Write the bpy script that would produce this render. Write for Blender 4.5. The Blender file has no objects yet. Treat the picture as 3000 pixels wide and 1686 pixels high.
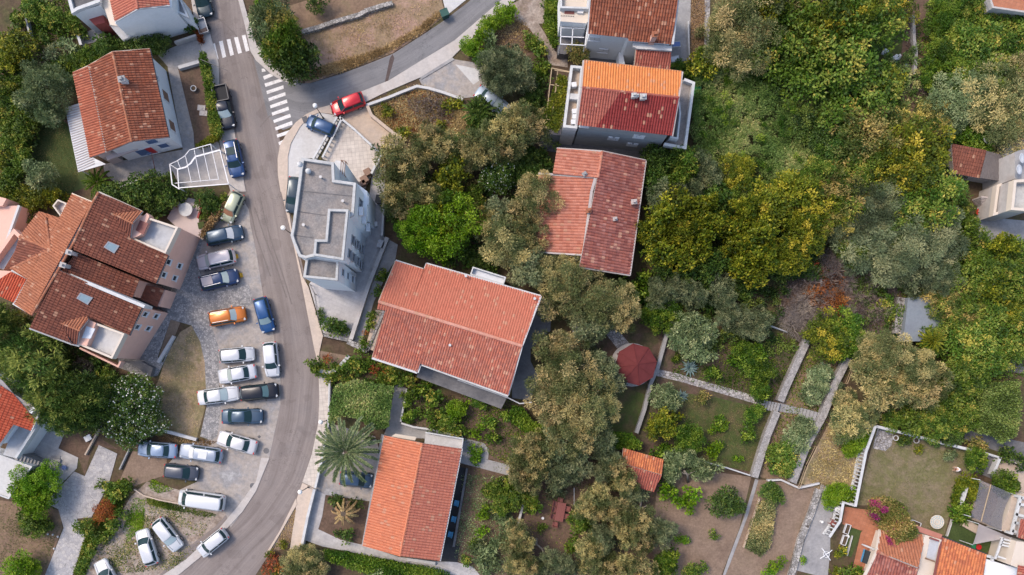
import bpy, bmesh, math, random
import numpy as np
from mathutils import Vector, Matrix, Euler
from mathutils.geometry import tessellate_polygon
random.seed(7)
C = bpy.context.scene.collection
PI = math.pi
R = math.radians
# ------------------------------------------------------------------ survey: metres from plan points
SC, HC, NX, NY = 25.0, 90.0, 1450.0, 1110.0      # plan units per metre, flying height, point straight below
def G(p, z=0.0):
    f = (HC - z) / HC
    gx = NX + (p[0] - NX) * f; gy = NY + (p[1] - NY) * f
    return Vector(((gx - 1500.0) / SC, (843.0 - gy) / SC, z))
def T(t, x, y):
    return (750.0 * (t % 4) + x / 2.576, 562.0 * (t // 4) + y / 2.576)
def P(s):
    out = []; t = 0
    for tok in s.split():
        if tok[0] == 't': t = int(tok[1:])
        elif tok == 'o': t = -1
        else:
            x, y = [float(v) for v in tok.split(',')]
            out.append((x * 1.16460, y * 1.16460) if t < 0 else T(t, x, y))
    return out
def GP(s, z=0.0):
    return [G(p, z) for p in (P(s) if isinstance(s, str) else s)]
def on_plane(p, co, n):
    cam = Vector(((NX - 1500) / SC, (843 - NY) / SC, HC)); d = G(p, 0) - cam
    k = (co - cam).dot(n) / d.dot(n)
    return cam + d * k
# ------------------------------------------------------------------ objects
def tag(o, label=None, cat=None, group=None, kind=None):
    if label: o['label'] = label
    if cat: o['category'] = cat
    if group: o['group'] = group
    if kind: o['kind'] = kind
    return o
def thing(name, label, cat, loc=(0, 0, 0), rz=0.0, group=None):
    o = bpy.data.objects.new(name, None); C.objects.link(o)
    o.empty_display_size = 0.3
    o.location = loc; o.rotation_euler = (0, 0, rz)
    return tag(o, label, cat, group)
def link(name, me, parent=None, world=False):
    o = bpy.data.objects.new(name, me); C.objects.link(o)
    if parent is not None:
        o.parent = parent
        if world:
            q = parent; off = Vector((0, 0, 0))
            while q is not None and q.type == 'EMPTY':
                off += q.location; q = q.parent
            o.matrix_parent_inverse = Matrix.Translation(-off)
    return o
def obj(name, bm, mats, parent=None, world=False, smooth=False):
    me = bpy.data.meshes.new(name)
    bmesh.ops.recalc_face_normals(bm, faces=bm.faces)
    bm.to_mesh(me); bm.free()
    for m in (mats if isinstance(mats, (list, tuple)) else [mats]): me.materials.append(m)
    if smooth: me.polygons.foreach_set('use_smooth', [True] * len(me.polygons))
    return link(name, me, parent, world)
def pymesh(name, v, f, mats, parent=None, world=False, smooth=False, mi=None):
    me = bpy.data.meshes.new(name); me.from_pydata(v, [], f)
    for m in (mats if isinstance(mats, (list, tuple)) else [mats]): me.materials.append(m)
    if mi is not None: me.polygons.foreach_set('material_index', mi)
    if smooth: me.polygons.foreach_set('use_smooth', [True] * len(me.polygons))
    me.update()
    return link(name, me, parent, world)
def kids(o): return [c for c in bpy.data.objects if c.parent is o]
def dup(root, loc, rz, scale=None, label=None, group=None):
    def cp(o, par):
        c = o.copy(); C.objects.link(c); c.parent = par
        for ch in KIDS(o): cp(ch, c)
        return c
    r = cp(root, None)
    r.location = loc; r.rotation_euler = (0, 0, rz)
    if scale is not None: r.scale = scale if hasattr(scale, '__len__') else (scale,) * 3
    if label: r['label'] = label
    if group: r['group'] = group
    return r
def KIDS(o): return list(o.children)
# ------------------------------------------------------------------ bmesh shapes (world or local)
def face(bm, vs, mi=0):
    try:
        f = bm.faces.new(vs); f.material_index = mi; return f
    except ValueError: return None
def b_prism(bm, pts, z0, z1, mi=0, top=None, bottom=True):
    """vertical prism over a (possibly concave) outline; pts Vectors (x,y)"""
    n = len(pts)
    lo = [bm.verts.new((p[0], p[1], z0)) for p in pts]; hi = [bm.verts.new((p[0], p[1], z1)) for p in pts]
    for i in range(n): face(bm, (lo[i], lo[(i + 1) % n], hi[(i + 1) % n], hi[i]), mi)
    for tri in tessellate_polygon([[Vector((p[0], p[1], 0)) for p in pts]]):
        face(bm, [hi[k] for k in tri], mi if top is None else top)
        if bottom: face(bm, [lo[k] for k in reversed(tri)], mi)
def b_box(bm, c, s, rz=0.0, mi=0, M=None):
    m = Matrix.Translation(c) @ Matrix.Rotation(rz, 4, 'Z')
    if M is not None: m = M @ m
    x, y, z = s[0] / 2, s[1] / 2, s[2] / 2
    v = [bm.verts.new(m @ Vector(q)) for q in ((-x, -y, -z), (x, -y, -z), (x, y, -z), (-x, y, -z), (-x, -y, z), (x, -y, z), (x, y, z), (-x, y, z))]
    for q in ((0, 3, 2, 1), (4, 5, 6, 7), (0, 1, 5, 4), (1, 2, 6, 5), (2, 3, 7, 6), (3, 0, 4, 7)): face(bm, [v[k] for k in q], mi)
def b_bar(bm, a, b, w, h=None, mi=0):
    """box beam from a to b"""
    a = Vector(a); b = Vector(b); d = b - a; L = d.length
    if L < 1e-5: return
    x = d / L; up = Vector((0, 0, 1)) if abs(x.z) < 0.95 else Vector((1, 0, 0))
    y = up.cross(x).normalized(); z = x.cross(y); h = h or w
    vs = []
    for p in (a, b):
        for sy, sz in ((-1, -1), (1, -1), (1, 1), (-1, 1)): vs.append(bm.verts.new(p + y * sy * w / 2 + z * sz * h / 2))
    for q in ((3, 2, 1, 0), (4, 5, 6, 7), (0, 1, 5, 4), (1, 2, 6, 5), (2, 3, 7, 6), (3, 0, 4, 7)): face(bm, [vs[k] for k in q], mi)
def b_tube(bm, pts, rad, n=8, mi=0, cap=True):
    pts = [Vector(p) for p in pts]; rad = rad if hasattr(rad, '__len__') else [rad] * len(pts)
    prev = None; first = None
    for i, p in enumerate(pts):
        d = (pts[min(i + 1, len(pts) - 1)] - pts[max(i - 1, 0)]).normalized()
        up = Vector((0, 0, 1)) if abs(d.z) < 0.9 else Vector((1, 0, 0))
        y = up.cross(d).normalized(); z = d.cross(y)
        ring = [bm.verts.new(p + (y * math.cos(2 * PI * k / n) + z * math.sin(2 * PI * k / n)) * rad[i]) for k in range(n)]
        if prev:
            for k in range(n): face(bm, (prev[k], prev[(k + 1) % n], ring[(k + 1) % n], ring[k]), mi)
        else: first = ring
        prev = ring
    if cap:
        face(bm, first[::-1], mi); face(bm, prev, mi)
def b_lathe(bm, prof, c=(0, 0, 0), n=16, mi=0):
    prev = None; c = Vector(c)
    for r, z in prof:
        ring = [bm.verts.new(c + Vector((r * math.cos(2 * PI * k / n), r * math.sin(2 * PI * k / n), z))) for k in range(n)]
        if prev:
            for k in range(n): face(bm, (prev[k], prev[(k + 1) % n], ring[(k + 1) % n], ring[k]), mi)
        else: face(bm, ring[::-1], mi)
        prev = ring
    face(bm, prev, mi)
def b_ball(bm, c, r, n=10, mi=0, sz=1.0):
    prof = [(max(r * math.sin(PI * k / n), 0.002), -r * sz * math.cos(PI * k / n)) for k in range(n + 1)]
    b_lathe(bm, prof, c, n + 2, mi)
def offset_line(pts, d):
    out = []
    for i, p in enumerate(pts):
        a = pts[max(i - 1, 0)]; b = pts[min(i + 1, len(pts) - 1)]
        t1 = (Vector(p[:2]) - Vector(a[:2])); t2 = (Vector(b[:2]) - Vector(p[:2]))
        if t1.length < 1e-6: t1 = t2
        if t2.length < 1e-6: t2 = t1
        n1 = Vector((-t1.y, t1.x)).normalized(); n2 = Vector((-t2.y, t2.x)).normalized()
        n = (n1 + n2).normalized(); k = d / max(n.dot(n1), 0.35)
        out.append(Vector((p[0] + n.x * k, p[1] + n.y * k)))
    return out
def inset(poly, d):
    """shrink a convex outline by d metres"""
    n = len(poly); q = [Vector(p[:2]) for p in poly]
    c = sum(q, Vector((0, 0))) / n; ed = []
    for i in range(n):
        a, b = q[i], q[(i + 1) % n]; t = (b - a).normalized(); nn = Vector((-t.y, t.x))
        if (c - a).dot(nn) < 0: nn = -nn
        ed.append((a + nn * d, t))
    out = []
    for i in range(n):
        (a, t), (b, u) = ed[i - 1], ed[i]
        den = t.x * u.y - t.y * u.x
        if abs(den) < 1e-6: out.append(b); continue
        k = ((b.x - a.x) * u.y - (b.y - a.y) * u.x) / den
        out.append(a + t * k)
    return out
# ------------------------------------------------------------------ materials
MATS = {}
class NT:
    def __init__(s, name):
        s.m = bpy.data.materials.new(name); s.m.use_nodes = True; s.t = s.m.node_tree
        s.b = s.t.nodes['Principled BSDF']; s.out = s.t.nodes['Material Output']
    def n(s, typ, **kw):
        nd = s.t.nodes.new(typ)
        for k, v in kw.items():
            if k.startswith('i_'): nd.inputs[k[2:].replace('_', ' ')].default_value = v
            else: setattr(nd, k, v)
        return nd
    def l(s, a, b): s.t.links.new(a, b)
    def ramp(s, fac, stops):
        r = s.n('ShaderNodeValToRGB'); e = r.color_ramp.elements
        while len(e) < len(stops): e.new(0.5)
        for k, (p, c) in enumerate(stops): e[k].position = p; e[k].color = (c[0], c[1], c[2], 1)
        s.l(fac, r.inputs['Fac']); return r.outputs['Color']
    def coord(s, typ='Object'):
        return s.n('ShaderNodeTexCoord').outputs[typ]
    def noise(s, co, scale, detail=6, rough=0.6):
        nd = s.n('ShaderNodeTexNoise'); nd.inputs['Scale'].default_value = scale
        nd.inputs['Detail'].default_value = detail; nd.inputs['Roughness'].default_value = rough
        s.l(co, nd.inputs['Vector']); return nd.outputs['Fac']
    def mix(s, fac, a, b, blend='MIX'):
        nd = s.n('ShaderNodeMix', data_type='RGBA', blend_type=blend)
        if isinstance(fac, (int, float)): nd.inputs[0].default_value = fac
        else: s.l(fac, nd.inputs[0])
        for k, v in ((6, a), (7, b)):
            if isinstance(v, tuple): nd.inputs[k].default_value = (v[0], v[1], v[2], 1)
            else: s.l(v, nd.inputs[k])
        return nd.outputs[2]
    def math(s, op, a, b=None):
        nd = s.n('ShaderNodeMath', operation=op)
        for k, v in ((0, a), (1, b)):
            if v is None: continue
            if isinstance(v, (int, float)): nd.inputs[k].default_value = v
            else: s.l(v, nd.inputs[k])
        return nd.outputs[0]
    def mapping(s, co, scale=(1, 1, 1), rot=(0, 0, 0)):
        nd = s.n('ShaderNodeMapping'); nd.inputs['Scale'].default_value = scale; nd.inputs['Rotation'].default_value = rot
        s.l(co, nd.inputs['Vector']); return nd.outputs[0]
    def bump(s, h, strength=0.4, dist=0.03):
        nd = s.n('ShaderNodeBump'); nd.inputs['Strength'].default_value = strength; nd.inputs['Distance'].default_value = dist
        s.l(h, nd.inputs['Height']); s.l(nd.outputs[0], s.b.inputs['Normal'])
    def done(s, col=None, rough=0.85, spec=0.3, metal=0.0):
        if col is not None:
            if isinstance(col, tuple): s.b.inputs['Base Color'].default_value = (col[0], col[1], col[2], 1)
            else: s.l(col, s.b.inputs['Base Color'])
        s.b.inputs['Roughness'].default_value = rough; s.b.inputs['Specular IOR Level'].default_value = spec
        s.b.inputs['Metallic'].default_value = metal
        return s.m
def mk(c, k): return tuple(min(max(x * k, 0), 1) for x in c)
def surf(name, cols, s1=0.25, s2=5.0, fine=0.25, bump=0.3, rough=0.9, lo=0.3, hi=0.7, stretch=None):
    """mottled ground / plaster / concrete: colours spread by large noise, broken by fine noise"""
    if name in MATS: return MATS[name]
    n = NT(name); co = n.coord()
    if stretch: co = n.mapping(co, *stretch)
    k = len(cols)
    col = n.ramp(n.noise(co, s1, 8, 0.65), [(lo + (hi - lo) * i / max(k - 1, 1), c) for i, c in enumerate(cols)])
    f = n.noise(co, s2 * .6, 8, 0.78)
    g = n.ramp(f, [(0.30, (1 - fine * 1.25,) * 3), (0.66, (1 + .12 * fine,) * 3)])
    col = n.mix(1.0, col, g, 'MULTIPLY')
    if bump > .15:
        f3 = n.noise(co, 1.1, 6, 0.7); col = n.mix(1.0, col, n.ramp(f3, [(0.3, (1 - fine * .7,) * 3), (0.7, (1.06,) * 3)]), 'MULTIPLY')
    n.bump(f, bump, 0.04)
    MATS[name] = n.done(col, rough); return MATS[name]
def plain(name, c, rough=0.6, spec=0.4, metal=0.0, var=0.08, scale=3.0):
    if name in MATS: return MATS[name]
    n = NT(name); co = n.coord(); f = n.noise(co, scale, 5)
    col = n.mix(f, mk(c, 1 - var), mk(c, 1 + var))
    MATS[name] = n.done(col, rough, spec, metal); return MATS[name]
def paving(name, cols, joint, scale, width=0.06, rough=0.85, brick=None, rot=0.0):
    if name in MATS: return MATS[name]
    n = NT(name); co = n.coord()
    if brick:
        mp = n.mapping(co, (1, 1, 1), (0, 0, rot))
        b = n.n('ShaderNodeTexBrick'); b.offset = brick[2]
        b.inputs['Scale'].default_value = 1.0; b.inputs['Brick Width'].default_value = brick[0]; b.inputs['Row Height'].default_value = brick[1]
        b.inputs['Mortar Size'].default_value = width; b.inputs['Color1'].default_value = (*cols[0], 1); b.inputs['Color2'].default_value = (*cols[-1], 1)
        b.inputs['Mortar'].default_value = (*joint, 1); b.inputs['Bias'].default_value = 0.0
        n.l(mp, b.inputs['Vector']); col = b.outputs['Color']; h = b.outputs['Fac']
        hh = n.math('SUBTRACT', 1.0, h)
    else:
        v = n.n('ShaderNodeTexVoronoi'); v.inputs['Scale'].default_value = scale; n.l(co, v.inputs['Vector'])
        e = n.n('ShaderNodeTexVoronoi', feature='DISTANCE_TO_EDGE'); e.inputs['Scale'].default_value = scale; n.l(co, e.inputs['Vector'])
        sep = n.n('ShaderNodeSeparateColor'); n.l(v.outputs['Color'], sep.inputs[0])
        k = len(cols)
        col = n.ramp(sep.outputs[0], [(i / max(k - 1, 1), c) for i, c in enumerate(cols)])
        hh = n.math('GREATER_THAN', e.outputs['Distance'], width)
        col = n.mix(hh, joint, col)
    f = n.noise(co, 1.3, 6, 0.7)
    col = n.mix(1.0, col, n.ramp(f, [(0.3, (0.75,) * 3), (0.7, (1.05,) * 3)]), 'MULTIPLY')
    n.bump(hh, 0.25, 0.02)
    MATS[name] = n.done(col, rough); return MATS[name]
def tiles(name, cols, stain, amount=0.45, scale=0.55):
    """clay tiles: every tile its own fired colour (from UV tile number), weather stains over it"""
    if name in MATS: return MATS[name]
    n = NT(name); uv = n.n('ShaderNodeUVMap').outputs[0]
    fl = n.n('ShaderNodeVectorMath', operation='FLOOR'); n.l(uv, fl.inputs[0])
    wn = n.n('ShaderNodeTexWhiteNoise', noise_dimensions='2D'); n.l(fl.outputs[0], wn.inputs['Vector'])
    k = len(cols)
    col = n.ramp(wn.outputs['Value'], [(i / max(k - 1, 1), c) for i, c in enumerate(cols)])
    co = n.coord(); f = n.noise(co, scale, 8, 0.72)
    col = n.mix(n.ramp(f, [(0.42, (0, 0, 0)), (0.68, (amount,) * 3)]), col, stain)
    lich = n.noise(co, 2.6, 7, .8); col = n.mix(n.ramp(lich, [(.60, (0, 0, 0)), (.70, (amount * .75,) * 3)]), col, (0.36, 0.27, 0.21))
    odd = n.math('GREATER_THAN', wn.outputs['Value'], .965); col = n.mix(n.math('MULTIPLY', odd, .6), col, (0.52, 0.30, 0.20))
    f2 = n.noise(co, 9.0, 3, 0.6)
    col = n.mix(1.0, col, n.ramp(f2, [(0.3, (0.8,) * 3), (0.7, (1.08,) * 3)]), 'MULTIPLY')
    MATS[name] = n.done(col, 0.85, 0.2); return MATS[name]
def leafmat(name, stops, transl=0.3, vary=0.25):
    if name in MATS: return MATS[name]
    n = NT(name); a = n.n('ShaderNodeAttribute', attribute_name='tint')
    oi = n.n('ShaderNodeObjectInfo')
    t = n.math('ADD', a.outputs['Fac'], n.math('MULTIPLY', n.math('SUBTRACT', oi.outputs['Random'], 0.5), vary))
    col = n.ramp(t, stops)
    hs = n.n('ShaderNodeHueSaturation'); n.l(col, hs.inputs['Color'])
    n.l(n.math('ADD', 0.485, n.math('MULTIPLY', oi.outputs['Random'], 0.03)), hs.inputs['Hue'])
    hs.inputs['Saturation'].default_value = 1.12; col = hs.outputs[0]
    n.done(col, 0.55, 0.3)
    tr = n.n('ShaderNodeBsdfTranslucent'); n.l(col, tr.inputs['Color'])
    mx = n.n('ShaderNodeMixShader'); mx.inputs[0].default_value = transl
    n.l(n.b.outputs[0], mx.inputs[1]); n.l(tr.outputs[0], mx.inputs[2]); n.l(mx.outputs[0], n.out.inputs['Surface'])
    MATS[name] = n.m; return n.m
def paint(name, c, metal=0.3, rough=0.35):
    if name in MATS: return MATS[name]
    n = NT(name); co = n.coord()
    f = n.noise(co, 2.2, 5, 0.7)
    col = n.mix(n.ramp(f, [(0.5, (0, 0, 0)), (0.85, (0.06,) * 3)]), c, (0.30, 0.27, 0.24))
    n.done(col, rough, 0.5, metal); n.b.inputs['Coat Weight'].default_value = 0.35 if sum(c) > .3 else .15; n.b.inputs['Coat Roughness'].default_value = 0.12
    MATS[name] = n.m; return n.m
def shiny(name, c, rough=0.06, metal=0.0, spec=0.5):
    if name in MATS: return MATS[name]
    n = NT(name); f = n.noise(n.coord(), 3.0, 4)
    MATS[name] = n.done(n.mix(f, mk(c, 0.85), mk(c, 1.15)), rough, spec, metal); return MATS[name]
def corrug(name, c, pitch, rot, depth=0.5):
    if name in MATS: return MATS[name]
    n = NT(name); co = n.mapping(n.coord(), (1, 1, 1), (0, 0, rot))
    w = n.n('ShaderNodeTexWave'); w.inputs['Scale'].default_value = 1 / pitch / 3.1416 * 0.5 * 3.1416 * 0.32; n.l(co, w.inputs['Vector'])
    n.bump(w.outputs['Fac'], depth, 0.05)
    f = n.noise(co, 1.2, 6)
    MATS[name] = n.done(n.mix(f, mk(c, 0.88), mk(c, 1.08)), 0.5); return MATS[name]
def M(k): return MATS[k]

surf('worn_paint', [(0.50, 0.46, 0.44), (0.76, 0.73, 0.71), (0.80, 0.77, 0.75), (0.62, 0.58, 0.56)], 1.6, 14, 0.3, 0.1)
surf('pavement', [(0.42, 0.39, 0.37), (0.50, 0.46, 0.43), (0.46, 0.40, 0.36)], 0.4, 6, 0.15, 0.2)
surf('warm_pavement', [(0.50, 0.42, 0.35), (0.56, 0.46, 0.38), (0.48, 0.40, 0.34)], 0.4, 6, 0.15, 0.2)
surf('lot_concrete', [(0.24, 0.225, 0.225), (0.34, 0.32, 0.315), (0.42, 0.37, 0.33), (0.31, 0.30, 0.305), (0.52, 0.51, 0.50)], 0.26, 4, 0.26, 0.25)
surf('pale_concrete', [(0.46, 0.46, 0.47), (0.54, 0.53, 0.52), (0.48, 0.46, 0.44)], 0.35, 5, 0.14, 0.15)
surf('grey_concrete', [(0.25, 0.245, 0.25), (0.33, 0.32, 0.32), (0.37, 0.36, 0.35)], 0.5, 6, 0.2, 0.2)
surf('dark_concrete', [(0.11, 0.11, 0.12), (0.16, 0.155, 0.16), (0.20, 0.19, 0.19)], 0.6, 6, 0.25, 0.2)
surf('blue_concrete', [(0.17, 0.20, 0.23), (0.21, 0.235, 0.26), (0.19, 0.21, 0.24)], 0.5, 7, 0.15, 0.15)
surf('tan_concrete', [(0.48, 0.37, 0.28), (0.52, 0.41, 0.32), (0.45, 0.37, 0.31)], 0.4, 6, 0.15, 0.2)
surf('soil', [(0.085, 0.055, 0.036), (0.13, 0.085, 0.055), (0.12, 0.10, 0.045), (0.07, 0.085, 0.03)], 0.28, 5, 0.45, 0.6)
surf('garden_soil', [(0.12, 0.08, 0.057), (0.18, 0.115, 0.082), (0.15, 0.115, 0.07)], 0.35, 6, 0.4, 0.6)
surf('pale_soil', [(0.22, 0.15, 0.11), (0.29, 0.205, 0.15), (0.25, 0.18, 0.125)], 0.3, 7, 0.35, 0.5)
surf('dry_field', [(0.34, 0.21, 0.155), (0.42, 0.275, 0.205), (0.30, 0.215, 0.13), (0.39, 0.27, 0.18)], 0.35, 7, 0.32, 0.5)
surf('brown_field', [(0.20, 0.13, 0.09), (0.27, 0.18, 0.12), (0.21, 0.165, 0.09)], 0.35, 6, 0.35, 0.5)
surf('straw_grass', [(0.30, 0.22, 0.135), (0.41, 0.30, 0.195), (0.27, 0.225, 0.115), (0.37, 0.265, 0.175)], 0.4, 6, 0.4, 0.7)
surf('lawn', [(0.045, 0.075, 0.02), (0.07, 0.105, 0.03), (0.09, 0.11, 0.035)], 0.35, 7, 0.35, 0.7)
surf('dull_lawn', [(0.17, 0.16, 0.07), (0.26, 0.205, 0.13), (0.18, 0.17, 0.07), (0.31, 0.235, 0.165)], 0.35, 7, 0.35, 0.7)
surf('shady_lawn', [(0.10, 0.075, 0.04), (0.07, 0.10, 0.025), (0.13, 0.10, 0.05), (0.08, 0.12, 0.03)], 0.3, 7, 0.35, 0.7)
surf('gravel_dirt', [(0.20, 0.155, 0.115), (0.34, 0.27, 0.22), (0.48, 0.40, 0.34), (0.33, 0.25, 0.20), (0.24, 0.20, 0.12)], 0.42, 6, 0.42, 0.6)
paving('cobbles', [(0.20, 0.20, 0.21), (0.32, 0.31, 0.31), (0.42, 0.40, 0.39)], (0.17, 0.165, 0.165), 4.2, 0.05)
paving('flagstones', [(0.36, 0.35, 0.36), (0.44, 0.42, 0.42), (0.50, 0.47, 0.45)], (0.27, 0.26, 0.26), 3.2, 0.03)
paving('path_stones', [(0.24, 0.23, 0.24), (0.38, 0.36, 0.36), (0.48, 0.45, 0.43)], (0.14, 0.12, 0.10), 3.0, 0.05)
paving('grey_slabs', [(0.42, 0.40, 0.40), (0.48, 0.46, 0.45)], (0.36, 0.35, 0.35), 1, 0.012, brick=(0.6, 0.4, 0.5), rot=0.4)
paving('beige_slabs', [(0.52, 0.46, 0.41), (0.58, 0.52, 0.46)], (0.32, 0.28, 0.25), 1, 0.012, brick=(0.45, 0.45, 0.0), rot=-0.1)
paving('terrace_tiles', [(0.40, 0.155, 0.085), (0.46, 0.19, 0.11)], (0.30, 0.14, 0.09), 1, 0.012, brick=(0.4, 0.4, 0.0), rot=0.35)
paving('drystone', [(0.20, 0.19, 0.18), (0.34, 0.32, 0.30), (0.46, 0.43, 0.40)], (0.10, 0.085, 0.07), 3.2, 0.05)
surf('white_render', [(0.70, 0.72, 0.74), (0.76, 0.77, 0.78), (0.71, 0.72, 0.72)], 0.5, 6, 0.07, 0.08)
surf('white_coping', [(0.50, 0.51, 0.515), (0.58, 0.58, 0.575), (0.44, 0.44, 0.44)], 0.8, 6, 0.16, 0.08)
surf('pink_render', [(0.68, 0.41, 0.325), (0.72, 0.44, 0.35), (0.66, 0.41, 0.33)], 0.4, 5, 0.06, 0.06)
surf('blush_render', [(0.54, 0.45, 0.43), (0.58, 0.485, 0.455)], 0.4, 5, 0.06, 0.06)
surf('cream_render', [(0.58, 0.50, 0.42), (0.63, 0.55, 0.46)], 0.5, 5, 0.06, 0.06)
surf('grey_render', [(0.27, 0.29, 0.31), (0.33, 0.34, 0.35), (0.29, 0.29, 0.30)], 0.4, 3, 0.2, 0.1, stretch=((1, 1, 2.5),))
surf('weathered_render', [(0.40, 0.37, 0.35), (0.48, 0.45, 0.43), (0.43, 0.38, 0.35)], 0.5, 3, 0.18, 0.1)
surf('red_render', [(0.30, 0.07, 0.06), (0.36, 0.09, 0.075)], 0.6, 5, 0.1, 0.06)
surf('dull_coping', [(0.42, 0.425, 0.425), (0.50, 0.50, 0.49), (0.36, 0.36, 0.355)], 0.8, 6, 0.2, 0.1)
surf('gravel_roof', [(0.19, 0.185, 0.19), (0.27, 0.255, 0.25), (0.33, 0.295, 0.275), (0.24, 0.23, 0.23)], 0.45, 9, 0.35, 0.6)
surf('terrace_floor', [(0.38, 0.39, 0.41), (0.47, 0.48, 0.50), (0.42, 0.41, 0.40)], 0.7, 4, 0.15, 0.1)
surf('fascia', [(0.40, 0.35, 0.33), (0.47, 0.42, 0.40)], 0.8, 5, 0.12, 0.05)
tiles('ridge_pale', [(0.60, 0.29, 0.21), (0.66, 0.34, 0.26), (0.56, 0.26, 0.18)], (0.45, 0.2, 0.14), .4)
tiles('tiles_rust', [(0.274, 0.083, 0.044), (0.331, 0.112, 0.061), (0.216, 0.069, 0.041), (0.360, 0.139, 0.082)], (0.108, 0.050, 0.037), 0.5)
tiles('tiles_rust_bright', [(0.408, 0.128, 0.072), (0.468, 0.160, 0.093), (0.340, 0.104, 0.060)], (0.221, 0.080, 0.060), 0.4)
tiles('tiles_brown', [(0.195, 0.070, 0.046), (0.242, 0.087, 0.056), (0.164, 0.059, 0.041)], (0.101, 0.045, 0.037), 0.5)
tiles('tiles_copper', [(0.359, 0.136, 0.072), (0.406, 0.164, 0.092), (0.312, 0.121, 0.068)], (0.234, 0.101, 0.068), 0.4)
tiles('tiles_coral', [(0.47, 0.15, 0.095), (0.51, 0.168, 0.107), (0.435, 0.137, 0.087)], (0.42, 0.17, 0.11), 0.4, 0.35)
tiles('tiles_coral_worn_shaded', [(0.45, 0.145, 0.095), (0.40, 0.128, 0.085), (0.31, 0.102, 0.075), (0.47, 0.18, 0.13)], (0.30, 0.15, 0.11), 0.5, 0.45)
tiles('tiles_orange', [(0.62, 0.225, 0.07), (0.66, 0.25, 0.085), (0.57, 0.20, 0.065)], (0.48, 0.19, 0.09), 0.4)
tiles('tiles_burnt', [(0.56, 0.185, 0.075), (0.62, 0.22, 0.09), (0.40, 0.12, 0.06), (0.50, 0.16, 0.07)], (0.26, 0.10, 0.065), 0.45, .8)
surf('brick_band', [(0.40, 0.165, 0.12), (0.46, 0.20, 0.15)], .8, 6, .12, .1)
tiles('tiles_salmon', [(0.544, 0.184, 0.095), (0.592, 0.209, 0.113), (0.496, 0.164, 0.090)], (0.400, 0.156, 0.099), 0.35)
tiles('tiles_salmon_dull', [(0.450, 0.152, 0.100), (0.495, 0.176, 0.116), (0.414, 0.137, 0.095)], (0.342, 0.137, 0.105), 0.35)
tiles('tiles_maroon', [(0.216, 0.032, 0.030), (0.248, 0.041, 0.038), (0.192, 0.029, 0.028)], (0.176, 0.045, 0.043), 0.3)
tiles('tiles_dusty', [(0.340, 0.098, 0.068), (0.383, 0.119, 0.086), (0.306, 0.085, 0.063)], (0.255, 0.102, 0.086), 0.4)
tiles('tiles_old', [(0.315, 0.097, 0.068), (0.375, 0.144, 0.112), (0.225, 0.068, 0.056), (0.420, 0.194, 0.160)], (0.143, 0.058, 0.056), 0.55, 0.7)
tiles('tiles_light_old', [(0.484, 0.179, 0.112), (0.530, 0.228, 0.160), (0.406, 0.137, 0.088)], (0.281, 0.106, 0.080), 0.45, 0.6)
tiles('tiles_red', [(0.476, 0.090, 0.045), (0.525, 0.117, 0.060), (0.410, 0.077, 0.040)], (0.328, 0.081, 0.050), 0.35)
plain('white_metal', (0.66, 0.66, 0.67), 0.4); plain('grey_metal', (0.32, 0.33, 0.35), 0.4, 0.5, 0.4)
plain('dark_metal', (0.05, 0.05, 0.055), 0.45, 0.5, 0.3); plain('white_plastic', (0.64, 0.64, 0.65), 0.4)
plain('blue_plastic', (0.05, 0.28, 0.50), 0.4); plain('green_plastic', (0.02, 0.22, 0.09), 0.4); plain('dark_green_plastic', (0.015, 0.07, 0.055), 0.4)
plain('red_plastic', (0.5, 0.02, 0.02), 0.4); plain('yellow_paint', (0.62, 0.36, 0.03), 0.5); plain('orange_plastic', (0.65, 0.28, 0.02), 0.4)
plain('wood', (0.22, 0.13, 0.08), 0.7, 0.3); plain('pale_wood', (0.45, 0.33, 0.2), 0.7, 0.3); plain('red_wood', (0.20, 0.065, 0.055), 0.6)
plain('bark', (0.14, 0.105, 0.075), 0.95, 0.1, 0, 0.3, 8); plain('pale_bark', (0.24, 0.205, 0.17), 0.95, 0.1, 0, 0.3, 8)
plain('shutter_blue', (0.07, 0.13, 0.26), 0.5); plain('shutter_brown', (0.22, 0.13, 0.09), 0.6); plain('lamp_white', (0.78, 0.77, 0.74), 0.35)
plain('rubber', (0.02, 0.02, 0.022), 0.8); shiny('rim', (0.45, 0.46, 0.48), 0.3, 0.8); shiny('car_glass', (0.02, 0.045, 0.05), 0.06, 0, .22)
shiny('pane', (0.03, 0.04, 0.05), 0.08); shiny('headlamp', (0.42, 0.44, 0.46), 0.12); shiny('tail_red', (0.45, 0.02, 0.02), 0.15)
shiny('skylight_glass', (0.22, 0.30, 0.34), 0.1); plain('black_plastic', (0.025, 0.025, 0.028), 0.5)
plain('awning_grey', (0.38, 0.34, 0.315), 0.8)
def net(name, c, see):
    n = NT(name); n.done(c, .8, .2); tr = n.n('ShaderNodeBsdfTransparent'); mx = n.n('ShaderNodeMixShader'); mx.inputs[0].default_value = see
    n.l(n.b.outputs[0], mx.inputs[1]); n.l(tr.outputs[0], mx.inputs[2]); n.l(mx.outputs[0], n.out.inputs['Surface']); MATS[name] = n.m
net('awning_net', (0.20, 0.20, 0.23), .42)
plain('sail_cloth', (0.56, 0.50, 0.48), 0.8); plain('maroon_felt', (0.125, 0.028, 0.028), 0.85, 0.2, 0, 0.3, 1.6)
plain('sheet_cloth', (0.62, 0.64, 0.68), 0.8); plain('skin', (0.50, 0.30, 0.21), 0.6); plain('hair_red', (0.22, 0.08, 0.04), 0.7)
plain('shirt_white', (0.72, 0.70, 0.70), 0.8); plain('shorts_dark', (0.03, 0.032, 0.045), 0.8); plain('blue_tarp', (0.12, 0.18, 0.38), 0.7)
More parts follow.
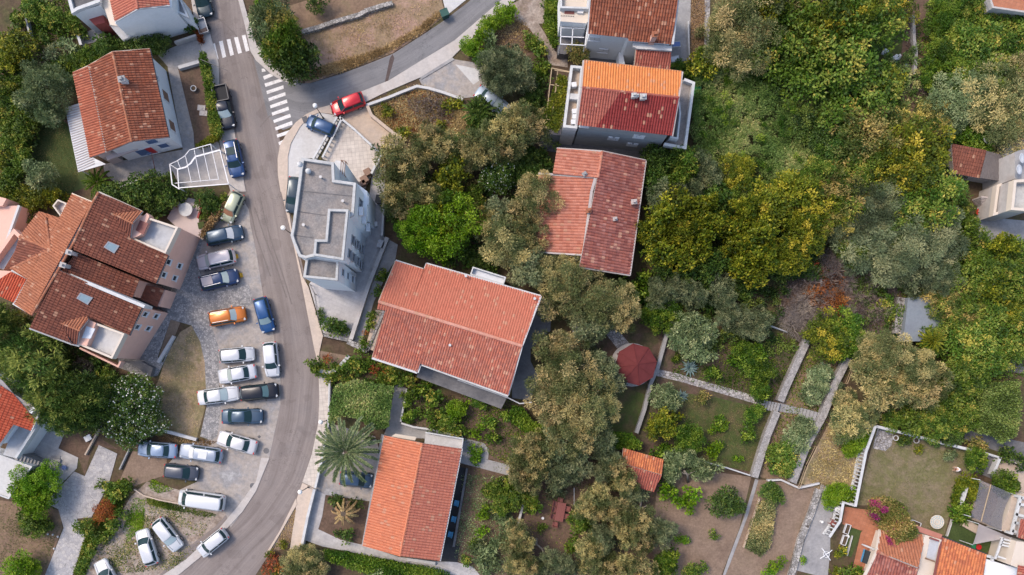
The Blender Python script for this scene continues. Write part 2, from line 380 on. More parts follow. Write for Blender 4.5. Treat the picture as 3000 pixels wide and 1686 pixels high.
# ------------------------------------------------------------------ the ground and what is laid on it
def sheet(name, s, z, mat, kind='structure'):
    bm = bmesh.new(); pts = GP(s, z)
    vs = [bm.verts.new(p) for p in pts]
    for tri in tessellate_polygon([pts]): face(bm, [vs[k] for k in tri])
    o = obj(name, bm, M(mat)); 
    if o.data.polygons and o.data.polygons[0].normal.z < 0: o.data.flip_normals()
    tag(o, kind=kind); return o
def raised(name, s, h, mat):
    bm = bmesh.new(); b_prism(bm, GP(s, h), 0.0, h); o = obj(name, bm, M(mat)); tag(o, kind='structure'); return o
bm = bmesh.new()
vs = [bm.verts.new(p) for p in ((-400, -400, 0), (400, -400, 0), (400, 400, 0), (-400, 400, 0))]; face(bm, vs)
tag(obj('ground', bm, M('soil')), kind='structure')
surf('dry_bed', [(0.24, 0.175, 0.13), (0.30, 0.22, 0.16), (0.22, 0.17, 0.12)], .5, 6, .3, .4)
# fields, soil and lawns
surf('shade_soil', [(0.095, 0.065, 0.045), (0.14, 0.092, 0.068), (0.085, 0.08, 0.036), (0.12, 0.085, 0.06)], .35, 6, .4, .5)  # garden soil darkened, with the shade around the gazebo in its colour
GROUND = [
 ('cobbled_apron', 't4 1100,300 1345,280 1560,370 1560,620 1520,760 1400,760 1250,900 1090,1400 900,1330 850,1000', 'cobbles'),
 ('upper_meadow', 't1 200,60 500,-30 1000,-30 1120,-30 1040,20 900,80 650,150 480,200 340,240 250,160', 'brown_field'),
 ('dry_field', 't1 340,240 480,200 650,150 900,80 1040,20 1120,-30 1390,-30 1430,110 1280,240 1030,400 830,480 640,550 400,630 320,630 470,440', 'dry_field'),
 ('corner_garden', 't1 1550,400 1640,340 1900,60 t2 60,0 20,60 120,170 250,380 100,430 0,420 t1 1800,470 1600,440', 'garden_soil'),
 ('scrub_ground', 't1 850,800 1220,640 1500,740 1700,1000 1300,1100 1100,1060 980,970 870,870', 'straw_grass'),
 ('front_bed', 't0 1345,510 1500,480 1650,1000 1620,1060 1480,1110 1430,880', 'garden_soil'),
 ('back_lawn', 't0 290,960 470,880 540,1000 600,1300 680,1300 640,1420 t4 300,90 200,30 t0 210,1440 240,1200', 'lawn'),
 ('hillside_soil', 't0 170,-20 490,-20 560,290 310,480 220,250', 'garden_soil'),
 ('dry_island', 't4 1360,1060 1445,1010 1510,1130 1545,1290 1555,1448 t8 1555,160 1480,430 1180,340 1180,0 t4 1190,1440 1260,1230', 'straw_grass'),
 ('house_bed', 't4 1200,1240 1290,960 1360,990 1260,1240', 'dry_bed'),
 ('lower_garden', 't8 -20,880 350,920 450,960 470,1090 330,1470 -20,1470', 'brown_field'),
 ('stair_garden', 't8 440,490 490,370 700,380 900,500 700,470 640,690 590,560', 'garden_soil'),
 ('dirt_bank', 't8 900,740 1000,510 1260,560 1250,690 1110,740 1000,780', 'pale_soil'),
 ('dirt_lot', 't8 1110,740 1340,800 1700,960 1770,1110 1570,1330 1260,1520 620,1470 660,1310 800,1160 990,850', 'gravel_dirt'),
 ('shady_garden', 'o 1370,1000 1500,850 1700,830 2020,850 1990,960 1960,1030 1890,1200 1760,1165 1640,1150 1500,1120', 'shade_soil'),
 ('fruit_lawn', 'o 1690,985 1800,1000 1940,1035 1900,1190 1760,1160 1690,1100', 'shady_lawn'),
 ('gazebo_lawn', 'o 1530,960 1640,1000 1600,1090 1520,1095', 'shady_lawn'),
 ('olive_yard', 'o 1190,1150 1320,1110 1560,1130 1660,1160 1680,1448 1180,1448', 'garden_soil'),
 ('bare_yard', 'o 1660,1170 1890,1200 1860,1330 1810,1460 1640,1460 1645,1300', 'pale_soil'),
 ('vegetable_strip', 'o 1900,1205 2050,1225 2050,1300 2000,1460 1820,1460', 'pale_soil'),
 ('terrace_strip', 'o 2035,860 2140,900 2080,1060 1990,1220 1910,1200 1960,1020', 'brown_field'),
 ('straw_bank', 'o 2090,1055 2195,1080 2140,1225 2070,1235 2010,1215', 'straw_grass'),
 ('kitchen_garden', 'o 1010,990 1330,1010 1330,1130 1290,1170 1160,1110 1010,1060', 'garden_soil'),
 ('side_garden', 't9 1540,650 1900,690 1930,1448 1700,1448 1480,1330 1500,1200', 'garden_soil'),
 ('palm_bed', 't9 530,840 850,890 810,1220 640,1180 470,1100', 'garden_soil'),
 ('enclosed_lawn', 't11 820,330 1530,500 1650,560 1500,720 1380,960 1330,1150 1100,1080 780,920 670,920', 'dull_lawn'),
 ('terrace_lawn', 't11 1390,1030 1560,1040 1720,1180 1640,1290 1470,1240 1330,1160', 'lawn'),
 ('small_lawn', 't11 600,1090 710,1100 630,1310 570,1300', 'lawn'),
 ('roadside_bed', 't9 300,920 310,980 250,1240 130,1270 190,1110', 'pale_soil'),
 ('wild_ground', 'o 1760,120 2350,60 2420,420 2120,500 2100,700 1600,640 1640,420 1760,380', 'shady_lawn'),
 ('litter_ground', 'o 1960,680 2260,690 2280,850 2060,840 1960,800', 'garden_soil'),
 ('bare_bank', 'o 2285,0 2340,0 2325,230 2290,290 2250,260', 'garden_soil'),
 ('driveway_verge', 't2 1350,0 1455,0 1450,380 1400,450 1345,450', 'brown_field'),
 ('wall_verge', 't5 480,1200 700,1240 620,1350 470,1350', 'pale_soil'),
]
for i, (n, s, m) in enumerate(GROUND): sheet(n, s, 0.004 + 0.0004 * i, m)
# roads
def roadmat(name, cols, tint):
    n = NT(name); uv = n.n('ShaderNodeUVMap').outputs[0]; co = n.coord(); sp = n.n('ShaderNodeSeparateXYZ'); n.l(uv, sp.inputs[0])
    col = n.ramp(n.noise(co, .22, 8, .65), [(.3, cols[0]), (.5, cols[1]), (.7, cols[2])])
    wob = n.math('MULTIPLY', n.math('SUBTRACT', n.noise(n.mapping(uv, (.12, .4, 1)), 1.0, 4), .5), 1.6)
    v = n.math('ADD', sp.outputs[1], wob)
    tr = n.math('MULTIPLY', n.math('SINE', n.math('MULTIPLY', v, 2.6)), n.noise(n.mapping(uv, (.05, .5, 1)), 1.0, 5))     # wheel tracks wander along the lane
    col = n.mix(n.ramp(tr, [(.0, (0, 0, 0)), (.6, (.42,) * 3)]), col, tint)
    st = n.noise(n.mapping(uv, (.10, 3.2, 1)), 1.0, 6, .7); col = n.mix(1.0, col, n.ramp(st, [(.3, (.80,) * 3), (.62, (1.08,) * 3)]), 'MULTIPLY')
    pa = n.noise(co, .5, 2, .4); col = n.mix(n.ramp(pa, [(.60, (0, 0, 0)), (.62, (.25,) * 3)]), col, mk(tint, .8))
    cn = n.noise(co, .30, 7, .62); cr = n.math('MULTIPLY', n.math('LESS_THAN', n.math('ABSOLUTE', n.math('SUBTRACT', cn, .5)), .0028), n.math('GREATER_THAN', n.noise(co, .12, 2), .5))
    col = n.mix(n.math('MULTIPLY', cr, .6), col, mk(tint, .55))
    f = n.noise(co, 8, 5, .75); col = n.mix(1.0, col, n.ramp(f, [(.3, (.84,) * 3), (.7, (1.05,) * 3)]), 'MULTIPLY'); n.bump(f, .25, .02)
    MATS[name] = n.done(col, .92)
roadmat('asphalt', [(0.205, 0.172, 0.158), (0.245, 0.208, 0.192), (0.215, 0.188, 0.18)], (0.155, 0.127, 0.118))
roadmat('side_asphalt', [(0.175, 0.172, 0.178), (0.215, 0.208, 0.212), (0.19, 0.188, 0.192)], (0.13, 0.128, 0.132))
def resample(pts, n):
    d = [0.0]
    for a, b in zip(pts[:-1], pts[1:]): d.append(d[-1] + (b - a).length)
    out = []
    for k in range(n):
        t = d[-1] * k / (n - 1); i = max(j for j in range(len(d)) if d[j] <= t + 1e-9); i = min(i, len(pts) - 2)
        out.append(pts[i].lerp(pts[i + 1], (t - d[i]) / max(d[i + 1] - d[i], 1e-6)))
    return out
def strip_road(name, left, right, z, mat, n=60, m=8):
    L, Rr = resample(GP(left, z), n), resample(GP(right, z), n); v = []; uv = []; f = []; s = 0.0
    for k in range(n):
        if k: s += ((L[k] + Rr[k]) / 2 - (L[k - 1] + Rr[k - 1]) / 2).length
        for q in range(m + 1): v.append(L[k].lerp(Rr[k], q / m)); uv.append((s, (L[k] - Rr[k]).length * q / m))
    for k in range(n - 1):
        for q in range(m): a = k * (m + 1) + q; f.append((a, a + 1, a + m + 2, a + m + 1))
    o = pymesh(name, v, f, M(mat)); u = o.data.uv_layers.new(name='UVMap')
    for p in o.data.polygons:
        for li in p.loop_indices: u.data[li].uv = uv[o.data.loops[li].vertex_index]
    if o.data.polygons[0].normal.z < 0: o.data.flip_normals()
    return tag(o, kind='structure')
strip_road('main_road', 't0 1490,-60 1520,300 1580,560 1650,950 1720,1300 t4 1800,100 1850,440 t5 -20,760 40,1070 90,1448 t9 60,330 0,560 t8 1860,800 1650,1060 1400,1250 1180,1470 1100,1600',
   't0 1800,-60 1900,400 t1 20,560 120,800 170,1000 200,1180 205,1448 t5 215,0 285,270 365,620 475,1190 510,1448 t9 510,100 505,300 440,540 370,760 320,900 200,1130 100,1290 0,1440 t8 1800,1640', 0.022, 'asphalt')
strip_road('side_road', 't1 -20,430 60,500 150,575 245,625 400,632 640,560 830,490 1030,410 1280,250 1400,170 1600,20 1660,-40 1760,-160', 't1 90,880 200,985 270,960 360,880 470,830 600,780 800,705 1000,625 1260,465 1500,305 1760,85 1900,-30 2000,-120', 0.027, 'side_asphalt', 60, 8)
def arc_mark(s, w, nm='tyre_mark'):
    pts = resample(GP(s, .0305), 24); L = offset_line(pts, w / 2); Rr = offset_line(pts, -w / 2); n = len(pts)
    return tag(pymesh(nm, [(p.x, p.y, .0305) for p in L] + [(p.x, p.y, .0305) for p in Rr], [(i, i + 1, n + i + 1, n + i) for i in range(n - 1)], M('tyre_mark')), kind='structure')
surf('tyre_mark', [(0.165, 0.14, 0.13), (0.195, 0.168, 0.158)], .8, 8, .2, .1)
for s_ in ('t0 1590,120 1660,150 1730,215 1790,280', 't0 1690,640 1740,740 1765,860 1770,960 1800,1080 1850,1200', 't4 1870,30 1905,200 1932,330 t5 60,500 110,640', 't5 30,40 70,220 130,420 200,620 270,850', 't5 -10,120 60,330 150,560 230,800', 't1 30,960 100,880 170,860 250,880'): arc_mark(s_, .16)
surf('brown_patch', [(0.10, 0.075, 0.07), (0.14, 0.10, 0.09)], .8, 6, .3)
sheet('road_patch', 't1 1030,410 1045,440 1000,600 985,712 945,720 975,610 1010,440', 0.030, 'brown_patch')
for s in ('t1 45,520 70,540 40,545', 't1 1500,310 1515,300 1550,365 1535,380'): pass
cw = bmesh.new()
for s in ('t0 1597,335 1622,328 1650,447 1625,455', 't0 1652,315 1680,308 1707,430 1680,440', 't0 1710,300 1738,295 1766,415 1738,424', 't0 1766,285 1795,280 1826,400 1797,408', 't0 1825,270 1852,263 1882,383 1855,392',
          't1 42,520 62,520 75,540 45,545', 't1 52,578 108,557 130,575 62,604', 't1 64,632 185,595 203,614 72,658', 't1 78,688 206,645 210,670 84,712', 't1 92,742 220,697 224,722 98,765', 't1 105,797 232,752 238,777 110,820',
          't1 118,852 244,806 249,832 124,875', 't1 130,908 257,860 264,886 136,930', 't1 142,963 272,914 276,942 150,986', 't1 155,1018 255,982 232,1018 162,1040', 't1 168,1075 210,1055 195,1088 176,1098'):
    pts = GP(s, 0.034); vs = [cw.verts.new(p) for p in pts]; face(cw, vs)
o = obj('crosswalk_marking', cw, M('worn_paint')); tag(o, kind='structure')
for p in o.data.polygons: pass
# paved lots and terraces (thin slabs)
surf('porch_shade', [(0.035, 0.035, 0.038), (0.05, 0.05, 0.052)], .6, 6, .2, .2)  # near-black floor: the porch's deep shade is put into the colour
surf('slate_concrete', [(0.17, 0.175, 0.19), (0.22, 0.225, 0.24), (0.15, 0.15, 0.16)], .4, 6, .2, .2)
LOTS = [
 ('car_park', 't4 1735,0 1800,0 1880,140 1890,250 1932,440 t5 55,790 130,1070 185,1400 t9 185,160 150,330 100,560 0,810 t8 1830,965 1740,1090 1700,970 1340,810 1490,740 1260,620 1400,450 1600,420 1690,90 t4 1650,1448 1650,1170 1600,1020 1540,760 1500,480 1530,370 1700,170', 'lot_concrete'),
 ('entrance_slab', 't1 330,960 400,880 480,850 560,865 620,880 440,1195 360,1195 340,1330 335,1470 t5 290,60 240,0 t1 240,1330 240,1180 262,1085', 'pale_concrete'),
 ('tan_driveway', 't1 630,870 830,790 870,870 980,960 1095,1040 1060,1110 930,1150 740,990', 'tan_concrete'),
 ('house_yard', 't1 930,1150 950,1250 960,1448 t5 965,0 950,330 985,350 850,700 715,1110 510,1080 400,700 500,560 800,300 860,0 t1 870,1350', 'grey_slabs'),
 ('lane', 't5 1000,360 1070,400 1050,520 1000,600 890,830 840,1000 780,1180 715,1140 860,700', 'grey_concrete'),
 ('cobbled_path', 't4 1240,740 1340,730 1500,640 1545,760 1600,1020 1650,1170 1652,1448 t8 1670,165 1640,400 1595,430 1510,400 1560,170 t4 1545,1290 1510,1130 1445,1010 1340,980 1260,960 1245,880', 'cobbles'),
 ('house_pavement', 't4 1240,900 1300,930 1190,1250 1230,1290 1310,1090 1330,1090 1190,1390 1120,1400 1060,1300', 'cobbles'),
 ('round_patio', 't4 1260,200 1330,80 1400,40 1480,60 1510,120 1500,230 1545,240 1510,350 1345,280', 'blush_render'),
 ('side_yard', 't0 1265,510 1340,505 1460,1000 1470,1135 1400,1190 1270,1330 1100,1350 900,1415 790,1310 780,1240 1380,1130', 'lot_concrete'),
 ('gate_driveway', 't0 1185,410 1500,275 1545,350 1490,460 1340,510 1270,510', 'grey_concrete'),
 ('pergola_floor', 't0 1290,1260 1410,1150 1650,1070 1720,1385 1360,1420', 'pavement'),
 ('lower_terrace', 't0 580,280 760,190 840,260 720,320 600,345', 'grey_concrete'),
 ('upper_driveway', 't1 1405,-20 1610,-20 1450,110 1425,60', 'pale_concrete'),
 ('parking_terrace', 't1 1230,600 1500,450 1700,480 1770,560 1740,660 1670,730 1540,745 1400,690 1250,640', 'lot_concrete'),
 ('pale_slab', 't1 1505,488 1690,525 1685,610 1640,640', 'pale_concrete'),
 ('gravel_path', 't2 -20,40 60,0 280,0 250,180 200,180 240,240 330,390 420,450 420,510 280,490 260,390 130,215 0,140', 'gravel_dirt'),
 ('concrete_driveway', 't2 1230,0 1350,0 1340,455 1300,490 1180,490 1200,300', 'grey_concrete'),
 ('stone_footpath', 't2 1455,0 1495,0 1490,345 1450,385', 'path_stones'),
 ('house_passage', 't2 540,380 840,380 940,380 940,560 540,560', 'dark_concrete'),
 ('back_alley', 't2 220,1020 1300,1120 1100,1200 320,1150 200,1130', 'dark_concrete'),
 ('side_terrace', 't6 190,780 300,830 290,1050 140,1190 140,1280 200,1400 t10 140,130 0,110 t6 0,1300', 'slate_concrete'),
 ('stepping_path', 't6 660,1010 740,970 930,1200 830,1230', 'path_stones'),
 ('garden_path', 't6 1090,1338 1250,1372 1440,1430 1640,1485 1830,1540 1935,1575 1935,1625 1800,1590 1500,1500 1260,1432 1080,1388', 'path_stones'),
 ('sunken_steps', 't11 -10,130 100,150 290,200 440,240 410,285 270,240 80,210 -10,195', 'grey_concrete'),
 ('concrete_channel', 't10 1835,720 1860,730 1780,1000 1650,1350 1610,1448 1590,1448 1630,1330 1755,1000', 'grey_concrete'),
 ('concrete_strip', 't11 400,760 480,790 500,900 470,1100 470,1250 450,1470 210,1410 330,1000 385,820', 'grey_concrete'),
 ('flagstone_path', 't8 745,465 885,530 820,760 690,1010 580,1020 645,1150 540,1470 330,1470 480,1090 440,950 345,900 560,665 640,700', 'flagstones'),
 ('stair_terrace', 't8 300,260 490,370 440,490 590,560 580,640 440,780 370,800 330,640 200,520 260,350', 'grey_slabs'),
 ('palm_drive', 't9 500,560 560,300 900,400 930,500 880,780 860,890 520,840 440,800', 'lot_concrete'),
 ('garden_border', 't9 440,800 525,840 500,1000 470,1100 640,1180 810,1220 1080,1310 1380,1345 1500,1345 1640,1385 1700,1460 1430,1440 1100,1350 500,1230 360,1180', 'grey_slabs'),
 ('upper_path', 't9 1050,0 1145,40 1090,300 1190,330 1560,410 1720,450 1760,500 1750,575 1925,620 1905,695 1540,600 1540,430 960,400 1000,300', 'grey_concrete'),
 ('porch_floor', 't9 1500,620 1590,640 1480,1240 1540,1200 1520,1350 1380,1340', 'porch_shade'),
 ('yard_slab', 't7 1590,190 1960,220 1960,400 1590,380', 'grey_concrete'),
 ('house_drive', 't7 1470,1280 1870,1190 1960,1380 1650,1330 t11 1400,330 1960,450 1960,560 1750,520 1480,420 1500,300', 'dark_concrete'),
 ('tree_terrace', 't11 1500,640 1640,540 1760,560 1690,720', 'dark_concrete'),
 ('balcony_terrace', 't11 1770,570 1960,640 1960,830 1850,830 1700,690', 'tan_concrete'),
 ('tiled_terrace', 't11 580,930 790,960 850,1090 700,1110 560,1060', 'terrace_tiles'),
 ('tiled_walk', 't11 745,1060 860,1050 830,1250 750,1430 640,1390 700,1130', 'terrace_tiles'),
 ('awning_floor', 't11 1590,730 1850,830 1760,1110 1520,1020', 'tan_concrete'),
 ('rock_patio', 't11 825,345 950,380 930,470 885,510 790,490', 'path_stones'),
 ('wall_ledge', 't11 735,430 770,430 640,790 620,770', 'tan_concrete'),
 ('cobbled_bay', 't4 1530,770 1880,700 1910,840 1860,870 1570,960', 'cobbles'),
 ('car_yard', 't6 460,1010 520,1000 530,1100 455,1085', 'pale_concrete'),
]
for i, (n, s, m) in enumerate(LOTS): sheet(n, s, 0.04 + 0.0007 * i, m)
# kerbed pavements
raised('pavement', 't1 560,795 800,690 1000,610 1260,450 1500,305 1760,80 1880,-20 1960,0 1800,130 1550,365 1480,435 1240,585 960,705 830,770 640,862 580,880', 0.12, 'pavement')
raised('gutter_strip', 't1 1240,585 1480,435 1500,450 1250,600', 0.13, 'grey_concrete')
raised('corner_pavement', 't1 575,790 480,815 380,862 300,925 230,1012 180,1100 163,1200 165,1320 185,1448 t5 190,0 255,270 330,620 440,1190 470,1300 t5 480,1200 505,1090 395,720 350,640 270,300 230,0 t1 235,1448 240,1330 240,1180 262,1085 330,960 400,880 480,850 560,860 600,870', 0.12, 'warm_pavement')
raised('street_pavement', 't0 1500,270 1585,255 1650,480 1655,660 1760,960 1800,1150 1855,1448 1740,1448 1725,1390 1640,1000 1590,560 1520,380', 0.12, 'pavement')
raised('tree_pavement', 't0 1790,-30 1825,-30 1890,200 t1 0,330 60,400 110,460 200,560 315,610 300,640 200,612 120,565 0,458 t0 1890,388 1850,200', 0.12, 'pavement')
raised('palm_pavement', 't5 470,1330 475,1448 t9 478,100 470,300 420,540 350,745 440,790 500,560 545,250 550,0 t5 560,1350', 0.12, 'beige_slabs')
raised('lower_pavement', 't9 350,750 440,795 385,1000 335,1245 255,1250 300,960 300,890', 0.12, 'warm_pavement')
raised('lot_pavement', 't9 40,560 100,565 0,812 t8 1830,968 1510,1312 1280,1500 1150,1500 1400,1330 1640,1110 1800,920 1932,740', 0.10, 'pavement')
raised('gate_apron', 't0 1440,-20 1485,-20 1510,180 1590,250 1500,275 1470,180', 0.10, 'pavement')
raised('roadside_kerb', 't9 300,870 310,910 190,1120 100,1270 70,1290 180,1110', 0.16, 'warm_pavement')
# ------------------------------------------------------------------ garden walls, balustrades, fences
paving('wall_stone', [(0.27, 0.255, 0.245), (0.36, 0.34, 0.325), (0.42, 0.39, 0.37)], (0.20, 0.18, 0.165), 5.5, 0.04)
def wall(s, w, h, mat, label, name='garden_wall', cat='wall', z0=0.0, close=False):
    pts = GP(s, h); 
    if close: pts = pts + [pts[0]]
    L = offset_line(pts, w / 2); Rr = offset_line(pts, -w / 2)
    bm = bmesh.new(); b_prism(bm, L + Rr[::-1], z0, h)
    return tag(obj(name, bm, M(mat)), label, cat)
wall('t6 1172,1065 1100,1335 t10 1048,0 1000,200 940,375', 0.42, 0.7, 'grey_concrete', 'long grey concrete wall passing the octagonal gazebo on its right')
wall('t7 300,1120 150,1448 t11 125,60 95,135', 0.8, 0.9, 'wall_stone', 'wide grey stone terrace wall left of the garden bushes, above the garden steps')
wall('t11 70,215 0,385 t10 1895,500 1832,710', 0.8, 0.9, 'wall_stone', 'wide grey stone terrace wall left of the garden bushes, below the garden steps')
for nm_, ln_ in (('left-hand', ((-15, 165), (85, 185))), ('right-hand', ((245, 215), (415, 265)))):
    a_, b_ = G(T(11, *ln_[0]), .5), G(T(11, *ln_[1]), .5); t_ = thing('garden_steps', nm_ + ' flight of grey stone steps between the terrace walls', 'steps', (a_.x, a_.y, 0))
    n_ = 7 if nm_[0] == 'r' else 5
    for k_ in range(n_):
        p_ = a_.lerp(b_, (k_ + .5) / n_); zt_ = .12 + .09 * k_; bm = bmesh.new(); b_box(bm, (p_.x, p_.y, zt_ / 2 + .02), ((b_ - a_).length / n_ - .05, 1.05, zt_), -.27); obj('step', bm, M('grey_concrete'), t_, True)
wall('t7 615,1240 510,1448 t11 470,110 420,240 290,480 190,750', 0.8, 0.9, 'wall_stone', 'wide grey stone terrace wall right of the strip of garden bushes')
wall('t10 1410,582 1600,630 1800,695', 0.14, 0.8, 'pale_concrete', 'thin pale low wall along the lower edge of the fruit lawn')
wall('t11 0,732 100,728 235,790 390,755', 0.2, 0.6, 'pale_concrete', 'thin bent low wall below the two stone terrace walls')
wall('t11 388,800 330,980 250,1180 195,1400 170,1470', 0.7, 0.5, 'drystone', 'rough tan rubble wall along the concrete strip at the bottom')
wall('t8 1175,345 1300,375 1480,425', 0.35, 0.5, 'pale_concrete', 'low pale concrete edging below the dry grass island')
wall('t8 1010,800 1080,845 1200,880 1340,905 1400,925', 0.14, 0.35, 'tan_concrete', 'thin yellowish edging beside the white van')
wall('t8 745,345 640,540', 0.18, 0.4, 'tan_concrete', 'short tan garden wall left of the white-flowered bush')
wall('t8 975,490 900,650', 0.15, 0.4, 'grey_concrete', 'short grey wall above the dirt bank left of the parked cars')
wall('t1 345,240 470,205 600,160 780,110 830,80 960,40 1030,20', 0.5, 0.5, 'drystone', 'crooked line of pale rubble stones across the dry field')
wall('t1 100,455 200,555 310,610', 0.4, 0.5, 'drystone', 'short stone edging below the big tree at the road junction')
wall('t1 830,795 1000,735 1110,690 1215,650 1300,665 1420,700 1560,750', 0.3, 0.6, 'pale_concrete', 'bent pale wall between the dry scrub and the parking terrace')
wall('t1 840,800 870,870 980,960 1095,1050', 0.35, 0.8, 'tan_concrete', 'curved tan wall between the tan driveway and the dry scrub')
wall('t1 950,1170 895,1260 870,1310', 0.25, 1.0, 'white_coping', 'short white wall beside the wood stack on the white terrace')
wall('t1 970,1250 965,1448 t5 965,60 950,330', 0.25, 1.0, 'pale_concrete', 'straight pale wall between the white block yard and the olive trees')
wall('t5 990,345 920,520 850,700 715,1115', 0.45, 0.9, 'weathered_render', 'long weathered wall between the white block yard and the lane')
wall('t5 510,1080 600,1100 715,1125', 0.4, 0.7, 'drystone', 'stone wall closing the lower end of the white block yard')
wall('t5 470,1350 560,1370 620,1330 700,1240', 0.4, 0.8, 'pale_concrete', 'pale corner wall beside the road below the white block')
wall('t5 690,1130 840,1200', 0.6, 0.8, 'drystone', 'short stone wall left of the big coral-roofed house')
wall('t5 965,900 900,1050 840,1200', 0.3, 0.8, 'drystone', 'narrow stone wall along the left side of the coral-roofed house')
wall('t9 555,-20 550,250 500,560 445,790', 0.25, 0.9, 'white_coping', 'pale wall between the pavement and the tall date palm')
wall('t9 440,800 390,1000 345,1220', 0.3, 1.0, 'white_coping', 'pale wall between the lower pavement and the dead palm garden')
wall('t9 1095,300 1190,330 1300,345 1560,405', 0.2, 0.8, 'pale_concrete', 'low pale wall above the light orange gabled house')
wall('t9 1140,40 1090,290', 0.2, 0.7, 'pale_concrete', 'short pale wall right of the flat clipped vine hedge')
wall('t10 90,900 40,1080', 0.25, 0.6, 'pale_concrete', 'short pale wall left of the red garden table')
wall('t2 1330,160 1340,450', 0.15, 0.6, 'pale_concrete', 'low wall along the right edge of the grey concrete driveway')
wall('t3 1100,115 1105,300 1120,400 1110,560', 0.35, 0.7, 'grey_concrete', 'narrow grey wall running down the bare bank at the top right')
wall('t3 1575,150 1555,330', 0.5, 1.2, 'grey_concrete', 'grey wall beside the blue tarpaulin at the top right')
wall('t3 1455,115 1600,145', 0.3, 1.0, 'weathered_render', 'short wall joining the wall beside the blue tarpaulin')
wall('t7 1010,800 990,960 985,1070', 0.9, 0.9, 'drystone', 'thick stone wall on the left of the blue-grey concrete slab')
wall('t7 0,1005 150,1060', 0.12, 0.5, 'pale_concrete', 'very thin pale wall above the fruit garden')
wall('t11 1755,560 1700,690', 0.3, 0.9, 'white_coping', 'pale wall between the shaded terrace and the tan terrace on the right edge')
wall('t11 1500,780 1455,920', 0.5, 0.9, 'white_coping', 'short thick white wall inside the hedge left of the grey awning')
wall('t11 1395,1030 1355,1155', 0.12, 0.35, 'pale_concrete', 'thin pale edging between the two lawns at the bottom right')
wall('t11 1480,1050 1590,1110', 0.9, 0.5, 'tan_concrete', 'broad tan step beside the pale triangular shade sail')
wall('t0 185,100 220,260', 0.18, 0.8, 'pale_concrete', 'short pale wall in the hillside garden at the top left')
wall('t0 1345,510 1500,465', 0.4, 0.6, 'pale_concrete', 'pale wall between the gate driveway and the front bed')
wall('t0 1315,320 1480,265', 0.25, 0.8, 'weathered_render', 'weathered wall below the white gabled house at the top')
wall('t0 585,265 610,340', 0.3, 0.9, 'white_coping', 'short white wall left of the lower terrace at the top')
wall('t0 900,1415 1050,1355', 0.2, 0.8, 'white_coping', 'white wall below the yard of the rust-roofed house')
wall('t4 1745,0 1640,190 1520,360', 0.3, 0.7, 'tan_concrete', 'slanting tan wall between the shrubs and the olive-green car')
wall('t4 1505,60 1515,120 1490,200', 0.2, 0.5, 'red_render', 'short curved red wall around the round patio')
wall('t4 1310,1090 1190,1290', 0.35, 0.4, 'pale_concrete', 'pale kerb between the house bed and the dry grass island')
wall('t3 1935,60 1905,250', 0.4, 1.0, 'weathered_render', 'reddish wall at the right edge of the picture near the top')
wall('t11 640,1150 600,1300', 0.1, 0.3, 'pale_concrete', 'thin border between the small lawn and the tiled walk')
wall('t11 1790,560 1960,625', 0.35, 0.9, 'drystone', 'stone wall continuing the white wall to the right edge')
wall('t10 1870,870 1810,1060 1750,1240', 0.12, 0.35, 'tan_concrete', 'tan timber edging on the left of the bean bed')

def balustrade(s, label, h=0.95, pitch=0.42, wd=0.22, post_m='white_coping', group=None):
    pts = GP(s, h)
    t = thing('balustrade', label, 'balustrade', (pts[0].x, pts[0].y, 0), 0, group)
    bm = bmesh.new(); L = offset_line(pts, wd / 2); Rr = offset_line(pts, -wd / 2); b_prism(bm, L + Rr[::-1], h - 0.1, h)
    obj('handrail', bm, M(post_m), t, True)
    bm = bmesh.new(); L = offset_line(pts, wd / 2); Rr = offset_line(pts, -wd / 2); b_prism(bm, L + Rr[::-1], 0, 0.14)
    obj('plinth', bm, M(post_m), t, True)
    bm = bmesh.new(); b_lathe(bm, [(0.075, 0.14), (0.10, h * .3), (0.105, h * .42), (0.06, h * .65), (0.075, h - 0.1)], (0, 0, 0), 8)
    proto = obj('baluster', bm, M(post_m), t); first = True; n = 0
    for a, b in zip(pts[:-1], pts[1:]):
        k = max(int((b - a).length / pitch), 1)
        for i in range(k):
            if n >= 98: break
            q = a.lerp(b, (i + 0.5) / k) - pts[0]
            o = proto if first else proto.copy()
            if not first: C.objects.link(o); o.parent = t
            o.location = (q.x, q.y, 0); first = False; n += 1
    return t
balustrade('t11 812,322 740,520 660,930', 'long white balustrade with balusters left of the enclosed lawn', 1.8, 0.42, .3)
balustrade('t11 810,322 1050,380 1300,445 1545,505', 'white balustrade along the upper side of the enclosed lawn', 1.2, 0.4, .3)
balustrade('t11 1640,525 1765,565', 'short white balustrade right of the round bush by the lawn corner', 0.9, 0.4)
balustrade('t11 570,900 545,1040 465,1160', 'white balustrade on the left of the small tiled terrace', 1.8, 0.4, .28)
balustrade('t11 560,895 660,925', 'short white balustrade across the top of the small tiled terrace', 1.1, 0.4)
balustrade('t1 630,885 740,975 830,1060 930,1150', 'white balustrade between the pale terrace and the tan driveway', 1.0, 0.5)
balustrade('t1 610,885 470,1130 430,1200', 'outer white balustrade of the pair above the entrance slab', 1.0, 0.5)
balustrade('t1 650,890 540,1110 500,1190', 'inner white balustrade of the pair beside the pale terrace', 1.0, 0.5)
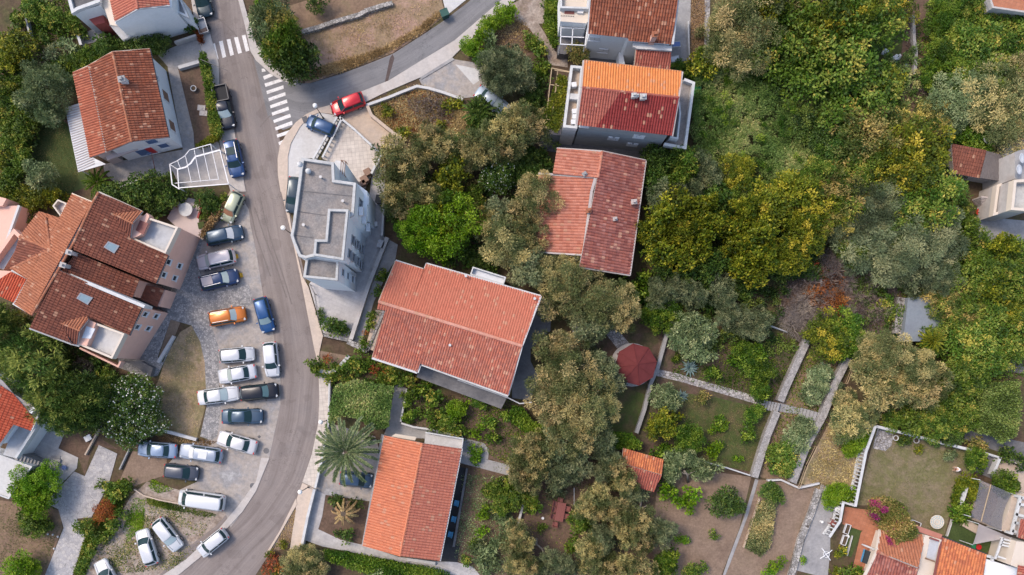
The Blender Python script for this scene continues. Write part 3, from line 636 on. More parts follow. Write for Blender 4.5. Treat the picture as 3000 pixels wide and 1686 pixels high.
def railing(s, label, h=1.0, m='dark_metal', pitch=1.6, name='railing', cat='railing'):
    pts = GP(s, h); t = thing(name, label, cat, (pts[0].x, pts[0].y, 0))
    bm = bmesh.new()
    for a, b in zip(pts[:-1], pts[1:]):
        b_bar(bm, a, b, 0.05)
        b_bar(bm, a - Vector((0, 0, h * 0.5)), b - Vector((0, 0, h * 0.5)), 0.035)
    obj('rail', bm, M(m), t, True)
    for a, b in zip(pts[:-1], pts[1:]):
        k = max(int((b - a).length / pitch), 1)
        for i in range(k + 1):
            q = a.lerp(b, i / k); bm = bmesh.new(); b_bar(bm, (q.x, q.y, 0), (q.x, q.y, h), 0.06); obj('post', bm, M(m), t, True)
    return t
railing('t5 405,700 440,770 470,960 500,1070', 'dark metal railing between the pavement and the white block yard')
railing('t9 560,-10 555,240', 'dark thin railing left of the flat clipped vine hedge', 1.2)
railing('t10 470,790 470,920', 'thin wire fence post line right of the red garden table', 1.0, 'grey_metal')
railing('t11 370,480 300,620 240,790', 'thin yellowish wire fence right of the right-hand terrace wall', 1.1, 'pale_wood', 1.5, 'wire_fence', 'fence')
railing('t7 680,1240 600,1448', 'thin wooden rail beside the right-hand stone terrace wall', 1.0, 'pale_wood')
raised('white_terrace', 't1 650,905 930,1160 880,1300 820,1430 700,1430 600,1240 500,1200', 0.2, 'beige_slabs')
# ------------------------------------------------------------------ houses
class House:
    def __init__(s, name, label, cat, c, group=None):
        p = GP(c, 0)[0]; s.c = Vector((p.x, p.y)); s.planes = []
        s.e = thing(name, label, cat, (p.x, p.y, 0), 0, group)
    def plane(s, eave, ze, ref, zr):
        a, b = GP(eave, ze); r = GP(ref, zr)[0]
        n = (b - a).cross(r - a).normalized()
        if n.z < 0: n = -n
        return a, n, (b - a).normalized()
    def roof(s, mat, eave, ze, ref, zr, polys, tile=0.28, row=0.40, amp=0.115, deck=0.14, part='roof_slope', clip=True, deckmat='fascia'):
        o, n, U = s.plane(eave, ze, ref, zr); V = n.cross(U)
        if V.z < 0: V = -V
        if clip: s.planes.append((o, n))
        acc = bmesh.new()
        for poly in (polys if isinstance(polys, list) else [polys]):
            pts = [on_plane(p, o, n) for p in P(poly)]
            loc = [((q - o).dot(U), (q - o).dot(V)) for q in pts]
            u0, u1 = min(l[0] for l in loc) - .1, max(l[0] for l in loc) + .1
            v0, v1 = min(l[1] for l in loc) - .1, max(l[1] for l in loc) + .1
            us = np.arange(math.floor(u0 / tile) * tile, u1 + tile, tile / 8)
            k0 = math.floor(v0 / row); vs = []; hs = []
            for k in range(k0, int(math.ceil(v1 / row)) + 1):
                vs += [k * row + 0.004, (k + 1) * row]; hs += [0.045, 0.0]
            vs = np.array(vs); hs = np.array(hs)
            ph = amp * np.power(np.abs(np.cos(PI * us / tile)), 0.7)
            gu, gv = np.meshgrid(us, vs); gh = ph[None, :] + hs[:, None]
            co = (np.array(o)[None, :] + gu.reshape(-1, 1) * np.array(U) + gv.reshape(-1, 1) * np.array(V) + gh.reshape(-1, 1) * np.array(n))
            nu, nv = len(us), len(vs)
            ii = (np.arange(nv - 1)[:, None] * nu + np.arange(nu - 1)[None, :]).reshape(-1)
            fc = np.stack([ii, ii + 1, ii + 1 + nu, ii + nu], 1)
            me = bpy.data.meshes.new('tmp'); me.from_pydata(co.tolist(), [], fc.tolist())
            bm = bmesh.new(); bm.from_mesh(me); bpy.data.meshes.remove(me)
            cen = sum(pts, Vector()) / len(pts)
            for i in range(len(pts)):
                a, b = pts[i], pts[(i + 1) % len(pts)]
                nn = (b - a).cross(n).normalized()
                if (cen - a).dot(nn) > 0: nn = -nn
                bmesh.ops.bisect_plane(bm, geom=bm.verts[:] + bm.edges[:] + bm.faces[:], plane_co=a, plane_no=nn, clear_outer=True)
            uvl = bm.loops.layers.uv.new('UVMap')
            for f in bm.faces:
                c = f.calc_center_median() - o
                cu, cv = c.dot(U) / tile, c.dot(V) / row
                fu, fv = math.floor(cu + 0.5) + 0.5, math.floor(cv) + 0.5
                for l in f.loops: l[uvl].uv = (fu, fv)
                if f.normal.dot(n) < 0: f.normal_flip()
            lo = [q - n * 0.012 for q in pts]; hi = [q - n * deck for q in pts]
            A = [bm.verts.new(q) for q in lo]; B = [bm.verts.new(q) for q in hi]; k = len(A)
            for i in range(k): face(bm, (A[i], A[(i + 1) % k], B[(i + 1) % k], B[i]), 1)
            face(bm, A, 1); face(bm, B[::-1], 1)
            t = bpy.data.meshes.new('tmp'); bm.to_mesh(t); bm.free(); acc.from_mesh(t); bpy.data.meshes.remove(t)
        me = bpy.data.meshes.new(part); acc.to_mesh(me); acc.free()
        me.materials.append(M(mat)); me.materials.append(M(deckmat))
        return link(part, me, s.e, True)
    def cap(s, line, zs, mat='tiles_copper', r=0.15, part='ridge_cap', n=None):
        pts = P(line); zs = zs if hasattr(zs, '__len__') else [zs] * len(pts)
        w = [G(p, z) for p, z in zip(pts, zs)]; bm = bmesh.new()
        for a, b in zip(w[:-1], w[1:]):
            L = (b - a).length; k = max(int(L / 0.4), 1)
            for i in range(k):
                b_tube(bm, [a.lerp(b, i / k), a.lerp(b, (i + 1.12) / k)], [r * 1.0, r * 0.82], 8)
        o = obj(part, bm, M(mat), s.e, True)
        uv = o.data.uv_layers.new(name='UVMap')
        k = np.repeat(np.arange(len(o.data.polygons)) // 10, 1)
        for p in o.data.polygons:
            for li in p.loop_indices: uv.data[li].uv = (p.index // 10 + 0.5, 0.5)
        return o
    def strip(s, line, zs, w, h, mat, part='verge'):
        pts = P(line) if isinstance(line, str) else line; zs = zs if hasattr(zs, '__len__') else [zs] * len(pts)
        wv = [G(p, z) for p, z in zip(pts, zs)]; bm = bmesh.new()
        for a, b in zip(wv[:-1], wv[1:]): b_bar(bm, a, b, w, h)
        return obj(part, bm, M(mat), s.e, True)
    def body(s, fp, mat, z0=0.0, z1=30.0, planes=None, part='wall', drop=0.16):
        bm = bmesh.new(); b_prism(bm, fp, z0, z1)
        for (o, n) in (s.planes if planes is None else planes):
            g = bmesh.ops.bisect_plane(bm, geom=bm.verts[:] + bm.edges[:] + bm.faces[:], plane_co=o - n * drop, plane_no=n, clear_outer=True)
            ed = [e for e in g['geom_cut'] if isinstance(e, bmesh.types.BMEdge)]
            try: bmesh.ops.edgenet_fill(bm, edges=ed)
            except Exception: pass
        return obj(part, bm, M(mat), s.e, True)
    def window(s, A, B, t, z, w, h, shutter=None, frame='white_metal', part='window', flip=False, open_sh=False, sill=True):
        A = Vector(A[:2]); B = Vector(B[:2]); d = (B - A).normalized(); n = Vector((-d.y, d.x))
        if (A.lerp(B, .5) - s.c).dot(n) < 0: n = -n
        p = A.lerp(B, t); ang = math.atan2(d.y, d.x); sg = 1 if Vector((-d.y, d.x)).dot(n) > 0 else -1
        bm = bmesh.new(); L = Matrix.Translation((p.x, p.y, z)) @ Matrix.Rotation(ang, 4, 'Z')
        for (cx, cz, ww, hh) in ((0, h / 2, w + .12, .1), (0, -h / 2, w + .12, .1), (-w / 2, 0, .1, h), (w / 2, 0, .1, h)):
            b_box(bm, (cx, sg * 0.03, cz), (ww, .12, hh), M=L)
        if sill: b_box(bm, (0, sg * 0.07, -h / 2 - .075), (w + .2, .18, .06), M=L)
        fr = obj(part, bm, M(frame), s.e, True)
        bm = bmesh.new(); b_box(bm, (0, sg * 0.008, 0), (w - .08, .03, h - .08), M=L); pn = obj('pane', bm, M('pane'), fr); pn.matrix_parent_inverse = fr.matrix_parent_inverse.copy(); pn.parent = fr
        pn.matrix_parent_inverse = Matrix.Identity(4)
        if shutter:
            bm = bmesh.new()
            for sx in (-1, 1):
                if open_sh: b_box(bm, (sx * (w / 2 + w / 4 + .06), sg * 0.06, 0), (w / 2, .05, h), M=L)
                else: b_box(bm, (sx * w / 4, sg * 0.085, 0), (w / 2 - .03, .04, h - .06), M=L)
            obj('shutter', bm, M(shutter), fr)
        return fr
    def box(s, name, pix, z, size, rz, mat, parent=None):
        p = GP(pix, z)[0]; bm = bmesh.new(); b_box(bm, p, size, rz); return obj(name, bm, M(mat), s.e, True)
    def slab(s, name, px, zpix, z0, z1, mat, top=None):
        bm = bmesh.new(); b_prism(bm, GP(px, zpix), z0, z1, 0, 1 if top else None)
        return obj(name, bm, [M(mat)] + ([M(top)] if top else []), s.e, True)
    def parapet(s, line, z0, z1, w, mat, close=True, part='parapet'):
        pts = GP(line, z1)
        if close:
            q = inset(pts, w) if False else None
            L = pts; c = pts + [pts[0], pts[1]]
            bm = bmesh.new()
            off = offset_line([pts[-1]] + pts + [pts[0]], w); area = sum(pts[i].x * pts[(i + 1) % len(pts)].y - pts[(i + 1) % len(pts)].x * pts[i].y for i in range(len(pts)))
            if area < 0: off = offset_line([pts[-1]] + pts + [pts[0]], -w)
            inn = off[1:-1]; n = len(pts)
            for zz0, zz1, outp, inp in ((z0, z1, pts, inn),):
                V = [[bm.verts.new((p[0], p[1], z)) for p in ring] for ring in (outp, inp) for z in (zz0, zz1)]
                for i in range(n):
                    j = (i + 1) % n
                    face(bm, (V[0][i], V[0][j], V[1][j], V[1][i])); face(bm, (V[3][i], V[3][j], V[2][j], V[2][i])); face(bm, (V[1][i], V[1][j], V[3][j], V[3][i])); face(bm, (V[0][j], V[0][i], V[2][i], V[2][j]))
        else:
            L = offset_line(pts, w / 2); Rr = offset_line(pts, -w / 2); bm = bmesh.new(); b_prism(bm, L + Rr[::-1], z0, z1)
        return obj(part, bm, M(mat), s.e, True)
    def chimney(s, pix, z, w, h, rz=0.0, mat='white_coping', cap='grey_concrete', base=1.2):
        p = GP(pix, z)[0]; bm = bmesh.new(); b_box(bm, p - Vector((0, 0, base / 2 - h / 2)), (w, w * .8, base + h), rz)
        c = obj('chimney', bm, M(mat), s.e, True)
        bm = bmesh.new(); b_box(bm, p + Vector((0, 0, h + .05)), (w * 1.3, w * 1.1, .1), rz); b_box(bm, p + Vector((0, 0, h + .25)), (w * .5, w * .5, .3), rz)
        o = obj('chimney_cap', bm, M(cap), c); o.matrix_parent_inverse = Matrix.Identity(4)
        return c
    def skylight(s, quad, o, n):
        pts = [on_plane(p, o, n) for p in P(quad)]
        bm = bmesh.new()
        lo = [bm.verts.new(q) for q in pts]; hi = [bm.verts.new(q + n * .22) for q in pts]
        c = sum(pts, Vector()) / 4; inn = [bm.verts.new(c + (q - c) * .78 + n * .22) for q in pts]
        for i in range(4):
            j = (i + 1) % 4; face(bm, (lo[i], lo[j], hi[j], hi[i])); face(bm, (hi[i], hi[j], inn[j], inn[i]))
        sk = obj('skylight', bm, M('grey_metal'), s.e, True)
        bm = bmesh.new(); face(bm, [bm.verts.new(c + (q - c) * .8 + n * .2) for q in pts]); g = obj('pane', bm, M('skylight_glass'), sk); g.matrix_parent_inverse = Matrix.Identity(4)
    def fp(s, px, z, d): return inset(GP(px, z), d)

# --- rust-tiled gabled house, upper left
h = House('house', 'rust-tiled gabled house with blush walls and white carport roof, upper left', 'house', 't0 930,760')
pr = h.plane('t0 1130,375 1275,1035', 4.7, 't0 850,395', 6.3)
h.roof('tiles_rust', 't0 1130,375 1275,1035', 4.7, 't0 850,395', 6.3, 't0 850,395 1130,373 1275,1037 993,1072')
h.roof('tiles_rust', 't0 670,500 800,1150', 5.2, 't0 850,395', 6.3, 't0 850,395 993,1072 803,1152 670,498')
main = list(h.planes)
h.roof('tiles_rust_bright', 't0 553,552 682,1193', 4.5, 't0 670,500', 5.0, 't0 553,552 668,500 800,1152 682,1193')
h.cap('t0 850,397 993,1070', 6.36); h.strip('t0 672,497 803,1155', 5.25, .12, .14, 'weathered_render', 'flashing')
h.strip('t0 1132,372 1277,1040', 4.62, .14, .12, 'dark_concrete', 'gutter')
h.strip('t0 555,550 668,498 850,393 1130,371', [4.5, 5.1, 6.3, 4.7], .1, .14, 'tan_concrete')
f = h.fp('t0 700,505 1130,380 1270,1030 800,1145', 4.8, .3); h.body(f, 'white_render', planes=main)
f2 = h.fp('t0 565,560 672,515 800,1140 690,1180', 4.6, .25); h.body(f2, 'blush_render', planes=[h.planes[2]])
E0, E1 = f[1], f[2]; S0, S1 = f[2], f[3]
h.window(E0, E1, .42, 2.2, 1.1, 1.5, 'shutter_brown'); h.window(E0, E1, .80, 2.2, 1.1, 1.5, 'shutter_brown')
h.window(E0, E1, .25, 3.6, .4, .4); h.window(E0, E1, .88, 3.8, .35, .35)
h.window(S0, S1, .30, 3.9, 1.1, 1.1, 'shutter_blue'); h.window(S0, S1, .22, 2.0, 1.0, 1.2, 'shutter_blue'); h.window(S0, S1, .62, 1.5, 1.3, 1.8, 'shutter_blue'); h.window(S0, S1, .48, 1.5, .8, 2.0, 'red_plastic')
h.slab('balcony', 't0 790,1160 1010,1085 1040,1130 810,1210', 2.7, 2.5, 2.7, 'blush_render')
h.chimney('t0 935,612', 6.5, .6, .5, .2)
h = House('carport', 'white corrugated carport roof beside the rust-tiled gabled house', 'carport', 't0 600,1050')
corrug('corrug_white', (0.56, 0.57, 0.59), 0.35, 1.37)
for (n_, s_) in (('t0 490,815 600,780 690,1185 800,1240 590,1300', 'corrug_white'),):
    h.slab('canopy', n_, 2.7, 2.62, 2.7, s_)
for k in range(13):
    a = P('t0 497,832 588,1285'); b = P('t0 604,797 700,1240')
    pa = Vector(a[0]).lerp(Vector(a[1]), k / 12); pb = Vector(b[0]).lerp(Vector(b[1]), k / 12)
bm = bmesh.new()
for k in range(26):
    a = P('t0 497,832 590,1290'); b = P('t0 606,800 715,1235')
    pa = G(Vector(a[0]).lerp(Vector(a[1]), k / 25), 2.72); pb = G(Vector(b[0]).lerp(Vector(b[1]), k / 25), 2.72); b_bar(bm, pa, pb, .08, .09)
obj('rib', bm, M('fascia'), h.e, True)
for q in ('t0 500,830', 't0 590,1285', 't0 545,1060'): 
    p = GP(q, 2.6)[0]; bm = bmesh.new(); b_bar(bm, (p.x + .2, p.y, 0), (p.x + .2, p.y, 2.62), .1); obj('post', bm, M('white_metal'), h.e, True)

# --- white gabled house with balcony, top left
h = House('house', 'white gabled house with orange tiles and red recessed balcony, top left corner', 'house', 't0 1000,80')
h.roof('tiles_salmon_dull', 't0 822,-60 870,165', 6.0, 't0 1020,-10', 7.3, 't0 810,-100 1012,-100 1040,68 870,166')
h.roof('tiles_salmon_dull', 't0 1270,-60 1282,40', 6.0, 't0 1040,66', 7.3, 't0 1012,-100 1250,-100 1282,42 1040,68')
h.cap('t0 1012,-100 1040,66', 7.35, 'tiles_salmon_dull'); h.strip('t0 872,168 1040,72 1284,44', [6.0, 7.25, 6.0], .12, .16, 'white_coping')
f = h.fp('t0 840,-100 870,160 1282,40 1270,-110', 6.0, .1)
f = GP('t0 800,-100 850,185 1385,40 1340,-110', 4.6); h.body(GP('t0 815,-100 862,172 1290,50 1285,-110', 6.0), 'white_render')
h.slab('balcony', 't0 760,-20 830,190 905,200 850,-20', 4.4, 4.2, 4.4, 'cream_render')
h.slab('annex', 't0 500,-40 752,-40 745,35 545,95', 5.0, 0, 4.8, 'white_render', 'dark_concrete')
h.parapet('t0 495,-60 755,-60 755,15 590,75 540,105', 4.7, 5.2, .35, 'white_coping')
h.slab('recessed_wall', 't0 600,80 740,40 770,150 690,170', 3.6, 0, 2.9, 'red_render')
h.slab('lower_balcony', 't0 830,195 905,180 1000,280 930,310', 2.4, 2.2, 2.6, 'white_coping', 'terrace_floor')
h.slab('upper_terrace', 't0 1290,0 1360,0 1420,130 1330,90', 4.0, 0, 3.4, 'white_render', 'terrace_floor')
h.parapet('t0 1290,-10 1365,-10 1425,135 1325,90', 3.4, 4.0, .2, 'white_coping')

# --- pink twin-block house
h = House('house', 'large pink house with brown tiles, two sunken roof terraces and two skylights', 'house', 't4 700,700')
ZE, ZR = 6.6, 9.0
pE = h.plane('t4 1270,482 1178,692', ZE, 't4 560,380', ZR)
h.roof('tiles_brown', 't4 1270,482 1178,692', ZE, 't4 560,380', ZR, ['t4 745,4 985,352 560,440 552,385', 't4 745,4 1078,150 858,172', 't4 560,440 985,352 1272,480 1178,694'])  # dark tiles on the east slopes carry their shade in the colour
h.roof('tiles_brown', 't4 1075,865 975,1085', ZE, 't4 440,600', ZR, ['t4 450,595 1080,862 978,1082 660,940', 't4 450,595 660,940 463,995 225,1027', 't4 225,1027 463,995 540,1145'], clip=False)
h.roof('tiles_brown', 't4 1052,665 1000,802', ZE - .5, 't4 500,480', ZR - .5, 't4 590,468 1055,662 1000,804 465,598', clip=False)
h.roof('tiles_copper', 't4 80,582 189,382', 6.8, 't4 561,340', ZR, ['t4 548,20 700,82 235,932 110,850', 't4 330,440 82,582 205,660 218,650', 't4 456,200 345,195 385,441 330,440'], clip=False)  # brighter tiles on the west slopes: the lit side is painted in
h.roof('tiles_copper', 't4 150,340 300,152', 6.8, 't4 385,440', 8.24, ['t4 300,150 462,202 385,442 152,340'], clip=False)
h.roof('tiles_brown', 't4 150,342 82,580', 6.8, 't4 384,442', 8.24, ['t4 152,342 385,442 80,582'], clip=False)  # hip face in the dark tiles, its shade set by colour
h.roof('tiles_red', 't4 0,760 105,835', 5.2, 't4 90,600', 6.0, ['t4 -60,700 88,603 205,660 108,838 -60,760'], clip=False)
h.parapet('t4 85,592 212,658 108,845', 5.6, 6.6, .2, 'white_coping', False)
h.cap('t4 745,6 700,84 560,380 440,592', ZR + .05); h.cap('t4 440,592 240,930', ZR + .05); h.cap('t4 150,340 385,441', [6.85, 8.3]); h.cap('t4 345,195 385,441', [7.5, 8.3]); h.cap('t4 82,582 385,441', [6.85, 8.3])
h.parapet('t4 450,597 760,730 1090,868', 6.4, 8.3, .35, 'white_coping', False, 'party_wall')
h.strip('t4 545,18 700,82', [7.6, 9.0], .2, .15, 'cream_render'); h.strip('t4 745,2 1075,150', [9.0, 7.4], .15, .15, 'cream_render'); h.strip('t4 222,1030 540,1150 600,1165', [9.0, 7.4, 7.2], .2, .15, 'white_coping')
h.strip('t4 1274,485 1182,697', ZE - .05, .15, .12, 'dark_concrete', 'gutter'); h.strip('t4 1083,868 980,1086', ZE - .05, .15, .12, 'dark_concrete', 'gutter'); h.strip('t4 100,845 250,930', 6.5, .2, .2, 'white_coping')
# blocks
h.body(GP('t4 720,60 1070,180 1345,270 1180,690 600,450', 6.3), 'pink_render', z1=6.4, planes=[]); h.body(GP('t4 430,630 1085,880 850,1255 250,1020', 6.3), 'pink_render', z1=6.4, planes=[])
h.body(GP('t4 540,60 690,100 250,910 125,840 215,660 110,590 170,350 310,185 440,225', 6.4), 'pink_render', z1=6.45, planes=[]); h.body(GP('t4 570,470 1050,670 1000,790 470,600', 5.9), 'pink_render', z1=6.0, planes=[])
h.body(GP('t4 -60,590 80,600 200,660 110,830 -60,770', 5.0), 'pink_render', z1=5.0, planes=[])
for (a, b, c, d, fl) in (('t4 1110,190', 't4 1345,268', 't4 1248,468', 't4 985,356', 'terrace_floor'), ('t4 668,968', 't4 940,1072', 't4 845,1262', 't4 590,1155', 'pale_concrete')):
    ring = a + ' ' + b[3:] + ' ' + c[3:] + ' ' + d[3:]
    h.slab('roof_terrace', ring, 7.0, 6.4, 6.55, 'pink_render', fl); h.parapet(ring, 6.4, 7.35, .22, 'cream_render')
h.slab('terrace_wall', 't4 1000,240 1105,160 1125,180 1060,325 985,355', 7.6, 6.4, 7.5, 'pink_render'); h.slab('terrace_wall', 't4 605,1050 665,965 720,990 650,1165 585,1150', 7.6, 6.4, 7.5, 'pink_render')
h.slab('terrace_hatch', 't4 1055,215 1118,240 1080,325 1022,290', 7.65, 7.5, 7.6, 'red_wood'); h.slab('terrace_awning', 't4 650,1015 715,1035 680,1110 615,1105', 7.65, 7.5, 7.6, 'sheet_cloth')
h.roof('tiles_copper', 't4 858,170 1000,240', 8.5, 't4 1078,150', 7.8, ['t4 858,170 1080,148 1000,240'], clip=False); h.roof('tiles_brown', 't4 858,170 1000,240', 8.5, 't4 985,354', 7.6, ['t4 858,170 1000,240 985,356'], clip=False)  # dormer split alike: lit side painted copper, shaded side brown
h.roof('tiles_copper', 't4 463,995 600,1050', 8.5, 't4 660,938', 7.8, ['t4 463,995 600,1050 668,966 660,936'], clip=False); h.roof('tiles_brown', 't4 463,995 600,1050', 8.5, 't4 540,1145', 7.6, ['t4 463,995 600,1050 585,1152 538,1146'], clip=False)  # second dormer, same painted lit and shaded sides
h.cap('t4 858,170 1000,240', 8.55, r=.1); h.cap('t4 463,995 600,1050', 8.55, r=.1)
for q in ('t4 785,420 820,375 905,410 865,468', 't4 580,805 610,762 705,800 665,855'): h.skylight(q, *[(x[0], x[1]) for x in [h.plane('t4 1270,482 1178,692', ZE, 't4 560,380', ZR)]][0]) if '785' in q else h.skylight(q, *h.plane('t4 1075,865 975,1085', ZE, 't4 440,600', ZR)[:2])
wa = GP('t4 1345,270 1180,690', 6.3); wb = GP('t4 1085,880 850,1255', 6.3)
for t_, z_ in ((.60, 5.5), (.60, 2.6), (.83, 5.5), (.83, 2.6)): h.window(wa[0], wa[1], t_, z_, .6, .95)
for t_, z_ in ((.10, 5.3), (.10, 2.6), (.36, 5.3), (.36, 2.6)): h.window(wb[0], wb[1], t_, z_, .6, .95)
h.roof('tiles_brown', 't4 1240,738 1185,872', 3.2, 't4 1095,702', 4.0, ['t4 1095,702 1242,736 1185,872 1050,805'], clip=False, amp=.02)
h.slab('porch', 't4 1030,680 1240,740 1190,865 1010,800', 3.4, 0, 3.0, 'pink_render')
h.chimney('t4 545,465', 8.9, .5, .6, -.3, 'blush_render', 'weathered_render'); h.chimney('t4 495,560', 8.9, .5, .5, -.3, 'weathered_render', 'weathered_render')
h.slab('corner_balcony', 't4 400,105 440,60 500,90 455,190', 6.9, 0, 6.4, 'pink_render', 'blush_render'); h.parapet('t4 395,108 435,58 505,88 460,195', 6.4, 7.0, .15, 'cream_render')
h.slab('side_terrace', 't4 -60,560 0,585 145,345 100,300', 4.6, 0, 4.0, 'pink_render', 'terrace_floor'); h.parapet('t4 -80,560 105,298 150,342', 4.0, 5.0, .4, 'pink_render', False)
h.parapet('t4 600,1180 890,1320 910,1280', 3.0, 3.9, .2, 'pink_render', False); h.slab('basement_stair', 't4 900,1275 1060,1280 1150,1330 1130,1400 990,1300', 1.0, 0, .9, 'dark_concrete')
# --- pink terrace building at the left edge
h = House('house', 'pink walled building with a white rimmed terrace at the left edge', 'house', 't4 20,280')
h.slab('wall', 't4 -120,120 15,110 140,105 10,470 -120,560', 4.0, 0, 4.0, 'pink_render'); h.parapet('t4 142,103 12,472', 3.9, 4.3, .25, 'white_coping', False); h.slab('roof', 't4 -80,20 40,50 10,105 -80,110', 4.8, 0, 4.6, 'pink_render')

# --- red-tiled house at the lower left edge
h = House('house', 'red-tiled house with white balcony and stair at the lower left edge', 'house', 't8 50,250')
h.roof('tiles_red', 't8 300,205 235,355', 4.6, 't8 -80,40', 6.6, ['t8 -140,-100 20,-20 100,75 300,205 235,357 100,310', 't8 -140,-100 102,310 -12,472 -140,480'])
h.strip('t8 303,207 238,360', 4.6, .2, .16, 'white_coping'); h.strip('t8 107,312 -10,478', 4.7, .3, .2, 'white_coping')
h.body(GP('t8 -140,-80 10,0 90,80 285,215 225,345 90,310 -20,460 -140,470', 4.5), 'white_render', z1=4.4, planes=[])
h.slab('balcony', 't8 108,315 228,360 302,252 320,262 114,568 14,540', 3.0, 0, 2.8, 'white_render', 'terrace_floor'); h.parapet('t8 116,560 312,258', 2.8, 3.6, .3, 'white_coping', False)
h.slab('annex', 't8 -120,500 0,538 238,625 62,868 -20,840 -120,800', 2.8, 0, 2.8, 'white_render', 'pale_concrete'); h.parapet('t8 238,625 62,868 -20,838', 2.7, 3.0, .15, 'white_coping', False)
h.slab('vent', 't8 232,215 262,175 282,185 250,228', 4.9, 4.2, 5.2, 'sheet_cloth')
t = thing('staircase', 'curving grey outdoor stair of the red-tiled house', 'stairs', tuple(GP('t8 300,600', 0)[0]))
ctr = [(125, 560), (150, 570), (175, 578), (200, 588), (225, 597), (250, 606), (275, 615), (300, 624), (325, 632), (350, 634), (375, 630), (398, 618), (412, 600), (420, 580), (420, 558)]
for k, (x, y) in enumerate(ctr):
    zt = 2.6 - k * .175; p = G(T(8, x, y), zt); q = ctr[min(k + 1, len(ctr) - 1)]; o_ = ctr[max(k - 1, 0)]
    ang = math.atan2(-(q[1] - o_[1]), q[0] - o_[0]); bm = bmesh.new(); b_box(bm, (p.x, p.y, zt / 2), (.36, 1.0, zt), ang); obj('step', bm, M('grey_concrete'), t, True)

# --- white flat-roofed block
h = House('apartment_building', 'white flat-roofed apartment block with gravel roofs beside the road bend', 'building', 't5 620,200')
Z1, Z2, Z3 = 11.0, 12.0, 10.3
ra = [(883, 462), (978, 476), (980, 527), (1043, 536), (1036, 631), (1020, 640), (1008, 755), (917, 752), (896, 758), (875, 752), (858, 712), (851, 690), (856, 665)]
rb = [(961, 612), (1021, 614), (1006, 763), (917.5, 749), (922, 702), (953, 702)]
rc = [(896, 756), (918, 752), (992, 763), (989, 823), (888, 813)]
for ring, z, nm in ((ra, Z1, 'roof_slab'), (rb, Z2, 'penthouse'), (rc, Z3, 'lower_block')):
    h.slab(nm, ring, z, 0 if nm != 'penthouse' else 9, z - .4, 'white_render', 'gravel_roof'); h.parapet(ring, z - .42, z, .28 if nm == 'roof_slab' else .24, 'dull_coping')
E = GP([(1036, 631), (1020, 640)], Z1); e1 = GP([(1021, 614), (1006, 763)], Z2); e2 = GP([(992, 763), (989, 823)], Z3); e0 = GP([(1043, 536), (1036, 631)], Z1)
for t_, zs in ((.48, (8.6, 5.8, 2.8)), (.80, (9.6, 7.2, 4.6, 1.6))):
    for z in zs: h.window(e1[0] + Vector((.02, 0, 0)), e1[1] + Vector((.02, 0, 0)), t_, z, .8, 1.2, frame='grey_metal')
for z in (8.0, 5.2, 2.4): h.window(e2[0], e2[1], .45, z, .8, 1.3, frame='white_metal')
for t_, zs in ((.45, (8.0, 4.6)), (.62, (6.5,))):
    for z in zs: h.window(e0[0], e0[1], t_, z, .9, 1.6, frame='grey_metal')
for t_, z in ((.18, 5.6), (.72, 8.4), (.85, 6.2), (.95, 3.6)):
    p = e0[0].lerp(e0[1], t_); bm = bmesh.new(); b_box(bm, (p.x + .28, p.y, z), (.45, .9, .6)); a_ = obj('air_conditioner', bm, M('white_plastic'), h.e, True)
bm = bmesh.new(); b_box(bm, GP([(865, 545)], 9.9)[0], (.9, 5, .2)); 
for q, z in (([(975, 480), (985, 470), (1010, 475), (1012, 515), (985, 525)], 8.2),):
    h.slab('stair_tower', q, z, 0, z, 'white_render', 'white_coping')
bm = bmesh.new()
for a, b in (((1000, 470), (1012, 473)), ((1012, 473), (1008, 512)), ((1000, 470), (998, 505)), ((1006, 475), (1003, 512))): b_bar(bm, G(a, 9.2), G(b, 9.2), .07)
for a in ((1000, 470), (1012, 473), (1008, 512)): p = G(a, 9.2); b_bar(bm, (p.x, p.y, 8.1), p, .07)
obj('roof_frame', bm, M('shutter_brown'), h.e, True)
h.slab('wing', [(1043, 536), (1075, 560), (1074, 640), (1036, 631)], 6.2, 0, 6.0, 'white_render')
for a_, b_ in (((880, 560), (1030, 575)), ((872, 620), (955, 632)), ((866, 690), (918, 698))): h.strip([a_, b_], Z1 - .38, .08, .04, 'dark_concrete', 'roof_seam')
for q in ((940, 520), (1005, 590), (890, 660)): p = G(q, Z1); bm = bmesh.new(); b_lathe(bm, [(.08, -.4), (.08, .1), (.16, .12), (.16, .2)], p, 10); obj('vent_pipe', bm, M('grey_metal'), h.e, True)
for q in ((903, 502), (878, 482)): p = G(q, Z1); bm = bmesh.new(); b_ball(bm, p, .3); obj('roof_vent', bm, M('white_coping'), h.e, True)

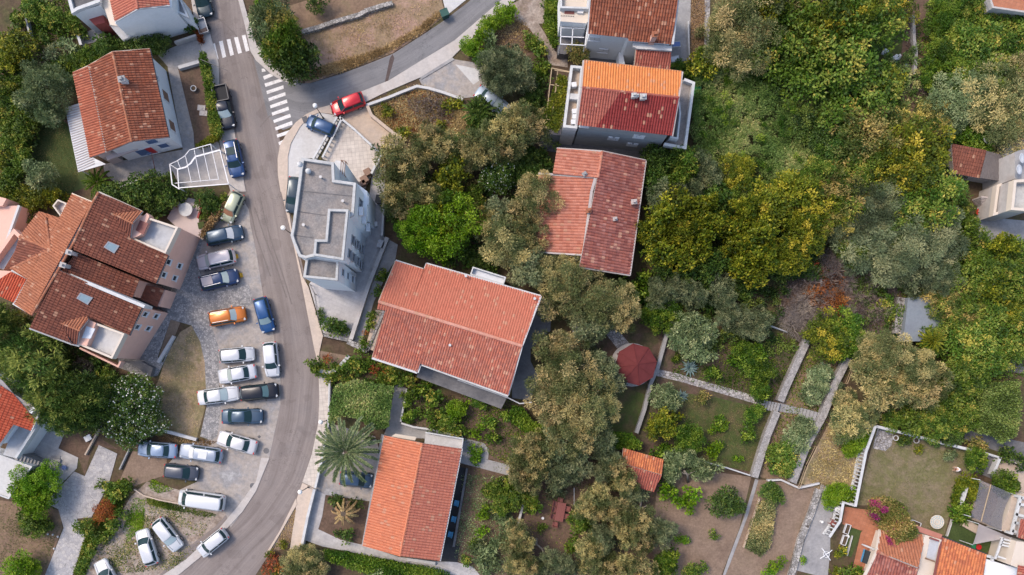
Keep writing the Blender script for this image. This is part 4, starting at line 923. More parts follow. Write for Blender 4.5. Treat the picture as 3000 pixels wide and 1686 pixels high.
# --- big coral-roofed house
h = House('house', 'largest house, wide coral-red roof with a pale ridge and stepped eaves', 'house', 't5 1500,950')
ZE, ZR = 4.2, 5.6
h.roof('tiles_coral', 't5 1290,545 2147,790', ZE, 't5 1338,958', ZR, ['t5 1055,524 1277,590 1144,899 925,831', 't5 1285,545 2149,790 2007,1166 1144,899'], amp=.06, row=.36)
h.roof('tiles_coral_worn_shaded', 't5 880,1250 1215,1358', ZE, 't5 1338,958', ZR, ['t5 925,831 995,852 975,897 915,887', 't5 990,850 1338,958 1220,1360 878,1250', 't5 1338,958 2007,1166 1902,1534 1240,1298'], amp=.085)  # worn, mixed tiles; also toned darker as the slope away from the light
h.cap('t5 925,830 1338,957 2007,1165', ZR + .04, 'ridge_pale', .2); 
h.strip('t5 1055,520 1270,588 1288,543 2149,788', ZE, .2, .16, 'white_coping', 'gutter'); h.strip('t5 2150,790 2008,1166 1903,1536', [ZE, ZR, ZE], .2, .16, 'white_coping', 'gutter'); h.strip('t5 876,1255 1218,1366 1242,1302 1903,1540', ZE, .28, .16, 'white_coping', 'gutter'); h.strip('t5 1053,522 924,832 990,880 877,1252', [ZE, ZR, ZR - .3, ZE], .1, .14, 'tan_concrete')
h.body(h.fp('t5 1050,560 2110,870 1900,1480 930,1220', ZE, .5), 'weathered_render', z1=4.0, planes=[])
h.slab('porch_roof', 't5 1245,1310 1900,1545 1850,1640 1210,1400', 2.2, 0, 2.1, 'dark_concrete', 'dark_concrete'); h.parapet('t5 1520,1420 1900,1555 1990,1600 2080,1590', 2.1, 2.4, .12, 'white_coping', False)
h.slab('balcony', 't5 1620,620 1640,570 1885,650 1870,700', 3.4, 0, 3.2, 'white_render', 'sheet_cloth'); h.parapet('t5 1615,625 1636,566 1888,645 1868,705', 3.2, 3.8, .14, 'white_coping')
h.slab('side_porch', 't5 900,890 975,900 880,1200 820,1180', 1.0, 0, .6, 'weathered_render', 'tan_concrete')
for q, z in (('t5 1465,1160', 5.0), ('t5 1585,640', 4.6), ('t6 170,810', 4.4)): p = GP(q, z)[0]; bm = bmesh.new(); b_lathe(bm, [(.09, -.4), (.09, .35), (.15, .36), (.15, .45)], p); obj('vent_pipe', bm, M('white_coping'), h.e, True)

# --- light orange gabled house
h = House('house', 'light orange house with one long straight ridge beside the date palm', 'house', 't9 1180,850')
ZE, ZR = 3.3, 4.7
h.roof('tiles_salmon', 't9 970,395 808,1222', ZE, 't9 1255,450', ZR, 't9 970,393 1256,450 1086,1302 806,1224', tile=.31)
h.roof('tiles_salmon_dull', 't9 1550,492 1385,1337', ZE, 't9 1255,450', ZR, 't9 1256,450 1552,492 1385,1338 1086,1302', tile=.31)  # duller copy of the west tiles: the east slope's shade is in the colour
h.cap('t9 1255,451 1086,1301', ZR + .04, 'tiles_salmon'); h.strip('t9 1556,492 1390,1340', ZE - .05, .16, .14, 'white_coping', 'gutter'); h.strip('t9 964,392 802,1224', ZE - .05, .16, .14, 'grey_concrete', 'gutter')
f = h.fp('t9 975,420 1545,510 1385,1320 815,1210', ZE, .4); h.body(f, 'weathered_render')
h.slab('canopy', 't9 1020,400 1050,380 1210,405 1200,432', 2.9, 2.75, 2.9, 'lawn' if False else 'cream_render'); h.slab('terrace', 't9 1280,372 1560,420 1550,500 1270,455', 2.0, 0, 1.9, 'white_render', 'pale_concrete')
h.parapet('t9 1278,370 1562,418 1552,492', 1.9, 2.4, .12, 'white_coping', False)
h.slab('side_wall', 't9 940,385 972,395 815,1225 795,1215 905,560', 1.2, 0, .5, 'grey_concrete'); h.slab('step', 't9 1140,1320 1355,1350 1350,1372 1140,1340', .6, 0, .45, 'pale_concrete')
h.slab('porch_wall', 't9 1585,640 1600,645 1500,1235 1482,1235', .6, 0, .5, 'dark_concrete')

# --- white house with brown tiles, top middle
h = House('house', 'white house with brown-red single slope roof at the top edge', 'house', 't2 900,100')
ZE, ZR = 6.4, 8.4
h.roof('tiles_rust', 't2 575,256 870,286', ZE, 't2 600,-60', ZR, ['t2 600,-80 1260,-80 1235,130 872,288 575,256', 't2 1235,130 1207,336 880,310 872,285'], tile=.30)
h.strip('t2 1262,-80 1252,0 1212,336', [ZR, 7.9, ZE], .25, .16, 'white_coping'); h.strip('t2 598,-80 574,258', [ZR, ZE], .25, .16, 'white_coping')
h.body(GP('t2 600,-90 1230,-90 1195,325 880,300 865,280 585,255', 6.2), 'white_render', z1=6.1, planes=[]); S = GP('t2 585,255 865,280', 6.2)
h.window(S[0], S[1], .17, 5.2, 1.0, .8, 'white_plastic'); h.window(S[0], S[1], .5, 2.4, 1.0, .8, 'white_plastic')
h.slab('roof_ledge', 't2 910,320 1210,345 1208,382 945,365 915,350', 5.8, 5.4, 5.7, 'white_coping'); h.chimney('t2 1065,290', 6.9, .55, .9, 0, 'pink_render', 'tiles_copper')
h.slab('stair_wall', 't2 808,375 835,380 860,505 812,490', 2.4, 0, 2.2, 'white_render')
h.slab('annex', 't2 365,-80 592,-80 575,150 560,165 368,150', 5.6, 0, 5.2, 'white_render', 'cream_render'); h.parapet('t2 362,-90 590,-90 578,68 365,62', 5.2, 5.9, .2, 'white_coping')
h.slab('annex_recess', 't2 398,72 472,74 470,108 396,104', 5.3, 5.2, 5.26, 'red_wood'); h.slab('annex_vent', 't2 495,78 540,80 538,104 493,102', 5.4, 5.2, 5.5, 'white_plastic')
h.slab('patio_floor', 't2 350,160 550,165 548,345 400,410 345,400', 1.6, 0, 1.5, 'dark_concrete'); h.slab('patio_back', 't2 385,160 548,168 545,190 385,183', 2.6, 1.5, 2.5, 'orange_plastic')
bm = bmesh.new()
for a, b in (((372, 150), (365, 335)), ((365, 335), (550, 345)), ((550, 345), (575, 160)), ((370, 212), (548, 218)), ((367, 278), (545, 285)), ((462, 165), (452, 340))): b_bar(bm, G(T(2, *a), 4.2), G(T(2, *b), 4.2), .09)
for a in ((365, 335), (550, 345)): p = G(T(2, *a), 4.2); b_bar(bm, (p.x, p.y, 1.4), p, .1)
obj('pergola_frame', bm, M('white_metal'), h.e, True)
bm = bmesh.new(); 
for k in range(8): x = 372 + k * 13; b_bar(bm, G(T(2, x, 118 + k * .8), 5.3), G(T(2, x, 140 + k * .8), 4.5), .07)
obj('vent_grille', bm, M('dark_metal'), h.e, True)
h = House('shed', 'low red-tiled annex below the white house at the top edge', 'shed', 't2 1060,440')
h.roof('tiles_dusty', 't2 925,502 1192,526', 4.4, 't2 940,365', 5.3, 't2 937,366 1202,380 1192,527 925,503'); h.body(h.fp('t2 940,370 1200,382 1190,520 928,498', 4.4, .2), 'weathered_render'); h.strip('t2 935,366 923,503', [5.3, 4.4], .12, .12, 'tan_concrete')

# --- orange and maroon roofed house
h = House('house', 'house with one bright orange and one maroon roof slope', 'house', 't2 880,760')
ZE, ZR = 7.8, 9.2
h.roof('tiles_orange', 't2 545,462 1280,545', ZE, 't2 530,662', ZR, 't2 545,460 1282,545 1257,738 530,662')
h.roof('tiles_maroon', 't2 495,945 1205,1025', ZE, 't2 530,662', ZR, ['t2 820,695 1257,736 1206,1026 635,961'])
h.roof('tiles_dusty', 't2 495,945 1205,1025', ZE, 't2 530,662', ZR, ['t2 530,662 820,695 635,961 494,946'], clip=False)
h.cap('t2 530,661 1257,737', ZR + .03, 'tiles_dusty'); h.strip('t2 543,458 1283,543', ZE, .14, .16, 'shutter_brown', 'gutter'); h.strip('t2 1285,545 1258,738 1208,1030', [ZE, ZR, ZE], .2, .14, 'fascia'); h.strip('t2 541,460 526,662 488,948', [ZE, ZR, ZE], .25, .14, 'fascia')
f = h.fp('t2 545,475 1275,555 1205,1020 500,940', 7.6, .25); h.body(f, 'grey_render'); SW = (f[2], f[3])
h.window(f[3], f[2], .05, 6.9, .9, .8, 'sheet_cloth'); [h.window(f[3], f[2], t_ + e_, z_, .6, .95, 'sheet_cloth', sill=False) for t_, z_ in ((.70, 5.2), (.43, 3.6), (.68, 2.2)) for e_ in (-.028, .028)]
h.chimney('t2 910,742', 8.9, .42, .8, 0, 'weathered_render', 'dull_coping'); h.chimney('t2 935,742', 8.9, .3, .7, 0, 'weathered_render', 'dull_coping'); h.chimney('t2 980,750', 8.9, .55, .7, 0, 'weathered_render', 'dull_coping')
h.slab('balcony', 't2 445,495 538,503 492,965 388,955', 6.4, 0, 5.7, 'weathered_render', 'tan_concrete'); h.parapet('t2 443,493 540,501 492,972 385,962', 5.7, 6.5, .28, 'white_coping')
h.slab('balcony_wall', 't2 425,700 508,705 500,748 420,742', 6.6, 5.7, 6.4, 'white_coping')
h.slab('lower_wing', 't2 240,930 480,985 480,1030 270,1010', 2.6, 0, 2.4, 'grey_render', 'blush_render')
h.slab('side_terrace', 't2 1285,590 1372,630 1305,1112 1150,1085 1215,1000', 4.0, 0, 3.6, 'weathered_render', 'gravel_roof'); h.parapet('t2 1300,600 1372,628 1307,1116 1150,1088', 3.6, 4.3, .3, 'white_coping', False); h.parapet('t2 1262,770 1270,860 1250,1045 1195,1035', 3.6, 4.9, .18, 'white_coping', False, 'terrace_wall')
for k, (x, y) in enumerate(((465, 650), (470, 850), (472, 890), (462, 930))): p = G(T(2, x, y), 6.0); bm = bmesh.new(); b_box(bm, p + Vector((0, 0, .1)), (.55, .5, .7), .1); obj('balcony_box', bm, M('white_plastic'), h.e, True)

# --- old red double roof
h = House('house', 'weathered red roof with a stepped left slope below the grey rendered house', 'house', 't6 520,50')
ZE, ZR = 4.0, 5.3
h.roof('tiles_light_old', 't2 340,1125 310,1312', ZE + .3, 't2 682,1146', ZR, ['t2 340,1124 682,1146 650,1345 308,1313'], tile=.33)  # paler tiles: the west slope's brightness is put into the colour
h.roof('tiles_light_old', 't2 205,1316 t6 165,452', ZE - .4, 't2 648,1345', ZR - .3, ['t2 203,1315 632,1346 t6 540,476 t6 162,452'], clip=False, tile=.33)
h.roof('tiles_old', 't2 1005,1215 t6 885,626', ZE, 't2 682,1146', ZR, ['t2 682,1146 1007,1215 t6 887,628 508,566'], tile=.33)  # darker tiles: the east slope's shade is put into the colour
h.cap('t2 682,1146 650,1340', ZR + .04, 'tiles_light_old', .17); h.strip('t2 628,1348 t6 600,0 538,478', ZR - .1, .3, .18, 'fascia'); h.strip('t2 200,1312 640,1342', [ZE - .3, ZR - .2], .25, .16, 'fascia'); h.strip('t2 338,1122 682,1144 1008,1213', [ZE + .3, ZR, ZE], .18, .16, 'fascia'); h.strip('t2 1010,1215 t6 890,632 508,570', [ZE, ZE, ZR], .18, .16, 'fascia'); h.strip('t6 160,455 540,480', [ZE - .4, ZR - .3], .18, .16, 'fascia')
h.body(GP('t2 350,1150 990,1230 t6 870,600 530,550 520,460 200,430 t2 240,1340 320,1320', 3.6), 'weathered_render', z1=3.5, planes=[])
h.chimney('t6 575,150', 5.2, .45, .5, .1, 'tiles_copper', 'tiles_copper'); h.chimney('t6 915,85', 4.6, .5, .5, .1, 'ridge_pale', 'fascia'); h.chimney('t2 545,1320', 4.9, .4, .3, .6, 'grey_concrete', 'grey_concrete'); h.chimney('t6 775,210', 4.7, .38, .25, .2, 'weathered_render', 'fascia')

# --- small orange shed
h = House('shed', 'small orange-tiled garden shed half hidden under an olive tree', 'shed', 't10 980,650')
h.roof('tiles_burnt', 't10 840,490 1138,574', 2.3, 't10 1130,688', 2.9, 't10 838,488 1140,574 1130,690 828,603'); h.roof('tiles_dusty', 't10 1070,815 960,790', 2.3, 't10 1130,688', 2.9, 't10 828,603 1130,690 1068,818 780,730')
h.body(h.fp('t10 845,500 1130,585 1070,800 800,720', 2.3, .3), 'weathered_render')
# --- octagonal gazebo
t = House('gazebo', 'octagonal garden gazebo with a dark red felt roof', 'gazebo', 't6 937,1305')
c0 = GP('t6 937,1305', 2.6)[0]; Rg = 2.42; a0 = R(8)
oc = [Vector((c0.x + Rg * math.cos(a0 + k * PI / 4), c0.y + Rg * math.sin(a0 + k * PI / 4), 2.5)) for k in range(8)]
ap = Vector((c0.x, c0.y, 3.35)); bm = bmesh.new(); A = bm.verts.new(ap); B = [bm.verts.new(p) for p in oc]; D = [bm.verts.new(p - Vector((0, 0, .14))) for p in oc]
for k in range(8): face(bm, (B[k], B[(k + 1) % 8], A)); face(bm, (D[k], D[(k + 1) % 8], B[(k + 1) % 8], B[k]))
face(bm, D[::-1]); obj('roof', bm, M('maroon_felt'), t.e, True)
bm = bmesh.new()
for p in oc: b_bar(bm, p + Vector((0, 0, .03)), ap + Vector((0, 0, .03)), .06, .05)
obj('hip_cap', bm, M('maroon_felt'), t.e, True)
for p in oc:
    q = Vector((c0.x, c0.y, 0)).lerp(Vector((p.x, p.y, 0)), .88); bm = bmesh.new(); b_bar(bm, (q.x, q.y, .1), (q.x, q.y, 2.4), .14); obj('post', bm, M('red_wood'), t.e, True)
bm = bmesh.new(); b_lathe(bm, [(2.55, 0), (2.55, .14), (2.4, .15)], (c0.x, c0.y, 0), 24); obj('floor', bm, M('weathered_render'), t.e, True)

# --- right-edge house and its annex
surf('sheet_grey', [(0.13, 0.115, 0.115), (0.17, 0.15, 0.145)], .6, 5, .15, .1)
h = House('shed', 'low annex with brown-red tiles and grey sheeting near the right edge', 'shed', 't3 1600,1230')
h.roof('tiles_brown', 't3 1400,1310 1600,1350', 2.6, 't3 1385,1085', 3.1, 't3 1383,1085 1647,1135 1602,1348 1400,1312', amp=.05); h.slab('sheet_roof', 't3 1650,1140 1806,1182 1782,1372 1603,1345', 2.9, 2.75, 2.9, 'sheet_grey')
bm = bmesh.new()
for k in range(13): a = Vector(T(3, 1650, 1140)).lerp(Vector(T(3, 1806, 1182)), k / 12); b = Vector(T(3, 1603, 1345)).lerp(Vector(T(3, 1782, 1372)), k / 12); b_bar(bm, G(a, 2.92), G(b, 2.92), .06, .05)
obj('sheet_rib', bm, M('sheet_grey'), h.e, True); h.body(GP('t3 1400,1110 1780,1190 1760,1350 1420,1290', 2.5), 'weathered_render', z1=2.5, planes=[])
h = House('house', 'white multi-level house with tan balcony parapets at the right edge', 'house', [(2960, 560)][0:1] if False else 't7 1880,0')
def z5(s_): return [(2750 + float(q.split(',')[0]) / 4.524, 400 + float(q.split(',')[1]) / 4.524) for q in s_.split()]
h.slab('wall', z5('1010,210 1060,190 1300,130 1300,640 1010,560'), 5.6, 0, 5.6, 'weathered_render', 'grey_concrete'); h.slab('side_wall', z5('880,230 975,200 985,20 1080,-20 1300,-60 1300,120 930,270'), 3.5, 0, 3.4, 'grey_render', 'grey_concrete')
h.slab('balcony', z5('775,640 1000,570 955,985 720,1055'), 3.2, 0, 2.6, 'weathered_render', 'terrace_floor'); h.parapet(z5('775,640 1000,570 955,985 720,1055'), 2.6, 3.4, .3, 'cream_render')
h.slab('upper_balcony', z5('1000,575 1300,560 1300,960 1131,990 960,975'), 5.6, 0, 5.0, 'weathered_render', 'dull_coping'); h.parapet(z5('1000,575 1300,560 1300,960 1131,990 960,975'), 5.0, 5.9, .3, 'cream_render')
h.slab('shaft', z5('930,330 1040,240 1010,570 920,600'), 2.0, 0, 1.8, 'dark_concrete')

for q, r_ in (('1100,290', .55), ('1062,440', .55)):
    p = G(z5(q)[0], 6.6); bm = bmesh.new(); b_lathe(bm, [(.05, -.16), (r_ * .6, -.08), (r_, .06), (r_ * .98, .07), (r_ * .5, -.04)], (0, 0, 0), 18); d_ = obj('satellite_dish', bm, M('white_plastic'), h.e, True, True)
    d_.matrix_parent_inverse = Matrix.Translation(p - h.e.location) if False else d_.matrix_parent_inverse
    for v in d_.data.vertices: v.co = p + Matrix.Rotation(.5, 3, 'Y') @ v.co
t = thing('staircase', 'narrow grey stair beside the tan balcony at the right edge', 'stairs', tuple(G(z5('650,880')[0])))
for k in range(10):
    a, b = Vector(z5('640,800')[0]), Vector(z5('650,1000')[0]); zt = 1.7 - .16 * k; p = G(a.lerp(b, (k + .5) / 10), zt); bm = bmesh.new(); b_box(bm, (p.x, p.y, zt / 2), (1.35, .19, zt), -.1); obj('step', bm, M('fascia'), t, True)

# --- bottom right house group
h = House('house', 'rust-tiled house under the bougainvillea in the bottom right corner', 'house', 't11 1000,1350')
ZE, ZR = 1.7, 3.1
h.roof('tiles_copper', 't11 850,1110 1185,1140', ZE, 't11 820,1268', ZR, 't11 845,1108 1185,1145 1132,1392 820,1268', tile=.33); h.roof('tiles_old', 't11 660,1560 1080,1600', ZE, 't11 820,1268', ZR, 't11 820,1268 1132,1392 1090,1640 640,1600', tile=.33)
h.cap('t11 820,1267 1132,1391', ZR + .05, 'tiles_light_old', .19); h.strip('t11 845,1105 818,1268 655,1600', [ZE, ZR, ZE], .3, .2, 'cream_render'); h.body(GP('t11 860,1125 1175,1160 1080,1620 720,1580', 1.5), 'cream_render', z1=1.5, planes=[])
h.slab('flat_roof', 't11 1185,1142 1310,1180 1262,1448 1230,1640 1070,1640', 2.4, 0, 2.4, 'cream_render'); h.slab('roof_recess', 't11 1225,1172 1292,1192 1262,1345 1195,1320', 2.5, 2.4, 2.48, 'terrace_floor'); h.parapet('t11 1235,1170 1292,1190', 2.4, 2.9, .2, 'red_wood', False); h.parapet('t11 1195,1322 1262,1345', 2.4, 2.7, .15, 'wood', False)
h.parapet('t11 1115,1090 1310,1160', 1.2, 2.2, .6, 'brick_band', False); h.slab('porch_beam', 't11 715,1222 725,1215 812,1248 805,1262', 1.8, 1.4, 1.8, 'white_coping')
h.slab('blue_edged_table', 't11 735,1255 790,1275 750,1365 710,1350', .5, 0, .45, 'blue_plastic', 'pane')  # low glass-topped table with a blue edge
h = House('house', 'house with a bright orange roof beside the white flat roof, bottom right', 'house', 't11 1450,1400')
h.roof('tiles_burnt', 't11 1320,1165 1640,1288', 2.2, 't11 1265,1448', 3.2, 't11 1318,1162 1643,1290 1600,1660 1225,1620', tile=.33); h.strip('t11 1316,1158 1646,1288', 2.2, .18, .16, 'dark_metal', 'gutter'); h.strip('t11 1314,1160 1220,1620', [2.2, 3.8], .2, .16, 'red_wood'); h.body(GP('t11 1330,1180 1630,1300 1590,1650 1250,1610', 1.9), 'cream_render', z1=1.9, planes=[])
h.slab('flat_roof', 't11 1645,1325 1800,1372 1960,1420 1960,1640 1605,1640', 2.0, 0, 2.0, 'white_render'); h.strip('t11 1645,1300 1690,1310 1690,1340', 2.1, .3, .3, 'white_coping', 'ledge')
h = House('house', 'tan house with a white beam pergola at the lower right edge', 'house', 't11 1920,1100')
h.slab('wall', 't11 1875,1190 1960,1200 1960,1420 1830,1370', 4.0, 0, 4.0, 'cream_render'); h.roof('tiles_dusty', 't11 1895,1160 1960,1170', 4.2, 't11 1905,1030', 5.0, 't11 1905,1020 2000,1030 2000,1190 1880,1160'); h.roof('tiles_dusty', 't11 1880,1448 1885,1375', 4.2, 't11 1960,1400', 4.6, 't11 1885,1370 2000,1390 2000,1600 1860,1600', clip=False)
h.slab('terrace', 't11 1850,840 1960,830 1960,1030 1890,1150 1760,1110 1830,960', 2.6, 0, 2.4, 'cream_render', 'tan_concrete')
bm = bmesh.new()
for a, b in (((1905, 855), (1835, 1140)), ((1890, 910), (1960, 920)), ((1865, 985), (1960, 1010)), ((1855, 1050), (1960, 1065)), ((1838, 1110), (1900, 1130)), ((1905, 860), (1960, 870))): b_bar(bm, G(T(11, *a), 3.4), G(T(11, *b), 3.4), .3, .25)
for a in ((1905, 855), (1838, 1130)): p = G(T(11, *a), 3.4); b_bar(bm, (p.x, p.y, 2.3), p, .25)
obj('pergola', bm, M('white_coping'), h.e, True)
bm = bmesh.new()
for a, b in (((1770, 1165), (1715, 1320)), ((1885, 1195), (1835, 1350)), ((1768, 1172), (1883, 1200)), ((1760, 1195), (1875, 1222)), ((1752, 1215), (1868, 1242)), ((1724, 1302), (1845, 1340))): b_bar(bm, G(T(11, *a), 3.0), G(T(11, *b), 3.0), .2, .2)
for a in ((1770, 1165), (1715, 1320), (1885, 1195), (1835, 1350)): p = G(T(11, *a), 3.0); b_bar(bm, (p.x, p.y, 0), p, .16)
t = thing('pergola', 'white slatted pergola over the courtyard with an orange tub', 'pergola', tuple(GP('t11 1800,1260')[0])); obj('frame', bm, M('white_coping'), t, True)
# --- corner terrace top right, concrete slab roof
h = House('terrace_building', 'terracotta-floored roof terrace in the top right corner', 'terrace', 't3 1850,20')
h.slab('wall', 't3 1680,-20 1985,-40 1985,90 1900,85 1700,55', 4.0, 0, 3.6, 'weathered_render', 'terrace_tiles'); h.parapet('t3 1672,-30 1700,55 1905,85 1985,95', 3.6, 4.2, .2, 'weathered_render', False)
h = House('water_tank', 'blue-grey concrete slab roof of a cistern among the trees on the right', 'cistern', 't7 1150,950')
h.slab('wall', 't7 1058,800 1215,795 1330,960 1260,1130 1020,1130', 1.6, 0, 1.6, 'blue_concrete')
# ------------------------------------------------------------------ vehicles (front towards +x)
KINDS = { # L, W, H, windscreen base, roof front, roof rear, rear base (fractions from the front), belt, hood z, tail z
 'hatch': (4.05, 1.74, 1.48, .24, .40, .88, .975, .92, .80, .92), 'sedan': (4.6, 1.80, 1.45, .27, .42, .70, .85, .90, .78, .93), 'suv': (4.4, 1.84, 1.64, .25, .38, .90, .98, 1.02, .95, 1.0),
 'wagon': (4.75, 1.82, 1.50, .25, .40, .88, .97, .92, .80, .92), 'van': (5.1, 1.95, 1.98, .11, .25, .965, .99, 1.12, 1.02, 1.1), 'pickup': (5.2, 1.86, 1.78, .25, .37, .56, .60, 1.05, .98, 1.02), 'small': (3.7, 1.66, 1.48, .22, .37, .90, .98, .92, .82, .92)}
def make_car(kind, mpaint, shade=None, rails=False, panel=None, name='parked_car', L=None):
    L0, W, Ht, f0, f1, f2, f3, belt, hz, tz = KINDS[kind]; L = L or L0; h = W / 2
    root = thing(name, '', 'car'); X = lambda f: L / 2 - f * L
    st = [(0.0, .70, .42, hz - .26), (.012, .80, .30, hz - .16), (.05, .92, .24, hz - .07), (.13, .985, .22, hz - .01), (f0, 1.0, .22, (hz + belt) / 2 + .03), ((f0 + f3) / 2, 1.0, .22, belt), (max(f3 - .1, f0 + .3), 1.0, .22, tz), (.95, .95, .24, tz - .02), (.985, .86, .30, tz - .10), (1.0, .76, .42, tz - .24)]
    bm = bmesh.new(); prev = None
    for f, w, zb, zt in st:
        x = X(f); y = h * w
        half = [(y * .86, zb), (y * .985, zb + .12), (y, zb + (zt - zb) * .55), (y * .975, zt - .09), (y * .90, zt - .015), (y * .55, zt + .018), (0, zt + .03)]
        ring = [bm.verts.new((x, a, b)) for a, b in half] + [bm.verts.new((x, -a, b)) for a, b in half[-2::-1]]
        if prev:
            n = len(ring)
            for i in range(n - 1): face(bm, (prev[i], prev[i + 1], ring[i + 1], ring[i]))
            face(bm, (prev[n - 1], prev[0], ring[0], ring[n - 1]))
        else: face(bm, ring)
        prev = ring
    face(bm, prev[::-1])
    if kind == 'pickup':      # hollow the cargo bed
        pass
    # cabin
    zb = belt - .03; zr = Ht - .05; wb, wr = h * .90, h * .70
    def ring(x0, x1, w, z, cr, k=1.0):
        a, b = X(x0), X(x1)
        pts = [(a + .11 * k, 0), (a + .06 * k, w * .62), (a - .04 * k, w * .95), (a - .22, w), ((a + b) / 2, w * 1.01), (b + .18, w * .985), (b + .03, w * .9), (b - .03, w * .5), (b - .05, 0)]
        return [Vector((x, y, z + cr * (1 - (abs(y) / w) ** 2))) for x, y in pts] + [Vector((x, -y, z + cr * (1 - (abs(y) / w) ** 2))) for x, y in pts[-2:0:-1]]
    rb = ring(f0, f3, wb, zb, 0.0); rr = ring(f1, f2, wr, zr, .03, .6)
    rt = [Vector((p.x * .95 + (X(f1) + X(f2)) / 2 * .05, p.y * .86, p.z + .035)) for p in rr]
    vb = [bm.verts.new(p) for p in rb]; vr = [bm.verts.new(p) for p in rr]; vt = [bm.verts.new(p) for p in rt]; n = len(vb)
    for i in range(n):
        j = (i + 1) % n; face(bm, (vb[i], vb[j], vr[j], vr[i])); face(bm, (vr[i], vr[j], vt[j], vt[i]))
    face(bm, vt)
    body = obj('body', bm, mpaint, root, smooth=True)
    # glass: plates lifted off the cabin sides
    def glass(nm, idx, m0=.10, m1=.08, off=.012, mt='car_glass', e=.07):
        bm = bmesh.new(); lo = [rb[i] for i in idx]; hi = [rr[i] for i in idx]
        nrm = Vector(); 
        for a, b, c in zip(lo[:-1], lo[1:], hi[1:]): nrm += (b - a).cross(c - a)
        nrm.normalize(); mid = sum(lo + hi, Vector()) / (2 * len(lo))
        if nrm.dot(mid - Vector((mid.x * .2, 0, mid.z - .3))) < 0: nrm = -nrm
        cl, ch = sum(lo, Vector()) / len(lo), sum(hi, Vector()) / len(hi)
        A = []; B = []
        for a, b in zip(lo, hi):
            a2 = cl + (a - cl) * (1 - e); b2 = ch + (b - ch) * (1 - e)
            A.append(a2.lerp(b2, m0) + nrm * off); B.append(a2.lerp(b2, 1 - m1) + nrm * off)
        VA = [bm.verts.new(p) for p in A]; VB = [bm.verts.new(p) for p in B]
        for i in range(len(A) - 1): face(bm, (VA[i], VA[i + 1], VB[i + 1], VB[i]))
        o = obj(nm, bm, M(mt), root, smooth=True)
        for p in o.data.polygons:
            if p.normal.dot(nrm) < 0: o.data.flip_normals(); break
        return o
    ws = glass('windshield', [14, 15, 0, 1, 2], .04, .04)
    if shade: 
        s_ = glass('screen_overlay', [14, 15, 0, 1, 2], .06, .06, .006 if shade == 'green_reflect' else .02, shade, .1)  # white ones are real sun covers; the others paint a windscreen reflection
    glass('rear_window', [6, 7, 8, 9, 10], .22, .10)
    for ids in ((2, 3, 4), (4, 5, 6), (12, 13, 14), (10, 11, 12)): glass('side_window', ids, .12, .14, .012, 'car_glass', .06)
    # wheels
    for sx in (.19, .80):
        for sy in (-1, 1):
            bm = bmesh.new(); 
            for v_, f_ in ():
                pass
            prof = [(.20, -.1), (.30, -.1), (.325, -.06), (.325, .06), (.30, .1), (.20, .1)]
            b_lathe(bm, prof, (0, 0, 0), 18)
            bmesh.ops.rotate(bm, verts=bm.verts, matrix=Matrix.Rotation(PI / 2, 3, 'X'))
            w_ = obj('wheel', bm, M('rubber'), root); w_.location = (X(sx), sy * (h - .07), .325)
            bm = bmesh.new(); b_lathe(bm, [(.02, -.03), (.21, -.03), (.21, .02), (.06, .03)], (0, 0, 0), 14); bmesh.ops.rotate(bm, verts=bm.verts, matrix=Matrix.Rotation(-sy * PI / 2, 3, 'X'))
            r_ = obj('rim', bm, M('rim'), w_); r_.location = (0, sy * .09, 0)
    for sy in (-1, 1):
        bm = bmesh.new(); b_box(bm, (X(.055), sy * h * .68, hz - .115), (.22, .30, .12), sy * -.45); obj('headlight', bm, M('headlamp'), root)
        bm = bmesh.new(); b_box(bm, (X(.972), sy * h * .72, tz - .15), (.14, .26, .2), sy * .3); obj('taillight', bm, M('tail_red'), root)
        bm = bmesh.new(); b_box(bm, (X(f0 + .07), sy * (h + .09), belt + .05), (.13, .2, .13), sy * -.15); obj('side_mirror', bm, mpaint, root)
        if rails:
            bm = bmesh.new(); b_bar(bm, (X(f1 + .05), sy * wr * .9, Ht + .03), (X(f2 - .04), sy * wr * .9, Ht + .03), .045, .05); obj('roof_rail', bm, M('rim'), root)
    bm = bmesh.new(); b_box(bm, (X(.002), 0, hz - .36), (.03, W * .5, .12)); obj('grille', bm, M('black_plastic'), root)
    bm = bmesh.new(); b_box(bm, (X(1.0) - .005, 0, tz - .42), (.03, .5, .11)); obj('number_plate', bm, M('white_plastic'), root)
    bm = bmesh.new()
    for sy in (-1, 1):
        b_bar(bm, (X(f0 + .02), sy * h * .72, (hz + belt) / 2 + .062), (X(.07), sy * h * .60, hz + .0), .022, .012)
    obj('bonnet_seam', bm, M('black_plastic'), root)
    if panel:
        bm = bmesh.new(); b_box(bm, ((X(f1) + X(f2)) / 2 + panel[0], 0, Ht + .035), (panel[1], wr * 1.45, .03)); obj('sunroof', bm, M(panel[2]), root)
    if kind == 'pickup':
        bm = bmesh.new(); x0, x1 = X(.625), X(.975); zz = tz + .02
        for a, b in (((x0, h * .9), (x1, h * .9)), ((x0, -h * .9), (x1, -h * .9)), ((x0, -h * .9), (x0, h * .9)), ((x1, -h * .9), (x1, h * .9))): b_bar(bm, (a[0], a[1], zz + .14), (b[0], b[1], zz + .14), .09, .32)
        obj('bed_wall', bm, mpaint, root)
        bm = bmesh.new(); b_box(bm, ((x0 + x1) / 2, 0, zz + .02), (abs(x1 - x0) - .09, h * 1.7, .04)); obj('bed_liner', bm, M('rubber'), root)
    return root
def Z(o, sc, x, y): return (o[0] + x / sc, o[1] + y / sc)
S1, S2, S3, S4, S5, S8 = ((560, 540), 6.437), ((560, 765), 6.437), ((560, 990), 6.437), ((380, 1180), 4.8275), ((250, 1420), 5.444), ((550, 0), 6.437)
